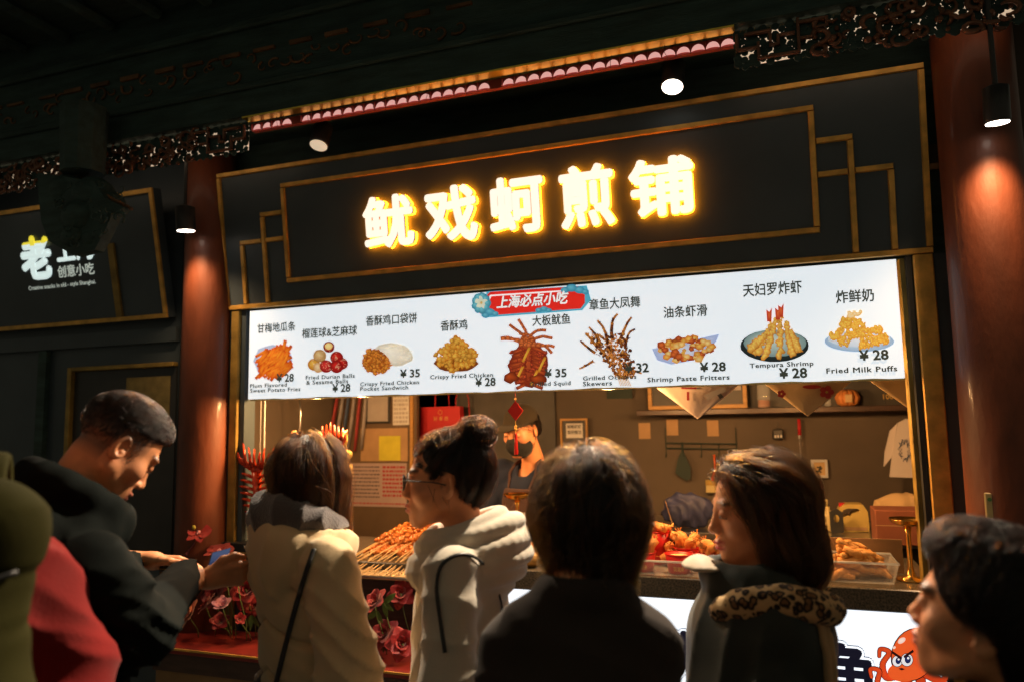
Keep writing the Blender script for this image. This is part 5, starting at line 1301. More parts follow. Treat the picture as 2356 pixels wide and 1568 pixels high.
# ------------------------------------------------------------------ artificial flowers on the bench
def fm(name, c, c2=None): return mat(name, c, .55, var=.2, vscale=40, sheen=.3, bump=.15, bscale=90)
M['pet_red'] = fm('petal_red', (.27, .004, .008)); M['pet_dark'] = fm('petal_dark_red', (.22, .006, .012)); M['pet_pink'] = fm('petal_pink', (.62, .26, .34)); M['pet_orange'] = fm('petal_orange', (.72, .22, .06))
M['leaf'] = mat('leaf', (.10, .16, .03), .5, var=.3, vscale=20); M['bud'] = mat('bud', (.45, .40, .06), .5, var=.2, vscale=30); M['stem'] = mat('stem', (.14, .22, .06), .5)
def petal_mesh(L_, W_, cup, curl, n_=5):
    V = []; F = []
    for i in range(n_ + 1):
        v = i / n_; wd = W_ * (math.sin(math.pi * min(1, .12 + v * .80)) ** .7); lift = L_ * v; out = cup * math.sin(v * 1.6) + curl * v ** 3
        for j in range(n_ + 1):
            s = (j / n_ - .5) * 2; V.append((s * wd, out - .35 * abs(s) ** 2 * wd * (1 - .9 * v) + .05 * W_ * math.sin(j * 2 + i), lift - .10 * L_ * s * s * v))
    for i in range(n_):
        for j in range(n_): a = i * (n_ + 1) + j; F.append((a, a + 1, a + n_ + 2, a + n_ + 1))
    me = raw('petal', V, F); me.polygons.foreach_set('use_smooth', np.ones(len(me.polygons), bool)); return me
PET = {}
def petal(par, key, m, Mx):
    if (key, m) not in PET:
        me = petal_mesh(*key); me.materials.append(M[m]); PET[key, m] = me
    o = bpy.data.objects.new('petal', PET[key, m]); COL.objects.link(o); o.parent = par; o.matrix_local = Mx
def flower_base(name, label, cat, u, v, Y, tilt, group, stem=True):
    p_ = at(u, v, Y); t = thing(name, label, cat, p_, 0, group); R_ = Matrix.Rotation(tilt[0], 4, 'X') @ Matrix.Rotation(tilt[1], 4, 'Y')
    t.matrix_world = Matrix.Translation(Vector(tuple(p_))) @ R_
    if stem:
        m = MB(); inv = np.array((R_.to_3x3()).inverted()); dz = p_[2] - zb
        pts = [inv @ np.array(q_) for q_ in ((0, 0, -.004), (.004, .02, -.35 * dz), (.012, .05, -.7 * dz), (.01, .06, -dz + .002))]
        m.tube(pts, .0022, 6); m.out('stem', M['stem'], t, smooth=True)
    return t
def rose(label, u, v, Y, r, m, tilt, group='artificial roses on the bench', open_=1.0, cat='rose'):
    t = flower_base('rose', label, cat, u, v, Y, tilt, group)
    k = 0
    for ring, (cnt, sc, an) in enumerate(((3, .55, .05), (4, .75, .22), (5, .95, .5 * open_), (5, 1.05, .85 * open_))):
        for i in range(cnt):
            a = i / cnt * 6.2832 + ring * .6
            petal(t, (r * 1.15 * sc, r * .62 * sc, r * .25, r * .12 * ring), m, Matrix.Rotation(a, 4, 'Z') @ Matrix.Translation((0, r * .10 * ring, -r * .5)) @ Matrix.Rotation(-an, 4, 'X')); k += 1
    for i in range(3):
        a = i * 2.1; petal(t, (r * .7, r * .13, -r * .1, -r * .1), 'leaf', Matrix.Rotation(a, 4, 'Z') @ Matrix.Translation((0, r * .25, -r * .55)) @ Matrix.Rotation(-1.2, 4, 'X'))
def orchid(label, u, v, Y, r, m, tilt):
    t = flower_base('orchid', label, 'orchid', u, v, Y, tilt, 'red artificial orchids')
    for i in range(5):
        a = i * 1.257; w_ = .62 if i in (1, 4) else .36
        petal(t, (r, r * w_, r * .08, r * .1), m, Matrix.Rotation(a, 4, 'Z') @ Matrix.Translation((0, r * .08, 0)) @ Matrix.Rotation(-1.25, 4, 'X'))
    m_ = MB(); m_.ball((0, 0, r * .1), (r * .16, r * .16, r * .14), 8, 6); m_.ball((0, -r * .12, r * .16), (r * .09, r * .16, r * .07), 8, 5); m_.out('lip', M['pet_pink'], t, smooth=True)
orchid('red orchid bloom highest on the bench, under the green buds', 458, 1224, -.12, .055, 'pet_red', (.9, .3))
orchid('red orchid bloom hanging behind the phone hand', 436, 1258, -.12, .05, 'pet_red', (1.0, -.4))
orchid('flat red orchid just above the phone', 505, 1268, -.10, .065, 'pet_red', (.35, .1))
rose('pink rose right beside the thumb holding the phone', 520, 1322, -.2, .042, 'pet_pink', (.7, -.3), open_=.8)
rose('small pale pink rosebud below the big pink rose', 510, 1388, -.22, .032, 'pet_pink', (.5, .15), open_=.45)
rose('large red open flower against the cream coat', 566, 1352, -.16, .055, 'pet_red', (1.1, .2), open_=1.3)
rose('red flower head in the shade under the large red one', 586, 1392, -.12, .036, 'pet_red', (1.0, .3), open_=1.2)
rose('orange rose lying at the left end of the bench', 432, 1405, -.24, .042, 'pet_orange', (1.0, -.6))
rose('red half-open rose between the orange rose and the pink bud', 472, 1385, -.2, .034, 'pet_red', (.6, -.7), open_=1.0)
rose('dark red rose in the shade under the phone', 490, 1362, -.12, .045, 'pet_dark', (.9, .0), open_=1.2)
rose('small dark red bloom at the foot of the pink bud', 505, 1425, -.2, .028, 'pet_dark', (.7, .4))
rose('small red bud on the bench left of the cream coat', 552, 1422, -.22, .020, 'pet_red', (.7, .9), open_=.5)
rose('bright red rose between the cream coat and the grey hoodie', 860, 1376, -.2, .036, 'pet_red', (.8, -.3))
rose('red carnation just under the edge of the squid pan', 922, 1362, -.14, .040, 'pet_red', (1.1, .2), open_=1.3)
rose('dark red rose low between the coat and the hoodie', 880, 1452, -.2, .042, 'pet_dark', (.9, -.1), open_=1.2)
rose('red chrysanthemum-like bloom against the hoodie', 926, 1478, -.26, .042, 'pet_red', (1.1, .5), open_=1.3)
sprig = flower_base('bud_sprig', 'yellow-green bud sprig rising above the red orchids', 'sprig', 432, 1235, -.12, (0, 0), None)
so3 = np.array(sprig.location)
MB(so3).tube([at(u, v, -.12) for u, v in ((440, 1240), (437, 1225), (430, 1213), (424, 1206))], .002, 6).out('twig', M['stem'], sprig, smooth=True)
for u, v, r in ((420, 1203, .006), (426, 1199, .006), (432, 1206, .006), (423, 1217, .0065), (447, 1212, .011), (431, 1232, .013)):
    MB(so3).ball(at(u, v, -.125), (r, r, r * 1.2), 10, 7).out('bud', M['bud'], sprig, smooth=True)
def leaf_sprig(label, u, v, Y, pts, m='leaf'):
    t = flower_base('leaf_sprig', label, 'leaves', u, v, Y, (0, 0), 'leaf sprigs among the roses')
    for (a, b, L_) in pts: petal(t, (L_, L_ * .2, L_ * .1, L_ * .15), m, Matrix.Rotation(b, 4, 'Y') @ Matrix.Rotation(a, 4, 'X'))
leaf_sprig('pale green pointed leaves beside the big pink rose', 545, 1325, -.22, ((.2, .4, .05), (.4, 1.2, .04), (.2, 2.4, .05), (-.3, -.3, .06)))
leaf_sprig('green leaves beside the bright red rose', 885, 1385, -.22, ((.2, .9, .06), (.3, 2.2, .05), (.2, 3.0, .06)))
leaf_sprig('olive leaves under the bright red rose', 868, 1405, -.22, ((.2, -2.2, .06), (.3, 2.6, .05)))
leaf_sprig('dark green leaf cluster on the bench next to the coat', 580, 1415, -.15, ((.3, 2.4, .06), (.2, -2.6, .06), (.5, 3.1, .06)))
# ------------------------------------------------------------------ organic surfaces: distance fields -> mesh
f32 = np.float32
def v3(a): return np.array(a, f32)
def ell(P, c, r, R=None):
    x, y, z = P[0] - f32(c[0]), P[1] - f32(c[1]), P[2] - f32(c[2])
    if R is not None:
        R = np.asarray(R, f32); x, y, z = x * R[0, 0] + y * R[1, 0] + z * R[2, 0], x * R[0, 1] + y * R[1, 1] + z * R[2, 1], x * R[0, 2] + y * R[1, 2] + z * R[2, 2]
    if np.isscalar(r): return np.sqrt(x * x + y * y + z * z) - f32(r)
    a = np.sqrt((x / f32(r[0])) ** 2 + (y / f32(r[1])) ** 2 + (z / f32(r[2])) ** 2) + f32(1e-6)
    b = np.sqrt((x / f32(r[0] ** 2)) ** 2 + (y / f32(r[1] ** 2)) ** 2 + (z / f32(r[2] ** 2)) ** 2) + f32(1e-6)
    return a * (a - 1) / b
def cap(P, a, b, ra, rb=None, ys=1.0):
    rb = ra if rb is None else rb
    a = v3(a); b = v3(b); ba = b - a; yk = f32(1 / ys)
    x, y, z = P[0] - a[0], (P[1] - a[1]) * yk, P[2] - a[2]; by = ba[1] * yk
    t = np.clip((x * ba[0] + y * by + z * ba[2]) / f32(ba[0] ** 2 + by ** 2 + ba[2] ** 2 + 1e-9), 0, 1)
    d = np.sqrt((x - t * ba[0]) ** 2 + (y - t * by) ** 2 + (z - t * ba[2]) ** 2) - (f32(ra) + t * f32(rb - ra))
    return d * f32(min(1, .5 + .5 * ys))
def chain_(P, pts, rads, ys=1.0, k=.02):
    d = None
    for i in range(len(pts) - 1):
        e = cap(P, pts[i], pts[i + 1], rads[i], rads[i + 1], ys); d = e if d is None else smin(d, e, k)
    return d
def smin(a, b, k):
    h = np.clip(f32(.5) + f32(.5 / k) * (b - a), 0, 1); return b + (a - b) * h - f32(k) * h * (1 - h)
def smax(a, b, k): return -smin(-a, -b, k)
def waves(P, seed, k, n=5):
    r = np.random.default_rng(seed); o = 0
    for i in range(n):
        d = r.normal(size=3) * np.array(k); o = o + np.sin(P[0] * f32(d[0]) + P[1] * f32(d[1]) + P[2] * f32(d[2]) + f32(r.uniform(0, 6.28)))
    return o / f32(n)
def folds(P, seed, k, amp, warp=.9, wk=6.0):
    w = waves(P, seed + 50, (wk, wk, wk)); k = np.array(k, float)
    s = np.sin(P[0] * f32(k[0]) + P[1] * f32(k[1]) + P[2] * f32(k[2]) + f32(warp * 3) * w)
    return f32(amp) * (1 - np.sqrt(np.abs(s) + f32(.02)))
def ball_mask(P, c, r): return np.exp(-((P[0] - f32(c[0])) ** 2 + (P[1] - f32(c[1])) ** 2 + (P[2] - f32(c[2])) ** 2) / f32(r * r))
def nets(fn, xs, ys, zs):
    xs, ys, zs = (np.asarray(a, f32) for a in (xs, ys, zs)); nx, ny, nz = len(xs), len(ys), len(zs)
    X, Y, Z = np.meshgrid(xs, ys, zs, indexing='ij'); f = fn((X.ravel(), Y.ravel(), Z.ravel())).reshape(nx, ny, nz)
    f[0], f[-1], f[:, 0], f[:, -1], f[:, :, 0], f[:, :, -1] = [np.maximum(a, f32(1e-4)) for a in (f[0], f[-1], f[:, 0], f[:, -1], f[:, :, 0], f[:, :, -1])]
    s = f < 0; cnt = sum(s[i:nx - 1 + i, j:ny - 1 + j, k:nz - 1 + k].astype(np.int8) for i in (0, 1) for j in (0, 1) for k in (0, 1))
    I = np.argwhere((cnt > 0) & (cnt < 8)); idx = np.full((nx - 1, ny - 1, nz - 1), -1, np.int32); idx[I[:, 0], I[:, 1], I[:, 2]] = np.arange(len(I))
    acc = np.zeros((len(I), 3)); num = np.zeros(len(I)); G = (xs, ys, zs)
    for ax in range(3):
        o = [a for a in range(3) if a != ax]
        for p in (0, 1):
            for q in (0, 1):
                A = I.copy(); A[:, o[0]] += p; A[:, o[1]] += q; B = A.copy(); B[:, ax] += 1
                fa, fb = f[A[:, 0], A[:, 1], A[:, 2]], f[B[:, 0], B[:, 1], B[:, 2]]; c = (fa < 0) != (fb < 0)
                t = np.where(c, fa / np.where(c, fa - fb, 1), 0)
                pa = np.stack([G[d][A[:, d]] for d in range(3)], 1).astype(float); pb = np.stack([G[d][B[:, d]] for d in range(3)], 1)
                acc += np.where(c[:, None], pa + t[:, None] * (pb - pa), 0); num += c
    V = acc / num[:, None]; F = []
    for ax in range(3):
        o = [(ax + 1) % 3, (ax + 2) % 3]
        sl0 = [slice(None)] * 3; sl1 = [slice(None)] * 3; sl0[ax] = slice(0, -1); sl1[ax] = slice(1, None)
        a, b = s[tuple(sl0)], s[tuple(sl1)]; E = np.argwhere(a != b)
        ok = (E[:, o[0]] > 0) & (E[:, o[1]] > 0) & (E[:, o[0]] < (nx, ny, nz)[o[0]] - 1) & (E[:, o[1]] < (nx, ny, nz)[o[1]] - 1); E = E[ok]
        q = []
        for d0, d1 in ((1, 1), (0, 1), (0, 0), (1, 0)):
            K = E.copy(); K[:, o[0]] -= d0; K[:, o[1]] -= d1; q.append(idx[K[:, 0], K[:, 1], K[:, 2]])
        q = np.stack(q, 1); fl_ = ~a[E[:, 0], E[:, 1], E[:, 2]]; q[fl_] = q[fl_][:, ::-1]; F.append(q)
    return V, np.concatenate(F)
def np_mesh(name, V, F, tint=None):
    me = bpy.data.meshes.new(name); me.vertices.add(len(V)); me.vertices.foreach_set('co', np.asarray(V, f32).ravel())
    me.loops.add(F.size); me.loops.foreach_set('vertex_index', F.astype(np.int32).ravel())
    me.polygons.add(len(F)); me.polygons.foreach_set('loop_start', np.arange(0, F.size, 4, dtype=np.int32)); me.polygons.foreach_set('loop_total', np.full(len(F), 4, np.int32))
    me.polygons.foreach_set('use_smooth', np.ones(len(F), bool)); me.update(calc_edges=True)
    if tint is not None:
        a = me.color_attributes.new('tint', 'FLOAT_COLOR', 'POINT'); a.data.foreach_set('color', np.c_[tint, np.ones(len(V))].astype(f32).ravel())
    return me
def rng_(a, b, h): return np.arange(a, b + h, h)
def solid(name, fn, lo, hi, h, m, parent, tint=None):
    V, F = nets(fn, *(rng_(lo[i], hi[i], h) for i in range(3)))
    return link(name, np_mesh(name, V, F, None if tint is None else tint(V)), m, parent)
def axis_(lo, hi, f0, f1, hf, hc):
    return np.concatenate([np.arange(lo, f0 - hc * .4, hc), np.arange(f0, f1, hf), np.arange(f1 + hc * .4, hi + hc, hc)])

# ------------------------------------------------------------------ head, hand
def head_sdf(q, eyes='open', ear=True, jaw=1.0, nose=1.0):
    x, y, z = q; s = (np.abs(x), y, z)
    d = ell(q, (0, -.010, .045), (.073, .094, .080))
    d = smin(d, ell(q, (0, .020, -.012), (.063, .068, .082)), .03)
    d = smin(d, cap(s, (.050, .002, -.045), (.018, .062, -.094), .020 * jaw, .015 * jaw), .03)
    d = smin(d, ell(q, (0, .072, -.095), (.021 * jaw, .018, .016)), .018)
    d = smin(d, ell(s, (.043, .054, -.018), .025), .02)
    d = smin(d, ell(s, (.028, .079, .031), (.025, .011, .009)), .014)
    d = smin(d, ell(q, (0, .074, -.060), (.031, .021, .029)), .02)
    d = smax(d, -ell(s, (.031, .106, .011), (.018, .018, .012)), .012)
    d = smin(d, ell(s, (.031, .079, .010), (.0145, .0125, .0115)), .004)
    d = smin(d, cap(q, (0, .084, .022), (0, .095 + .004 * nose, -.020), .0080, .0105), .012)
    d = smin(d, ell(q, (0, .100 + .004 * nose, -.027), (.0115, .0105, .0105)), .007)
    d = smin(d, ell(s, (.0130, .094, -.032), (.0085, .010, .0078)), .006)
    d = smax(d, -ell(s, (.0065, .099, -.042), .0040), .004)
    d = smin(d, ell(q, (0, .0935, -.0565), (.021, .0115, .0066)), .004)
    d = smin(d, ell(q, (0, .0915, -.0685), (.018, .0115, .0076)), .004)
    d = smax(d, -ell(q, (0, .108, -.0622), (.025, .014, .0014)), .003)
    if eyes == 'open': d = smax(d, -ell(s, (.0312, .0945, .0095), (.0128, .0085, .0042)), .002)
    if ear:
        Re = rotm(-.45, 0, 0)
        e = ell(s, (.0755, -.014, .000), (.0085, .0195, .0315), Re)
        e = smax(e, -ell(s, (.0825, -.0085, .004), (.0075, .0125, .0205), Re), .004)
        e = smin(e, ell(s, (.0765, -.006, -.006), (.005, .004, .006)), .003)
        d = smin(d, e, .005)
    return d
SKIN = np.array((.68, .28, .125))
def head_tint(q, female=True, fade=None, lip=(.44, .12, .10)):
    x, y, z = q; ax = np.abs(x); C = np.tile(SKIN, (len(x), 1))
    g = lambda v, s: np.exp(-(v / s) ** 2)
    def mix(C, c, w): w = np.clip(w, 0, 1)[:, None]; return C * (1 - w) + np.array(c) * w
    C = mix(C, (.60, .24, .15), .5 * g(ax - .045, .02) * g(z + .02, .02) * (y > .02))
    lw = np.where(y > .085, np.maximum(g(z + .0565, .0055), g(z + .0690, .0065)) * g(x, .021) ** .5, 0)
    C = mix(C, lip, 1.3 * lw * (np.abs(z + .0625) < .016))
    arch = .0375 - 7.0 * (ax - .030) ** 2
    C = mix(C, (.05, .03, .02), .85 * g(z - arch, .0045) * (ax > .012) * (ax < .052) * (y > .05))
    C = mix(C, (.06, .03, .025), .55 * g(z - .0075, .0022) * g(ax - .031, .012) * (y > .085))
    if fade is not None: C = mix(C, (.05, .035, .03), fade(q))
    return C
def hand_sdf(P, curl=(.35, .4, .45, .5), thumb=((-.020, .018, -.006), (-.044, .045, -.012), (-.055, .073, -.016), (-.055, .098, -.016)), spread=.06):
    d = None
    for i, (kx, ky, kz, L_, r) in enumerate(((-.027, .086, 0, .068, .0088), (-.009, .091, .002, .077, .009), (.009, .088, .001, .071, .0086), (.026, .078, -.003, .055, .0076))):
        e = cap(P, (kx * .55, .005, 0), (kx, ky, kz), .0135, .0110, 1.0); d = e if d is None else smin(d, e, .010)
        p = np.array((kx, ky, kz)); a = 0.0; sp = (i - 1.5) * spread; c = curl[i] if np.ndim(curl[i]) == 0 else None; g = None
        for j, fr in enumerate((.46, .30, .24)):
            a += (c if c is not None else curl[i][j]) * (1.0 if j else .7)
            n = p + L_ * fr * np.array((math.sin(sp) * math.cos(a), math.cos(sp) * math.cos(a), -math.sin(a)))
            e2 = cap(P, p, n, r - .0009 * j, r - .0009 * (j + 1)); g = e2 if g is None else smin(g, e2, .002); p = n
        d = smin(d, g, .005)
    t = chain_(P, thumb, (.0150, .0125, .0105, .0082), 1.0, .006)
    d = smin(d, t, .010)
    return smin(d, cap(P, (0, -.09, -.002), (0, .012, 0), .026, .024, 1.0), .02)
_hl = ((-.085, -.09, -.13), (.06, .18, .05))
def hand_mesh(h=.0026, **k): return nets(lambda P: hand_sdf(P, **k), *(rng_(_hl[0][i], _hl[1][i], h) for i in range(3)))
REST = None

# ------------------------------------------------------------------ hair strands that follow a hair volume
def grad(fn, p, e=.002):
    g = np.stack([fn(tuple((p + d).T.astype(f32))) - fn(tuple((p - d).T.astype(f32))) for d in np.eye(3) * e], 1); return g / (np.linalg.norm(g, axis=1, keepdims=True) + 1e-9)
def comb(fn, V, F, count, dirfn, steps, step, off=(.0, .005), zend=-9., seed=0, jitter=.25, keep=None, loosen=.0):
    r = np.random.default_rng(seed); c = V[F].mean(1)
    A = np.linalg.norm(np.cross(V[F[:, 1]] - V[F[:, 0]], V[F[:, 3]] - V[F[:, 0]]), axis=1)
    if keep is not None: A = A * keep(c)
    k = r.choice(len(F), count, p=A / A.sum()); w = r.dirichlet((1, 1, 1, 1), count); p = (V[F[k]] * w[:, :, None]).sum(1)
    o = r.uniform(*off, count); js = r.normal(size=(count, 3)) * jitter; out = [p.copy()]; ze = zend + r.normal(size=count) * .010
    for i in range(steps):
        n = grad(fn, p); d = dirfn(p) + js; d = d - n * (d * n).sum(1, keepdims=True) * (1 - loosen); d /= np.linalg.norm(d, axis=1, keepdims=True) + 1e-9
        q = p + d * step; v = fn(tuple(q.T.astype(f32))).astype(float); n2 = grad(fn, q); q = q - n2 * np.clip(v - o, -.02, .02)[:, None]
        stop = q[:, 2] < ze; q[stop] = p[stop] + (q[stop] - p[stop]) * .02; p = q; out.append(p.copy())
    return np.stack(out, 1)
def clumped(G, n, spread, seed, wave=.004, tip=.55, gfrac=.012):
    """n hairs gathered round each guide"""
    r = np.random.default_rng(seed); g, k, _ = G.shape; t = np.linspace(0, 1, k)
    d = r.normal(size=(g, n, 1, 3)) * spread; ph = r.uniform(0, 6.28, (g, n, 1, 1)); am = r.normal(size=(g, n, 1, 3)) * wave
    S_ = G[:, None] + d * (1 - (1 - tip) * t[None, None, :, None] ** 1.2) + am * np.sin(t[None, None, :, None] * r.uniform(2, 7, (g, n, 1, 1)) + ph)
    end = np.clip(r.normal(1.0, .05, (g, n, 1, 1)), .8, 1.08); S_ = S_[:, :, :1] + (S_ - S_[:, :, :1]) * end
    return S_.reshape(g * n, k, 3)
def strands(name, S_, rad, m, parent, M4=None):
    n, k, _ = S_.shape
    hc = bpy.data.hair_curves.new(name); hc.add_curves([k] * n)
    P = S_.reshape(-1, 3)
    hc.attributes['position'].data.foreach_set('vector', P.astype(f32).ravel())
    ra = hc.attributes.new('radius', 'FLOAT', 'POINT'); t = np.linspace(0, 1, k); ra.data.foreach_set('value', np.tile(rad * (1 - .75 * t ** 3), n).astype(f32))
    hc.materials.append(m); o = bpy.data.objects.new(name, hc); COL.objects.link(o); o.parent = parent
    if M4 is not None: o.matrix_local = M4
    return o
def hair_mat(name, mel, red=.35, rough=.3):
    m = bpy.data.materials.new(name); m.use_nodes = True; nt = m.node_tree; nt.nodes.clear()
    o = nt.nodes.new('ShaderNodeOutputMaterial'); b = nt.nodes.new('ShaderNodeBsdfHairPrincipled'); b.parametrization = 'MELANIN'
    b.inputs['Melanin'].default_value = mel; b.inputs['Melanin Redness'].default_value = red; b.inputs['Roughness'].default_value = rough; b.inputs['Radial Roughness'].default_value = .35
    b.inputs['Random Color'].default_value = .25; b.inputs['Random Roughness'].default_value = .2
    nt.links.new(b.outputs[0], o.inputs[0]); return m
M['hair_black'] = hair_mat('hair_black', .93, .3); M['hair_brown'] = hair_mat('hair_brown', .56, .6); M['hair_dark'] = hair_mat('hair_dark', .78, .5)
M['hair_cap'] = mat('hair_under', (.014, .009, .007), .5, bump=.6, bscale=120, stretch=(1, 1, .15))
M['hair_cap_brown'] = mat('hair_under_brown', (.035, .016, .009), .5, bump=.6, bscale=120, stretch=(1, 1, .15))
M['skin'] = mat('skin', tuple(SKIN), .42, attr='tint', var=.06, vscale=40, bump=.10, bscale=320)
M['eye'] = mat('eye_white', (.6, .55, .5), .15, attr='tint')

class Person:
    """frame: facing +Y, feet at z = 0"""
    def __init__(s, name, label, head_uvz, facing, head_off=(0, .0), hs=1.0, yaw=0, pitch=0, roll=0, female=True):
        W = atz(*head_uvz); f = np.array([*_r[:2]]) * facing[0] + np.array([*_f[:2]]) * facing[1]; f /= np.linalg.norm(f)
        rz = math.atan2(-f[0], f[1]); s.H = W[2]; s.k = W[2] / 1.575; s.hs = hs
        s.hp = np.array([head_off[0], head_off[1], W[2]]); s.Rh = rotm(yaw, pitch, roll); s.female = female
        c, sn = math.cos(rz), math.sin(rz); loc = (W[0] - c * head_off[0] + sn * head_off[1], W[1] - sn * head_off[0] - c * head_off[1], 0)
        s.rz = rz; s.loc = np.array(loc)
        s.root = thing(name, label, 'person', loc, rz)
        s.HM = Matrix.Translation(Vector(tuple(s.hp))) @ Matrix([[float(x) for x in r] for r in s.Rh]).to_4x4() @ Matrix.Scale(hs, 4)
    def hit(s, fn, uv, off=.004, z0=.8):
        """points where the sight lines to these photo positions meet a garment"""
        o = s.loc_of(CAM); out = []
        d = np.array([s.px(u, v, 1.0) - o for u, v in uv]); d /= np.linalg.norm(d, axis=1, keepdims=True); t = np.full(len(uv), z0)
        for _ in range(70):
            p = o + d * t[:, None]; t = t + .6 * np.clip(fn(tuple(p.T.astype(f32))).astype(float) - off, -.03, .05)
        return o + d * t[:, None]
    def loc_of(s, w):
        d = np.asarray(w, float) - s.loc; c, sn = math.cos(s.rz), math.sin(s.rz); return np.array([c * d[0] + sn * d[1], -sn * d[0] + c * d[1], d[2]])
    def px(s, u, v, z): return s.loc_of(atz(u, v, z))
    def toh(s, P):
        x, y, z = (P[i] - f32(s.hp[i]) for i in range(3)); R = s.Rh.astype(f32) ; k = f32(1 / s.hs)
        return tuple((x * R[0, i] + y * R[1, i] + z * R[2, i]) * k for i in range(3))
    def hpt(s, q): return s.hp + s.Rh @ (np.asarray(q, float) * s.hs)
    def body(s, eyes='open', ear=True, jaw=1.0, nose=1.0, fade=None, arms=None, hands=None, fine=.0034, lip=(.44, .12, .10), neckr=.050):
        k = s.k; nb = np.array([0, -.035 * k, 1.425 * k]); h0 = s.hpt((0, -.030, -.04))
        sh = .125 * k
        A = arms or {1: [(sh, 0, 1.31 * k), (sh + .05, .0, 1.10 * k), (sh + .05, .06, .86 * k)], -1: [(-sh, 0, 1.31 * k), (-sh - .05, .0, 1.10 * k), (-sh - .05, .06, .86 * k)]}
        s.arms = A
        def fn(P):
            d = head_sdf(s.toh(P), eyes, ear, jaw, nose) * f32(s.hs)
            d = smin(d, cap(P, h0, nb, neckr * s.hs * .95, neckr * 1.12), .02)
            t = cap(P, (0, -.02, 1.22 * k), (0, -.01, .98 * k), .115, .115, .68)
            t = smin(t, cap((np.abs(P[0]), P[1], P[2]), (.02, -.02, 1.37 * k), (.10 * k, -.02, 1.31 * k), .035), .05)
            for a in A.values(): t = smin(t, chain_(P, a, (.045, .038, .028), 1, .02), .03)
            for g in (-1, 1): t = smin(t, chain_(P, [(g * .085, 0, .90 * k), (g * .09, .01, .48 * k), (g * .09, -.02, .07)], (.075, .05, .04), 1, .02), .03)
            return smin(d, t, .03)
        e = .135 * s.hs; hp = s.hp
        xs = axis_(min(-.34, hp[0] - .2), max(.34, hp[0] + .2), hp[0] - e * .75, hp[0] + e * .75, fine, .02)
        lim = [p_[1] for a in A.values() for p_ in a]
        ys = axis_(min(-.22, hp[1] - .2), max([.22, hp[1] + .2] + [l + .08 for l in lim]), hp[1] - e * .95, hp[1] + e * 1.05, fine, .02)
        zs = axis_(.0, s.H + .2, s.H - e * 1.1, s.H + e, fine, .022)
        V, F = nets(fn, xs, ys, zs)
        q = s.toh(tuple(V.T.astype(f32))); C = head_tint(q, s.female, fade, lip)
        far = np.linalg.norm(V - hp, axis=1) > .2; C[far] = SKIN
        VV, FF, CC = [V], [F], [C]; b = len(V)
        global REST
        if REST is None: REST = hand_mesh(.0034)
        for side in (1, -1):
            hm = (hands or {}).get(side)
            if hm is None:
                w_ = np.array(A[side][2]); d = w_ - np.array(A[side][1]); d /= np.linalg.norm(d); n_ = np.array([side * 1.0, 0, 0]); n_ = n_ - d * (n_ @ d); n_ /= np.linalg.norm(n_); x_ = np.cross(d, n_)
                hv, hf = REST; B = np.stack([x_, d, n_], 1); hv2 = (hv * np.array([1.0 if True else 1, 1, 1])) @ B.T + w_
                if np.linalg.det(B) < 0: hf = hf[:, ::-1]
            else: hv2, hf = hm
            VV.append(hv2); FF.append(hf + b); CC.append(np.tile(SKIN, (len(hv2), 1))); b += len(hv2)
        me = np_mesh('body', np.concatenate(VV), np.concatenate(FF), np.concatenate(CC))
        return link('body', me, M['skin'], s.root)
    def eyes(s):
        for g in (1, -1):
            m = MB(); n_, k_ = 14, 10; c = np.array((g * .031, .0795, .0093)); V = []; 
            for i in range(k_ + 1):
                th = math.pi * i / k_; m.cur = (.012, .008, .006) if th < .62 else (.62, .56, .52)
                for j in range(n_):
                    ph = 6.2832 * j / n_; m.add([c + .0118 * np.array((math.sin(th) * math.cos(ph), math.cos(th), math.sin(th) * math.sin(ph)))], [])
            m.F = [[i * n_ + j, i * n_ + (j + 1) % n_, (i + 1) * n_ + (j + 1) % n_, (i + 1) * n_ + j] for i in range(k_) for j in range(n_)]
            o = m.out('eye', M['eye'], s.root, smooth=True, col=True); o.matrix_local = s.HM
    def lashes(s, z=.0135, y=.0925):
        for g in (1, -1):
            m = MB(); m.tube([(g * (.031 + .0135 * t), y - .010 * t * t - (.006 if abs(t) > .9 else 0), z - .003 * t * t) for t in np.linspace(-1, 1, 9)], .0011, 5)
            o = m.out('eyelash', M['black'], s.root); o.matrix_local = s.HM
    def hair(s, fn, lo, hi, h=.005, m='hair_cap', name='hair', inset=.005):
        V, F = nets(fn, *(rng_(lo[i], hi[i], h) for i in range(3)))
        n_ = grad(fn, V); o = link(name, np_mesh(name, V - n_ * inset, F), M[m], s.root); o.matrix_local = s.HM; return V, F
    def strands(s, S_, rad=.0007, m='hair_black', name='hair_strands'): return strands(name, S_, rad / s.hs, M[m], s.root, s.HM)
    def legs(s, m):
        k = s.k
        for g in (-1, 1):
            t = MB(); t.tube([(g * .085, 0, .95 * k), (g * .09, .01, .50 * k), (g * .09, -.015, .10)], [.10, .075, .06], 14); t.out('trouser_leg', M[m], s.root, smooth=True)
            t = MB(); t.ball((g * .09, .045, .058), (.047, .13, .045), 14, 8); t.tube([(g * .09, -.02, .05), (g * .09, -.02, .12)], [.045, .046], 12); t.out('shoe', M['black'], s.root, smooth=True)
        t = MB(); t.lathe((0, 0, .86 * k), [(.12, 0), (.165, .03), (.165, .16 * k)], 20); t.V = [(x, y * .72, z) for x, y, z in t.V]; t.out('trousers', M[m], s.root, smooth=True)

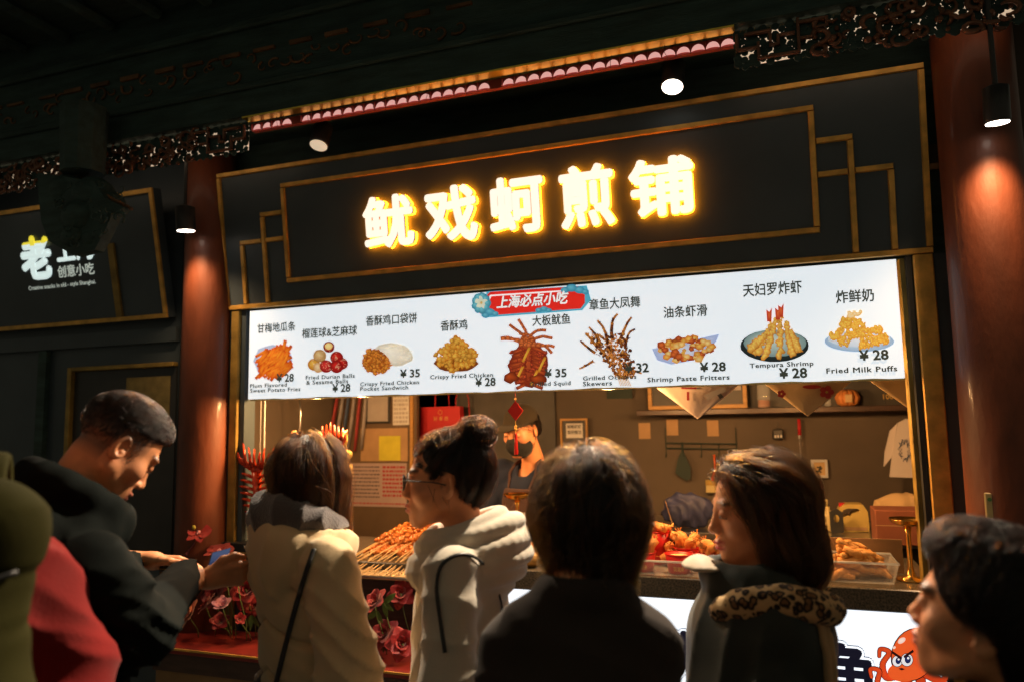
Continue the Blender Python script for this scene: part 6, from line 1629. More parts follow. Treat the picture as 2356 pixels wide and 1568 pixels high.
def torso(P, k, w=.165, ys=.70, sw=.12, sr=.062, zb=.80, zs=1.325, top=1.22):
    x, y, z = P; q = (np.abs(x), y, z)
    d = cap(P, (0, -.015, top * k), (0, 0, zb * k + .1), w, w * .98, ys)
    return smin(d, cap(q, (.025, -.02, 1.38 * k), (sw, -.018, zs * k), .052, sr), .06)
def drape(fn, pts, off=.004):
    p = np.array(pts, float)
    for _ in range(6):
        v = fn(tuple(p.T.astype(f32))).astype(float); g = grad(fn, p, .004); p = p - g * np.clip(v - off, -.03, .03)[:, None]
    return p
def spline(P, n=24):
    P = np.array(P, float); o = []
    for i in range(n):
        t = i / (n - 1) * (len(P) - 1); k = min(int(t), len(P) - 2); f_ = t - k; p0, p1, p2, p3 = P[max(k - 1, 0)], P[k], P[k + 1], P[min(k + 2, len(P) - 1)]
        o.append(.5 * (2 * p1 + (p2 - p0) * f_ + (2 * p0 - 5 * p1 + 4 * p2 - p3) * f_ ** 2 + (3 * p1 - p0 - 3 * p2 + p3) * f_ ** 3))
    return np.array(o)
face_cut = lambda q, y0=.118, r=(.068, .085, .118), z0=-.035: -ell(q, (0, y0, z0), r)
def cloth(name, col, **k):
    kw = dict(rough=.9, var=.14, vscale=9, bump=.12, bscale=300, spec=.25, sheen=.12); kw.update(k); return mat(name, col, **kw)
M['jeans'] = cloth('dark_trousers', (.03, .035, .05))

for nm_, mt_, par_, q_, r_, c_, sd_ in LATE:
    def crump(P, c_=np.array(c_), r_=r_, sd_=sd_): return smax(ell(P, c_, r_) + f32(.016) * waves(P, sd_, (40, 40, 40)) - folds(P, sd_ + 1, (30, 26, 44), .012, 1.6, 16), f32(.001) - P[2], .004)
    solid(nm_, crump, (c_[0] - r_[0] - .03, c_[1] - r_[1] - .03, -.01), (c_[0] + r_[0] + .03, c_[1] + r_[1] + .03, c_[2] + r_[2] + .03), .006, M[mt_], par_)
def place_hand(p, w, yd, xd, scale=1.0, left=False, h=.0026, **k):
    V, F = hand_mesh(h, **k); yd = np.array(yd, float); yd /= np.linalg.norm(yd); xd = np.array(xd, float); xd -= yd * (xd @ yd); xd /= np.linalg.norm(xd); zd = np.cross(xd, yd)
    if left: V = V * [-1, 1, 1]; F = F[:, ::-1]
    return (V * scale) @ np.stack([xd, yd, zd], 1).T + w, F
def ring(P, c, r, th, n=10, ys=1.0, tilt=(0, 0), a0=0, a1=6.2832, k=.02):
    pts = [(c[0] + r * math.cos(a), c[1] + r * ys * math.sin(a), c[2] + tilt[0] * math.cos(a) + tilt[1] * math.sin(a)) for a in np.linspace(a0, a1, n + 1)]
    return chain_(P, pts, [th] * (n + 1), 1, k)
def lens_dir(p, r=0, u=0, f=0):
    w = _r * r - _d * u + _f * f; c, sn = math.cos(p.rz), math.sin(p.rz); return np.array([c * w[0] + sn * w[1], -sn * w[0] + c * w[1], w[2]])

# ================================================================== man with phone
M['black_coat'] = cloth('black_coat', (.0045, .0068, .006), spec=.12, sheen=.0)
A = Person('person', 'man with short black hair in black coat looking down at his phone, cup in hand', (262, 1034, 1.64), (.68, .74), (0, .085), .95, 0, -.70, .04, female=False)
k = A.k
wr = A.px(428, 1328, 1.86); el = A.px(318, 1452, 1.52); shR = np.array([.19, -.01, 1.345 * k])
wl = A.px(345, 1288, 2.06); elL = np.array([-.25, .16, 1.08]); shL = np.array([-.19, -.01, 1.345 * k])
rh = place_hand(A, wr + lens_dir(A, .050, -.006, .01), lens_dir(A, 1, .10, .20), lens_dir(A, .1, -1, .35), .95, curl=((.25, .45, .35), (.6, .9, .7), (.8, 1.1, .8), (.9, 1.1, .8)), thumb=((-.020, .018, -.006), (-.042, .045, -.012), (-.046, .074, -.018), (-.034, .096, -.024)))
lh = place_hand(A, wl, lens_dir(A, 1, -.10, .1), lens_dir(A, .1, .55, -.8), .98, left=True, curl=(.25, .3, .35, .4))
def fadeA(q):
    x, y, z = q; return .75 * np.clip((z - .005) / .02, 0, 1) * (y < .045) * np.clip((.055 - y) / .03, 0, 1) * (z < .09) + .8 * (z > -.05) * (y < -.03) * np.clip((z + .05) / .03, 0, 1)
A.body(eyes='closed', fade=fadeA, arms={1: [shR, el, wr + lens_dir(A, .03)], -1: [shL, elL, wl]}, hands={1: rh, -1: lh}, jaw=1.1, fine=.0033)
A.lashes(.003, .0925)
def coatA(P):
    d = torso(P, k, .18, .70, .145, .07)
    d = smin(d, cap(P, (0, -.10, 1.30 * k), (0, -.05, 1.05 * k), .14, .17, .7), .05)
    f_ = folds(P, 3, (18, 22, 40), .006)
    a = chain_(P, [shR, el, wr - lens_dir(A, .0)], (.066, .062, .046), 1, .03); b = chain_(P, [shL, elL, wl - lens_dir(A, .06)], (.066, .060, .046), 1, .03)
    a = a - folds(P, 5, (26, 30, 44), .016, 1.3, 9) * (f32(.25) + ball_mask(P, el, .14)); d = smin(smin(d, a, .02), b, .04) - f_ - folds(P, 8, (30, 14, 60), .010, 1.3, 8) * ball_mask(P, (.12, .06, 1.12 * k), .22)
    d = smin(d, ring(P, (0, .012, 1.475 * k), .080, .030, 12, 1.05, (0, -.055)), .03); d = smin(d, ring(P, (0, .0, 1.41 * k), .085, .030, 12, 1.05, (0, -.02)), .03)
    d = smin(d, cap(P, (-.07, -.13, 1.42 * k), (.07, -.13, 1.42 * k), .07), .04)
    d = smax(d, -cap(P, (0, .0, 1.38 * k), A.hp - np.array([0, 0, .02]), .055, .075), .012)
    cw = wr + lens_dir(A, .035, .004, .01); return smax(d, -cap(P, cw, cw + lens_dir(A, .05, .0, .0), .034, .04), .006)
solid('coat', coatA, (-.42, -.30, .72), (.42, .52, 1.55), .0072, M['black_coat'], A.root)
def hairA(q):
    d = ell(q, (0, -.014, .050), (.0770, .098, .083)); d = smin(d, ell(q, (0, .018, .094), (.056, .066, .034)), .03)
    x, y, z = q; hl = np.interp(y, (-.11, -.06, .0, .05, .075, .12), (.010, .022, .045, .062, .078, .085)).astype(f32)
    return smax(d, hl - z, .012)
V_, F_ = A.hair(hairA, (-.1, -.13, -.06), (.1, .13, .16), .0045)
up = lambda p: np.stack([p[:, 0] * 2, .5 + 0 * p[:, 0], .55 - 5 * np.maximum(0, .06 - p[:, 2])], 1)
A.strands(comb(hairA, V_, F_, 9000, up, 6, .0062, (-.004, .005), seed=1, jitter=.28, loosen=.45, keep=lambda c: (c[:, 2] > .05) + .15), .00045, 'hair_black')
A.strands(comb(lambda q: head_sdf(q, 'closed'), *(lambda W: (W[0], W[1]))(nets(lambda q: smax(ell(q, (0, -.012, .046), (.074, .095, .081)), np.maximum(q[2] - .08, -.035 - q[2]), .004), *(rng_(a, b, .006) for a, b in ((-.09, .09), (-.12, .06), (-.06, .1))))), 3000, lambda p: np.stack([0 * p[:, 0], -.3 + 0 * p[:, 0], -1 + 0 * p[:, 0]], 1), 3, .003, (.0, .003), seed=2, keep=lambda c: (c[:, 1] < .03) * (c[:, 2] > -.04)), .0004, 'hair_black', 'side_stubble')
A.legs('jeans')
# phone and cup are held: things of their own
ph = [atz(476, 1310, 1.885), atz(488, 1270, 1.93), atz(532, 1258, 1.97), atz(520, 1300, 1.92)]
phn = thing('smartphone', 'dark smartphone held in the man\'s right hand above the pink rose', 'phone', np.mean(ph, 0)); o = np.mean(ph, 0)
e1, e2 = ph[2] - ph[1], ph[0] - ph[1]; nph = np.cross(e2, e1); nph /= np.linalg.norm(nph)
if nph @ _f > 0: nph = -nph
M['phone'] = mat('phone_body', (.03, .03, .035), .2, coat=.6); M['screen'] = mat('phone_screen', (.02, .03, .06), .08, emit=(.10, .16, .40), es=.22)
MB(o).slab(ph, nph, .008).out('body', M['phone'], phn)
cph = np.mean(ph, 0); MB(o).slab([cph + (p_ - cph) * .93 + nph * .0012 for p_ in ph], nph, .001).out('screen', M['screen'], phn)
cp = atz(391, 1330, 2.06); cupA = thing('coffee_cup', 'small brown paper cup with dark lid in the man\'s left hand', 'cup', cp)
MB(cp).lathe(cp, [(.022, -.035), (.027, .012), (.028, .022)], 20).out('sleeve', M['kraft'], cupA, smooth=True); MB(cp).lathe(cp, [(.0275, .0222), (.0285, .03), (.0285, .038), (.024, .045), (.023, .050)], 20).out('lid', M['black'], cupA, smooth=True)
MB(cp).lathe(cp, [(.0288, .0305), (.0288, .0325)], 20, cap=False).out('lid_line', M['brass'], cupA)

# ================================================================== person with backpack at the left edge
M['red_jacket'] = cloth('red_jacket', (.22, .008, .007), sheen=.1, bscale=220)
M['olive_pack'] = cloth('olive_pack', (.026, .024, .006), rough=.9, spec=.05, sheen=.0)
Bk = Person('person', 'person in red jacket with olive backpack, cut off by the left edge', (-185, 905, 1.25), (-.72, 1), (0, .02), 1.0, -.35, .0)
k = Bk.k
Bk.body(arms={1: [(.165, 0, 1.27 * k), (.235, .06, 1.07 * k), (.18, .25, 1.02 * k)], -1: [(-.17, 0, 1.36 * k), (-.22, .04, 1.10 * k), (-.16, .25, 1.0 * k)]}, fine=.005)
def jackB(P):
    d = torso(P, k, .165, .72, .130, .058, zs=1.27); x, y, z = P
    for a in Bk.arms.values(): d = smin(d, chain_(P, a, (.064, .070, .056), 1, .04), .04)
    d = d - folds(P, 21, (6, 14, 26), .010, 1.2, 7) - folds(P, 22, (20, 26, 48), .012, 1.3, 9) * (f32(.2) + ball_mask(P, (.235, .06, 1.07 * k), .16)) - .012 * ball_mask(P, (.27, .03, 1.24 * k), .06) - .016 * ball_mask(P, (.27, .05, 1.08 * k), .07)
    d = smin(d, ring(P, (0, -.02, 1.43 * k), .075, .026, 10), .03)
    return smax(d, -cap(P, (0, -.02, 1.40 * k), Bk.hp, .055, .07), .01)
solid('jacket', jackB, (-.42, -.26, .70), (.42, .46, 1.52), .0075, M['red_jacket'], Bk.root)
pkc = Bk.px(20, 1400, 1.02)
pack = thing('backpack', 'olive green backpack worn by the person in the red jacket', 'backpack', Bk.loc, Bk.rz)
def packf(P):
    x, y, z = P; q = (x, y + f32(.26), z); d = cap(P, (0, -.235, 1.20 * k), (0, -.245, .98 * k), .165, .165, .70)
    d = smin(d, cap(P, (-.10, -.22, 1.36 * k), (.10, -.22, 1.36 * k), .085), .06)
    d = smin(d, cap(P, (-.07, -.30, .96 * k), (.07, -.30, 1.10 * k), .09), .06)
    d = d - folds(P, 9, (5, 9, 30), .005, 1.6, 7)
    seam = f32(.005) * np.exp(-((z - f32(1.31 * k) + f32(.15) * x * x) / f32(.007)) ** 2) + f32(.005) * np.exp(-((z - f32(1.235 * k)) / f32(.006)) ** 2)
    return smax(d + seam, y + f32(.128), .02)
solid('pack_body', packf, (-.30, -.50, .78), (.30, -.06, 1.52), .008, M['olive_pack'], pack)
for g in (-1, 1):
    m = MB(); m.tube(spline([(g * .10, -.13, 1.40 * k), (g * .11, -.05, 1.47 * k), (g * .12, .07, 1.42 * k), (g * .13, .14, 1.25 * k), (g * .17, .06, 1.02 * k), (g * .16, -.12, .95 * k)], 24), .022, 8, flat=.35); m.out('strap', M['olive_pack'], pack, smooth=True)
m = MB(); m.tube(spline([(-.04, -.17, 1.42 * k), (-.03, -.19, 1.465 * k), (.03, -.19, 1.465 * k), (.04, -.17, 1.42 * k)], 14), .010, 8); m.out('grab_handle', M['olive_pack'], pack, smooth=True)
m = MB(); m.tube(drape(packf, [(x, -.33, 1.31 * k - .15 * x * x) for x in np.linspace(-.17, .17, 18)], .002), .004, 6); m.out('zip', M['black'], pack, smooth=True)
def hairB(q): return smax(smin(ell(q, (0, -.014, .048), (.082, .103, .090)), cap(q, (0, -.045, .0), (0, -.05, -.07), .070, .055), .04), -ell(q, (0, .115, -.035), (.068, .085, .115)), .012)
V_, F_ = Bk.hair(hairB, (-.11, -.14, -.15), (.11, .14, .16), .006)
Bk.legs('jeans')

# ================================================================== woman in cream coat
M['cream_coat'] = cloth('cream_coat', (.70, .52, .30), rough=.7, sheen=.2, var=.06, bscale=300)
M['fleece'] = cloth('grey_fleece', (.10, .085, .085), bump=.6, bscale=260, sheen=.7)
C = Person('person', 'woman with brown shoulder length hair in cream hooded puffer coat, seen from behind', (722, 1106, 1.95), (.82, .57), (0, .02), .98, .48, .10, .0)
k = C.k
C.body(arms={1: [(.165, 0, 1.36 * k), (.215, .03, 1.11 * k), (.20, .12, .88 * k)], -1: [(-.165, 0, 1.36 * k), (-.20, .06, 1.11 * k), (-.16, .20, .92 * k)]}); C.eyes()
def coatC(P, sleeves=True):
    x, y, z = P
    d = torso((P[0], P[1] - f32(.018), P[2]), k, .150, .76, .125, .060, zs=1.315)
    t = (z + f32(.42) * np.abs(x - f32(.02)) ) * f32(8.4); fr = np.abs(t - np.round(t)) / f32(8.4)
    seam = f32(.012) * np.exp(-(fr / f32(.006)) ** 2) * (z < f32(1.30 * k)); d = d + seam - f32(.006) * np.sin(np.clip(fr * f32(8.4 * 2), 0, 1) * f32(1.57)) - folds(P, 35, (14, 14, 60), .004, 1.6, 11)
    for g, a in C.arms.items():
        s_ = chain_(P, a, (.068, .064, .056), 1, .04)
        m_ = ball_mask(P, a[1], .17); s_ = s_ - folds(P, 33 + g, (10, 24, 46), .015, 1.3, 8) * (f32(.3) + m_) 
        d = smin(d, s_, .007)
    hood = smin(ell(P, (0, -.075, 1.385 * k), (.125, .060, .090)), ell(P, (.0, -.080, 1.315 * k), (.11, .045, .070)), .04); hood = smin(hood, ring(P, (0, -.005, 1.41 * k), .090, .040, 12, 1.0, (0, -.02)), .03)
    hood = hood - folds(P, 36, (20, 16, 26), .012, 1.5, 10)
    d = smin(d, hood, .012)
    return smax(d, -cap(P, (0, -.01, 1.36 * k), (0, -.01, 1.62 * k), .068, .085), .015)
solid('coat', coatC, (-.36, -.30, .72), (.36, .34, 1.52), .0070, M['cream_coat'], C.root)
def lin(P):
    d = ring(P, (0, -.010, 1.468 * k), .085, .035, 14, 1.0, (.0, -.035)); d = smin(d, ell(P, (-.01, -.095, 1.475 * k), (.070, .045, .050)), .03)
    d = d - folds(P, 41, (30, 26, 22), .012, 1.5, 12); return smax(d, -cap(P, (0, -.005, 1.36 * k), (0, .0, 1.62 * k), .060, .075), .012)
solid('hood_lining', lin, (-.22, -.22, 1.28), (.22, .16, 1.58), .0055, M['fleece'], C.root)
stp = C.hit(coatC, spline([(722, 1262), (712, 1290), (690, 1360), (660, 1470), (635, 1570), (618, 1640)], 34), .005)
m = MB(); m.tube(stp, .0065, 8, flat=.6); m.out('bag_strap', M['black'], C.root, smooth=True)
def hairC(q):
    x, y, z = q; d = ell(q, (0, -.013, .046), (.079, .100, .087)); d = smin(d, cap(q, (0, -.030, .02), (0, -.040, -.15), .074, .062), .05); d = smin(d, cap((np.abs(x), y, z), (.060, .02, .0), (.050, .030, -.16), .024, .018), .03)
    return smax(d, face_cut(q, .135, (.060, .095, .13), -.04), .012)
V_, F_ = C.hair(hairC, (-.13, -.15, -.23), (.13, .15, .16), .0055, 'hair_cap_brown')
def downC(p):
    c = np.array([.012, .0, .136]); r_ = p - c; r_[:, 2] = 0; w_ = np.clip((p[:, 2] - .06) / .07, 0, 1)[:, None]; return r_ * 14 * w_ + np.array([0, -.05, -1.0])
SC = clumped(comb(hairC, V_, F_, 230, downC, 15, .020, (-.008, .006), -.20, 3, .16), 70, .0055, 4)
n1 = int(len(SC) * .5) // 70 * 70; C.strands(SC[:n1], .00045, 'hair_dark'); C.strands(SC[n1:], .00045, 'hair_brown', 'hair_highlights')
C.strands(comb(hairC, V_, F_, 500, downC, 15, .020, (.0, .020), -.20, 23, .45, loosen=.3), .0004, 'hair_brown', 'loose_strands')
C.legs('jeans')

# ================================================================== woman with bun and glasses
M['hoodie'] = cloth('hoodie_fleece', (.56, .50, .40), var=.08, sheen=.35, bscale=240, bump=.14)
D = Person('person', 'woman with hair bun and glasses in pale grey hoodie, in profile', (1026, 1112, 1.88), (-1, .06), (0, .022), 1.0, 0, .03, 0)
k = D.k
D.body(arms={-1: [(-.155, -.01, 1.36 * k), (-.19, -.01, 1.10 * k), (-.17, .07, .88 * k)], 1: [(.155, -.01, 1.36 * k), (.19, .0, 1.10 * k), (.17, .1, .88 * k)]}, fine=.0031, neckr=.047, lip=(.50, .13, .10)); D.eyes(); D.lashes(.0145, .0945)
def hoodD(P):
    x, y, z = P
    d = torso(P, k, .140, .86, .105, .058, .78)
    for g, a in D.arms.items():
        s_ = chain_(P, a, (.062, .058, .05), 1, .04); s_ = s_ - folds(P, 53 + g, (8, 18, 38), .009, 1.2, 8); d = smin(d, s_, .030)
    d = d - folds(P, 55, (14, 26, 10), .006, 1.0, 7)
    h_ = None
    for i, (zf_, zb_, xo, yf, yb, th) in enumerate(((1.425, 1.490, .084, .070, -.120, .018), (1.400, 1.472, .106, .090, -.160, .019), (1.360, 1.425, .124, .105, -.178, .021), (1.335, 1.380, .130, .106, -.178, .023), (1.318, 1.335, .124, .096, -.160, .022), (1.305, 1.295, .108, .078, -.130, .020))):
        for g in (-1, 1):
            c_ = chain_(P, spline([(g * .015, yf, zf_ * k), (g * xo * .72, yf * .62, (zf_ * .85 + zb_ * .15) * k), (g * xo, -.045, (zf_ * .5 + zb_ * .5) * k), (g * xo * .62, yb * .78, (zf_ * .15 + zb_ * .85) * k), (g * .003, yb, zb_ * k)], 18), [.012, th * .7, th * .9] + [th] * 14 + [th * .9], 1, .008)
            h_ = c_ if h_ is None else smin(h_, c_, .010)
    h_ = smin(h_, ell(P, (0, -.07, 1.37 * k), (.08, .08, .07)), .01)
    h_ = h_ - folds(P, 57, (8, 20, 30), .004, 1.3, 9)
    d = smin(d, h_, .016)
    return smax(d, -cap(P, (0, -.015, 1.34 * k), (0, .01, 1.60 * k), .054, .075), .012)
solid('hoodie', hoodD, (-.34, -.34, .70), (.34, .30, 1.50), .0058, M['hoodie'], D.root)
def armD(P):
    d = torso(P, k, .140, .86, .105, .058, .78)
    for g, a in D.arms.items(): d = smin(d, chain_(P, a, (.062, .058, .05), 1, .04), .05)
    return d
stD = D.hit(armD, spline([(1024, 1500), (1012, 1420), (1004, 1350), (1014, 1302), (1044, 1278), (1082, 1276), (1116, 1300), (1142, 1345), (1156, 1400), (1160, 1470)], 44), .010)
m = MB(); m.tube(stD, .0045, 8, flat=.6); m.out('backpack_strap', M['black'], D.root, smooth=True)
def hairD(q):
    x, y, z = q; d = ell(q, (0, -.016, .046), (.0815, .103, .0865)); d = smin(d, ell(q, (0, -.06, .0), (.060, .045, .06)), .03)
    hl = np.interp(y, (-.12, -.052, -.036, .004, .022, .035, .055, .074, .1), (-.075, -.060, .018, .034, -.012, .020, .050, .088, .12)).astype(f32); s_ = .006 * np.sin(140 * z + 60 * y)
    d = smax(d, hl - z, .012); b = ell(q, (0, -.075, .128), (.042, .042, .036)) + f32(.004) * waves(q, 5, (120, 120, 120)); return smin(d, b, .014)
V_, F_ = D.hair(hairD, (-.11, -.16, -.11), (.11, .12, .19), .0045)
bun = np.array([0, -.072, .125])
def toB(p):
    d = bun - p; n_ = np.linalg.norm(d, axis=1, keepdims=True); sw = np.cross(d, np.array([1.0, 0, 0])); near = np.clip((.055 - n_) / .02, 0, 1); return d / n_ * (1 - near) + near * sw / (np.linalg.norm(sw, axis=1, keepdims=True) + 1e-6)
D.strands(clumped(comb(hairD, V_, F_, 260, toB, 12, .013, (-.006, .004), seed=5, jitter=.14, loosen=.10), 60, .0035, 6, .003, 1.0), .00042, 'hair_black')
D.strands(comb(hairD, V_, F_, 420, lambda p: toB(p) * .5 + np.array([0, -.2, .3]), 8, .011, (.004, .016), seed=6, jitter=.8, loosen=.8, keep=lambda c: (c[:, 2] > .09) * 1.0), .0004, 'hair_dark', 'stray_hair')
D.strands(comb(lambda q: head_sdf(q, 'open', True), V_, F_, 6, lambda p: np.stack([0 * p[:, 0], -.15 + 0 * p[:, 0], -1 + 0 * p[:, 0]], 1), 9, .010, (.002, .008), -.07, 8, .25, keep=lambda c: (c[:, 1] > .0) * (c[:, 1] < .04) * (c[:, 2] < .05) * 1.0), .0004, 'hair_black', 'side_wisps')
gl = thing('eyeglasses', 'dark framed eyeglasses worn by the woman with the hair bun', 'glasses', D.loc, D.rz)
GM = D.HM
for g in (-1, 1):
    m = MB(); m.tube([(g * (.033 + .024 * math.cos(a)), .104 - .006 * abs(math.cos(a)) * (g * math.cos(a) * g > 0), .004 + .0185 * math.sin(a)) for a in np.linspace(0, 6.2832, 25)], .0021, 6); o = m.out('rim', M['black'], gl, smooth=True); o.matrix_local = GM
    m = MB(); m.tube([(g * .058, .100, .012), (g * .072, .085, .012), (g * .079, .02, .010), (g * .080, -.012, .004)], .0022, 6, flat=.7); o = m.out('temple', M['black'], gl, smooth=True); o.matrix_local = GM
    m = MB(); m.lathe((g * .033, .103, .004), [(.022, 0), (.022, .0008)], 20, (0, 1, 0)); o = m.out('lens', M['glass'], gl); o.matrix_local = GM
m = MB(); m.tube([(-.010, .106, .008), (0, .112, .010), (.010, .106, .008)], .002, 6); o = m.out('bridge', M['black'], gl); o.matrix_local = GM

D.legs('jeans')

# ================================================================== dark haired person, centre, from behind
M['brown_jacket'] = cloth('brown_jacket', (.034, .024, .019), sheen=.08)
E_ = Person('person', 'person with rounded dark bob in dark brown jacket, seen from behind in the middle', (1354, 1180, 1.45), (-.05, 1), (.03, .03), 1.03, .0, .0, 0)
k = E_.k
E_.body(fine=.005)
def jackE(P):
    d = torso(P, k, .165, .72, .125, .060, zs=1.30)
    for g, a in E_.arms.items(): d = smin(d, chain_(P, [(a[0][0], a[0][1], a[0][2] - .06 * k)] + a[1:], (.060, .060, .05), 1, .04), .04)
    d = d - folds(P, 61, (9, 14, 18), .008, 1.2, 6) - folds(P, 62, (22, 20, 46), .009, 1.4, 9) * (f32(.3) + ball_mask(P, (-.19, -.05, 1.15 * k), .15) + ball_mask(P, (.19, -.05, 1.15 * k), .15)); d = smin(d, ring(P, (.012, -.02, 1.428 * k), .064, .022, 12, 1.0), .03)
    return smax(d, -cap(P, (0, -.01, 1.35 * k), (0, .0, 1.60 * k), .055, .07), .012)
solid('jacket', jackE, (-.36, -.26, .70), (.36, .24, 1.50), .0085, M['brown_jacket'], E_.root)
def hairE(q):
    x, y, z = q; d = ell(q, (0, -.014, .046), (.079, .102, .089)); d = smin(d, cap(q, (0, -.018, -.020), (0, -.036, -.135), .099, .054), .055)
    d = d + f32(.004) * np.sin(f32(55) * np.arctan2(x, -y)) * np.clip(-(z - f32(.03)) * f32(10), 0, 1)
    return smax(d, face_cut(q, .135, (.070, .085, .12), -.03), .012)
V_, F_ = E_.hair(hairE, (-.14, -.17, -.20), (.14, .15, .16), .006)
def downE(p):
    r_ = p - np.array([.0, -.005, .135]); r_[:, 2] = 0; w_ = np.clip((p[:, 2] - .05) / .07, 0, 1)[:, None]; o = np.clip((-.05 - p[:, 2]) / .08, 0, 1)[:, None]; return r_ * 14 * w_ - r_ * 2.5 * o + np.array([0, 0, -1.0])
E_.strands(clumped(comb(hairE, V_, F_, 230, downE, 14, .020, (-.008, .006), -.165, 9, .14), 65, .0055, 10), .00045, 'hair_black')
E_.strands(comb(hairE, V_, F_, 1300, downE, 15, .020, (.003, .020), -.168, 10, .34, loosen=.25), .00045, 'hair_brown', 'loose_strands')
E_.legs('jeans')

# ================================================================== woman in leopard collar coat
M['dark_coat'] = cloth('dark_green_coat', (.024, .032, .027), rough=.6, sheen=.12)
M['beige_trim'] = cloth('beige_trim', (.40, .28, .15))
def leopard():
    m = cloth('leopard_fur', (.42, .28, .13)); nt = m.node_tree; b = nt.nodes['Principled BSDF']; L = nt.links.new
    tc = nt.nodes.new('ShaderNodeTexCoord'); vo = nt.nodes.new('ShaderNodeTexVoronoi'); vo.inputs['Scale'].default_value = 55; vo.inputs['Randomness'].default_value = .9
    no_ = nt.nodes.new('ShaderNodeTexNoise'); no_.inputs['Scale'].default_value = 30
    mx = nt.nodes.new('ShaderNodeVectorMath'); mx.operation = 'MULTIPLY_ADD'; mx.inputs[1].default_value = (.02, .02, .02)
    L(tc.outputs['Object'], no_.inputs[0]); L(no_.outputs['Color'], mx.inputs[0]); L(tc.outputs['Object'], mx.inputs[2]); L(mx.outputs[0], vo.inputs['Vector'])
    r = nt.nodes.new('ShaderNodeValToRGB'); e = r.color_ramp.elements; e[0].position = .0; e[0].color = (.17, .085, .03, 1); e[1].position = .9; e[1].color = (.45, .30, .14, 1)
    for p_, c_ in ((.27, (.16, .08, .03, 1)), (.33, (.012, .009, .007, 1)), (.52, (.015, .010, .008, 1)), (.60, (.45, .30, .14, 1))): x = e.new(p_); x.color = c_
    L(vo.outputs['Distance'], r.inputs[0]); L(r.outputs[0], b.inputs['Base Color']); return m
M['leopard'] = leopard()
M['pale_quilt'] = cloth('pale_quilt', (.46, .38, .28), rough=.6)
Lp = Person('person', 'woman with shoulder length dark hair and leopard print collar, eyes lowered, in profile', (1737, 1180, 1.74), (-1, .03), (0, -.022), 1.0, 0, -.08, 0)
k = Lp.k
Lp.body(eyes='closed', fine=.0030, lip=(.50, .06, .06), jaw=1.05); Lp.lashes(.0035, .0925)
def coatL(P):
    d = torso(P, k, .172, .96, .12, .066, zs=1.31)
    for g, a in Lp.arms.items(): d = smin(d, chain_(P, [(a[0][0], a[0][1], a[0][2] - .05 * k)] + a[1:], (.060, .062, .05), 1, .04) - folds(P, 73 + g, (16, 20, 22), .008, 1.2, 8), .012)
    d = d - folds(P, 71, (26, 22, 7), .013, 1.0, 6)
    d = smin(d, ring(P, (0, -.005, 1.400 * k), .080, .030, 12, 1.1, (0, .012)), .04)
    return smax(d, -cap(P, (0, .0, 1.34 * k), (0, .02, 1.60 * k), .058, .075), .012)
solid('coat', coatL, (-.38, -.28, .70), (.38, .28, 1.50), .0080, M['dark_coat'], Lp.root)
def colL(P):
    d = chain_(P, spline([(-.085, .10, 1.335 * k), (-.120, .05, 1.360 * k), (-.140, -.02, 1.368 * k), (-.138, -.08, 1.362 * k), (-.115, -.135, 1.345 * k), (-.06, -.165, 1.335 * k)], 12), (.018, .024, .029, .032, .034, .035, .035, .034, .032, .030, .026, .022), 1, .02)
    return d + f32(.004) * waves(P, 77, (90, 90, 90))
solid('leopard_collar', colL, (-.24, -.26, 1.0), (.0, .18, 1.45), .0055, M['leopard'], Lp.root)
for dx, nm in ((0, 'beige_piping'), (.03, 'beige_piping')):
    pts = drape(coatL, spline([(-.10, -.09 - dx, 1.37 * k), (-.14, -.12 - dx, 1.32 * k), (-.17, -.14 - dx * .6, 1.22 * k), (-.19, -.14 - dx * .5, 1.08 * k), (-.20, -.13, .95 * k)], 26), .002); m = MB(); m.tube(pts, [.016] * 20 + [.012] * 6, 8, flat=.6); m.out(nm, M['beige_trim'], Lp.root, smooth=True)
def qul(P): return smax(ell(P, (-.01, .115, 1.365 * k), (.085, .060, .085)) - folds(P, 79, (18, 14, 44), .012, 1.4, 12), -cap(P, (0, .0, 1.34 * k), (0, .02, 1.60 * k), .055, .070), .01)
solid('pale_collar', qul, (-.16, .04, 1.2), (.13, .24, 1.50), .006, M['pale_quilt'], Lp.root)
def hairL(q):
    x, y, z = q; d = ell(q, (0, -.020, .048), (.088, .112, .092)); d = smin(d, cap(q, (0, -.045, .02), (0, -.060, -.11), .088, .086), .05); d = smin(d, ell(q, (0, .028, .098), (.055, .045, .036)), .03)
    d = smin(d, cap((np.abs(x), y, z), (.072, .012, .02), (.070, -.015, -.09), .020, .020), .03)
    c = np.maximum(face_cut(q, .118, (.082, .094, .152), -.040), -cap((np.abs(x), y, z), (.075, .075, -.02), (.065, .06, -.20), .050, .080))
    return smax(d, c, .012)
V_, F_ = Lp.hair(hairL, (-.13, -.19, -.22), (.13, .13, .16), .005)
def downL(p):
    r_ = p - np.array([.0, .065, .12]); r_[:, 2] *= .2; w_ = np.clip((p[:, 2] - .03) / .07, 0, 1)[:, None]; o = np.clip((-.10 - p[:, 2]) / .05, 0, 1)[:, None]
    return r_ * 12 * w_ + np.array([0, -.25, -1.0]) * (1 - .6 * w_) + o * np.array([0, .8, .2])
SL = clumped(comb(hairL, V_, F_, 230, downL, 14, .0185, (-.008, .005), -.185, 12, .13), 65, .0055, 13)
Lp.strands(comb(hairL, V_, F_, 400, downL, 14, .0185, (.0, .016), -.185, 24, .4, loosen=.3), .0004, 'hair_brown', 'loose_strands')
n1 = int(len(SL) * .7) // 65 * 65; Lp.strands(SL[:n1], .00045, 'hair_dark'); Lp.strands(SL[n1:], .00045, 'hair_brown', 'hair_highlights')
Lp.legs('jeans')

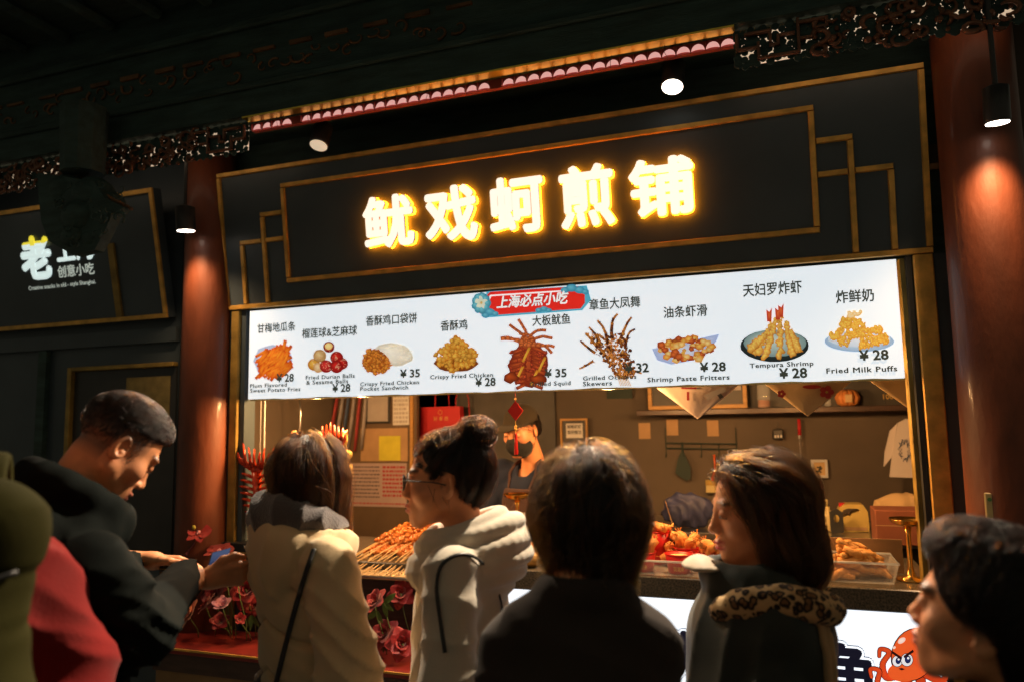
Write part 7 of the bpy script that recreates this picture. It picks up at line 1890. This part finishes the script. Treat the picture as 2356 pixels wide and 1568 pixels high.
# ================================================================== short haired person at the right edge
R_ = Person('person', 'short haired person in dark coat close at the right edge, looking up at the stall', (2280, 1428, 1.10), (-.67, .74), (0, .035), 1.0, 0, .20, -.08, female=False)
k = R_.k
def fadeR(q): x, y, z = q; return .9 * np.clip((z + .01) / .02, 0, 1) * (y < .02) + .8 * np.clip((z + .06) / .02, 0, 1) * (y < -.03)
R_.body(fine=.0042, fade=fadeR); R_.eyes()
def coatR(P):
    d = torso(P, k, .165, .74, .125, .062)
    for g, a in R_.arms.items(): d = smin(d, chain_(P, a, (.064, .06, .05), 1, .04), .05)
    d = d + folds(P, 81, (9, 14, 16), .008); d = smin(d, ring(P, (0, -.02, 1.41 * k), .085, .030, 10), .03); return smax(d, -cap(P, (0, -.01, 1.35 * k), (0, .02, 1.6 * k), .055, .07), .01)
solid('coat', coatR, (-.36, -.26, .60), (.36, .24, 1.45), .010, M['black_coat'], R_.root)
def hairR(q):
    x, y, z = q; d = ell(q, (0, -.016, .056), (.088, .108, .090)); d = smin(d, ell(q, (0, .045, .105), (.055, .050, .035)), .03); d = smin(d, cap(q, (0, -.05, .02), (0, -.06, -.10), .065, .05), .04)
    hl = np.interp(y, (-.13, -.05, -.03, -.015, .03, .055, .075, .12), (-.13, -.11, -.03, .012, .018, .045, .085, .10)).astype(f32); return smax(d, hl - z, .012)
V_, F_ = R_.hair(hairR, (-.12, -.16, -.17), (.12, .14, .18), .005)
R_.strands(comb(hairR, V_, F_, 10000, lambda p: np.stack([p[:, 0] * 5, .25 + 0 * p[:, 0], -.5 + 4 * (p[:, 2] - .05)], 1), 6, .009, (-.003, .006), seed=14, jitter=.22, loosen=.3), .00045, 'hair_black')
R_.legs('jeans')

# ================================================================== member of staff
M['navy_shirt'] = cloth('navy_shirt', (.018, .024, .05), sheen=.05); M['apron'] = cloth('mauve_apron', (.08, .045, .04), sheen=.05); M['cap_olive'] = cloth('olive_cap', (.035, .026, .016), sheen=.05); M['mask'] = cloth('black_mask', (.02, .02, .02), sheen=.1)
G = Person('person', 'stall worker with black face mask, olive cap and apron behind the counter', (1200, 992, 3.62), (-.62, -.78), (0, .055), 1.0, 0, -.30, 0)
k = G.k
ge = [(.165, 0, 1.36 * k), (.23, .05, 1.10 * k), (.12, .27, 1.02 * k)]
G.body(eyes='closed', arms={1: ge, -1: [(-p_[0], p_[1], p_[2]) for p_ in ge]}, fine=.0042); G.lashes(.004, .0925)
def shirtG(P):
    d = torso(P, k, .160, .72, .135, .060)
    for a in G.arms.values(): d = smin(d, chain_(P, a, (.070, .060, .048), 1, .04), .04)
    d = d + folds(P, 91, (10, 12, 18), .009); return smax(d, -cap(P, (0, .0, 1.375 * k), (0, .03, 1.6 * k), .062, .09), .012)
solid('shirt', shirtG, (-.36, -.22, .80), (.36, .36, 1.50), .009, M['navy_shirt'], G.root)
def apr(P): d = np.abs(torso(P, k, .170, .74, .03, .05) + folds(P, 93, (10, 12, 10), .006)) - f32(.005); return smax(smax(d, P[2] - f32(1.29 * k) + f32(3.0) * np.maximum(np.abs(P[0]) - f32(.09), 0) , .01), f32(.02) - P[1], .01)
solid('apron', apr, (-.25, .0, .80), (.25, .24, 1.42), .007, M['apron'], G.root)
for g in (-1, 1):
    m = MB(); m.tube(drape(shirtG, spline([(g * .075, .14, 1.27 * k), (g * .075, .10, 1.38 * k), (g * .06, -.02, 1.43 * k)], 12), .004), .010, 6, flat=.3); m.out('apron_strap', M['apron'], G.root, smooth=True)
tx = drape(lambda P: torso(P, k, .180, .76, .03, .05), [(-.075, .2, 1.16 * k), (.075, .2, 1.16 * k)], .002)
lettering('apron_lettering', '鱿戏蚵煎铺', (.075, max(t_[1] for t_ in tx) + .012, 1.15 * k), (-1, 0, 0), (0, 0, 1), .15, None, M['paper'], G.root, (0, 0, 0), .001, bold=.02)
capf = lambda q: smin(smax(ell(q, (0, -.012, .055), (.083, .105, .088)), f32(.035) - q[2], .006), smax(smax(ell(q, (0, .10, .052), (.075, .085, .016)), f32(.03) - q[1], .01), q[2] - f32(.07), .01), .008)
G.hair(capf, (-.11, -.14, .0), (.11, .20, .16), .005, 'cap_olive', 'cap')
mk = lambda q: smax(smax(np.abs(smin(ell(q, (0, .030, -.055), (.066, .072, .066)), ell(q, (0, .09, -.04), (.026, .040, .034)), .03)) - f32(.003), q[2] + f32(.012) - f32(.22) * (q[1] - f32(.05)), .004), f32(.012) - q[1], .004)
G.hair(mk, (-.09, -.02, -.14), (.09, .16, .02), .004, 'mask', 'face_mask')
for g in (-1, 1):
    for z0 in (-.03, -.08):
        m = MB(); m.tube([(g * .064, .015, z0), (g * .074, -.008, -.015 + z0 * .2), (g * .078, -.03, .0)], .0012, 5); o = m.out('mask_loop', M['mask'], G.root); o.matrix_local = G.HM
def hairG(q): x, y, z = q; d = ell(q, (0, -.016, .040), (.080, .102, .088)); d = smin(d, ell(q, (0, -.085, -.005), (.05, .05, .055)), .02); hl = np.interp(y, (-.15, -.06, -.02, .03, .06), (-.07, -.05, .0, .0, .03)).astype(f32); return smax(smax(d, hl - z, .01), z - f32(.06), .01)
V_, F_ = G.hair(hairG, (-.1, -.16, -.09), (.1, .1, .1), .005)
G.strands(comb(hairG, V_, F_, 1200, lambda p: np.array([0, -.8, -.3]) + 0 * p, 6, .009, (.0, .004), seed=19, jitter=.2), .0005, 'hair_black')
G.legs('jeans')
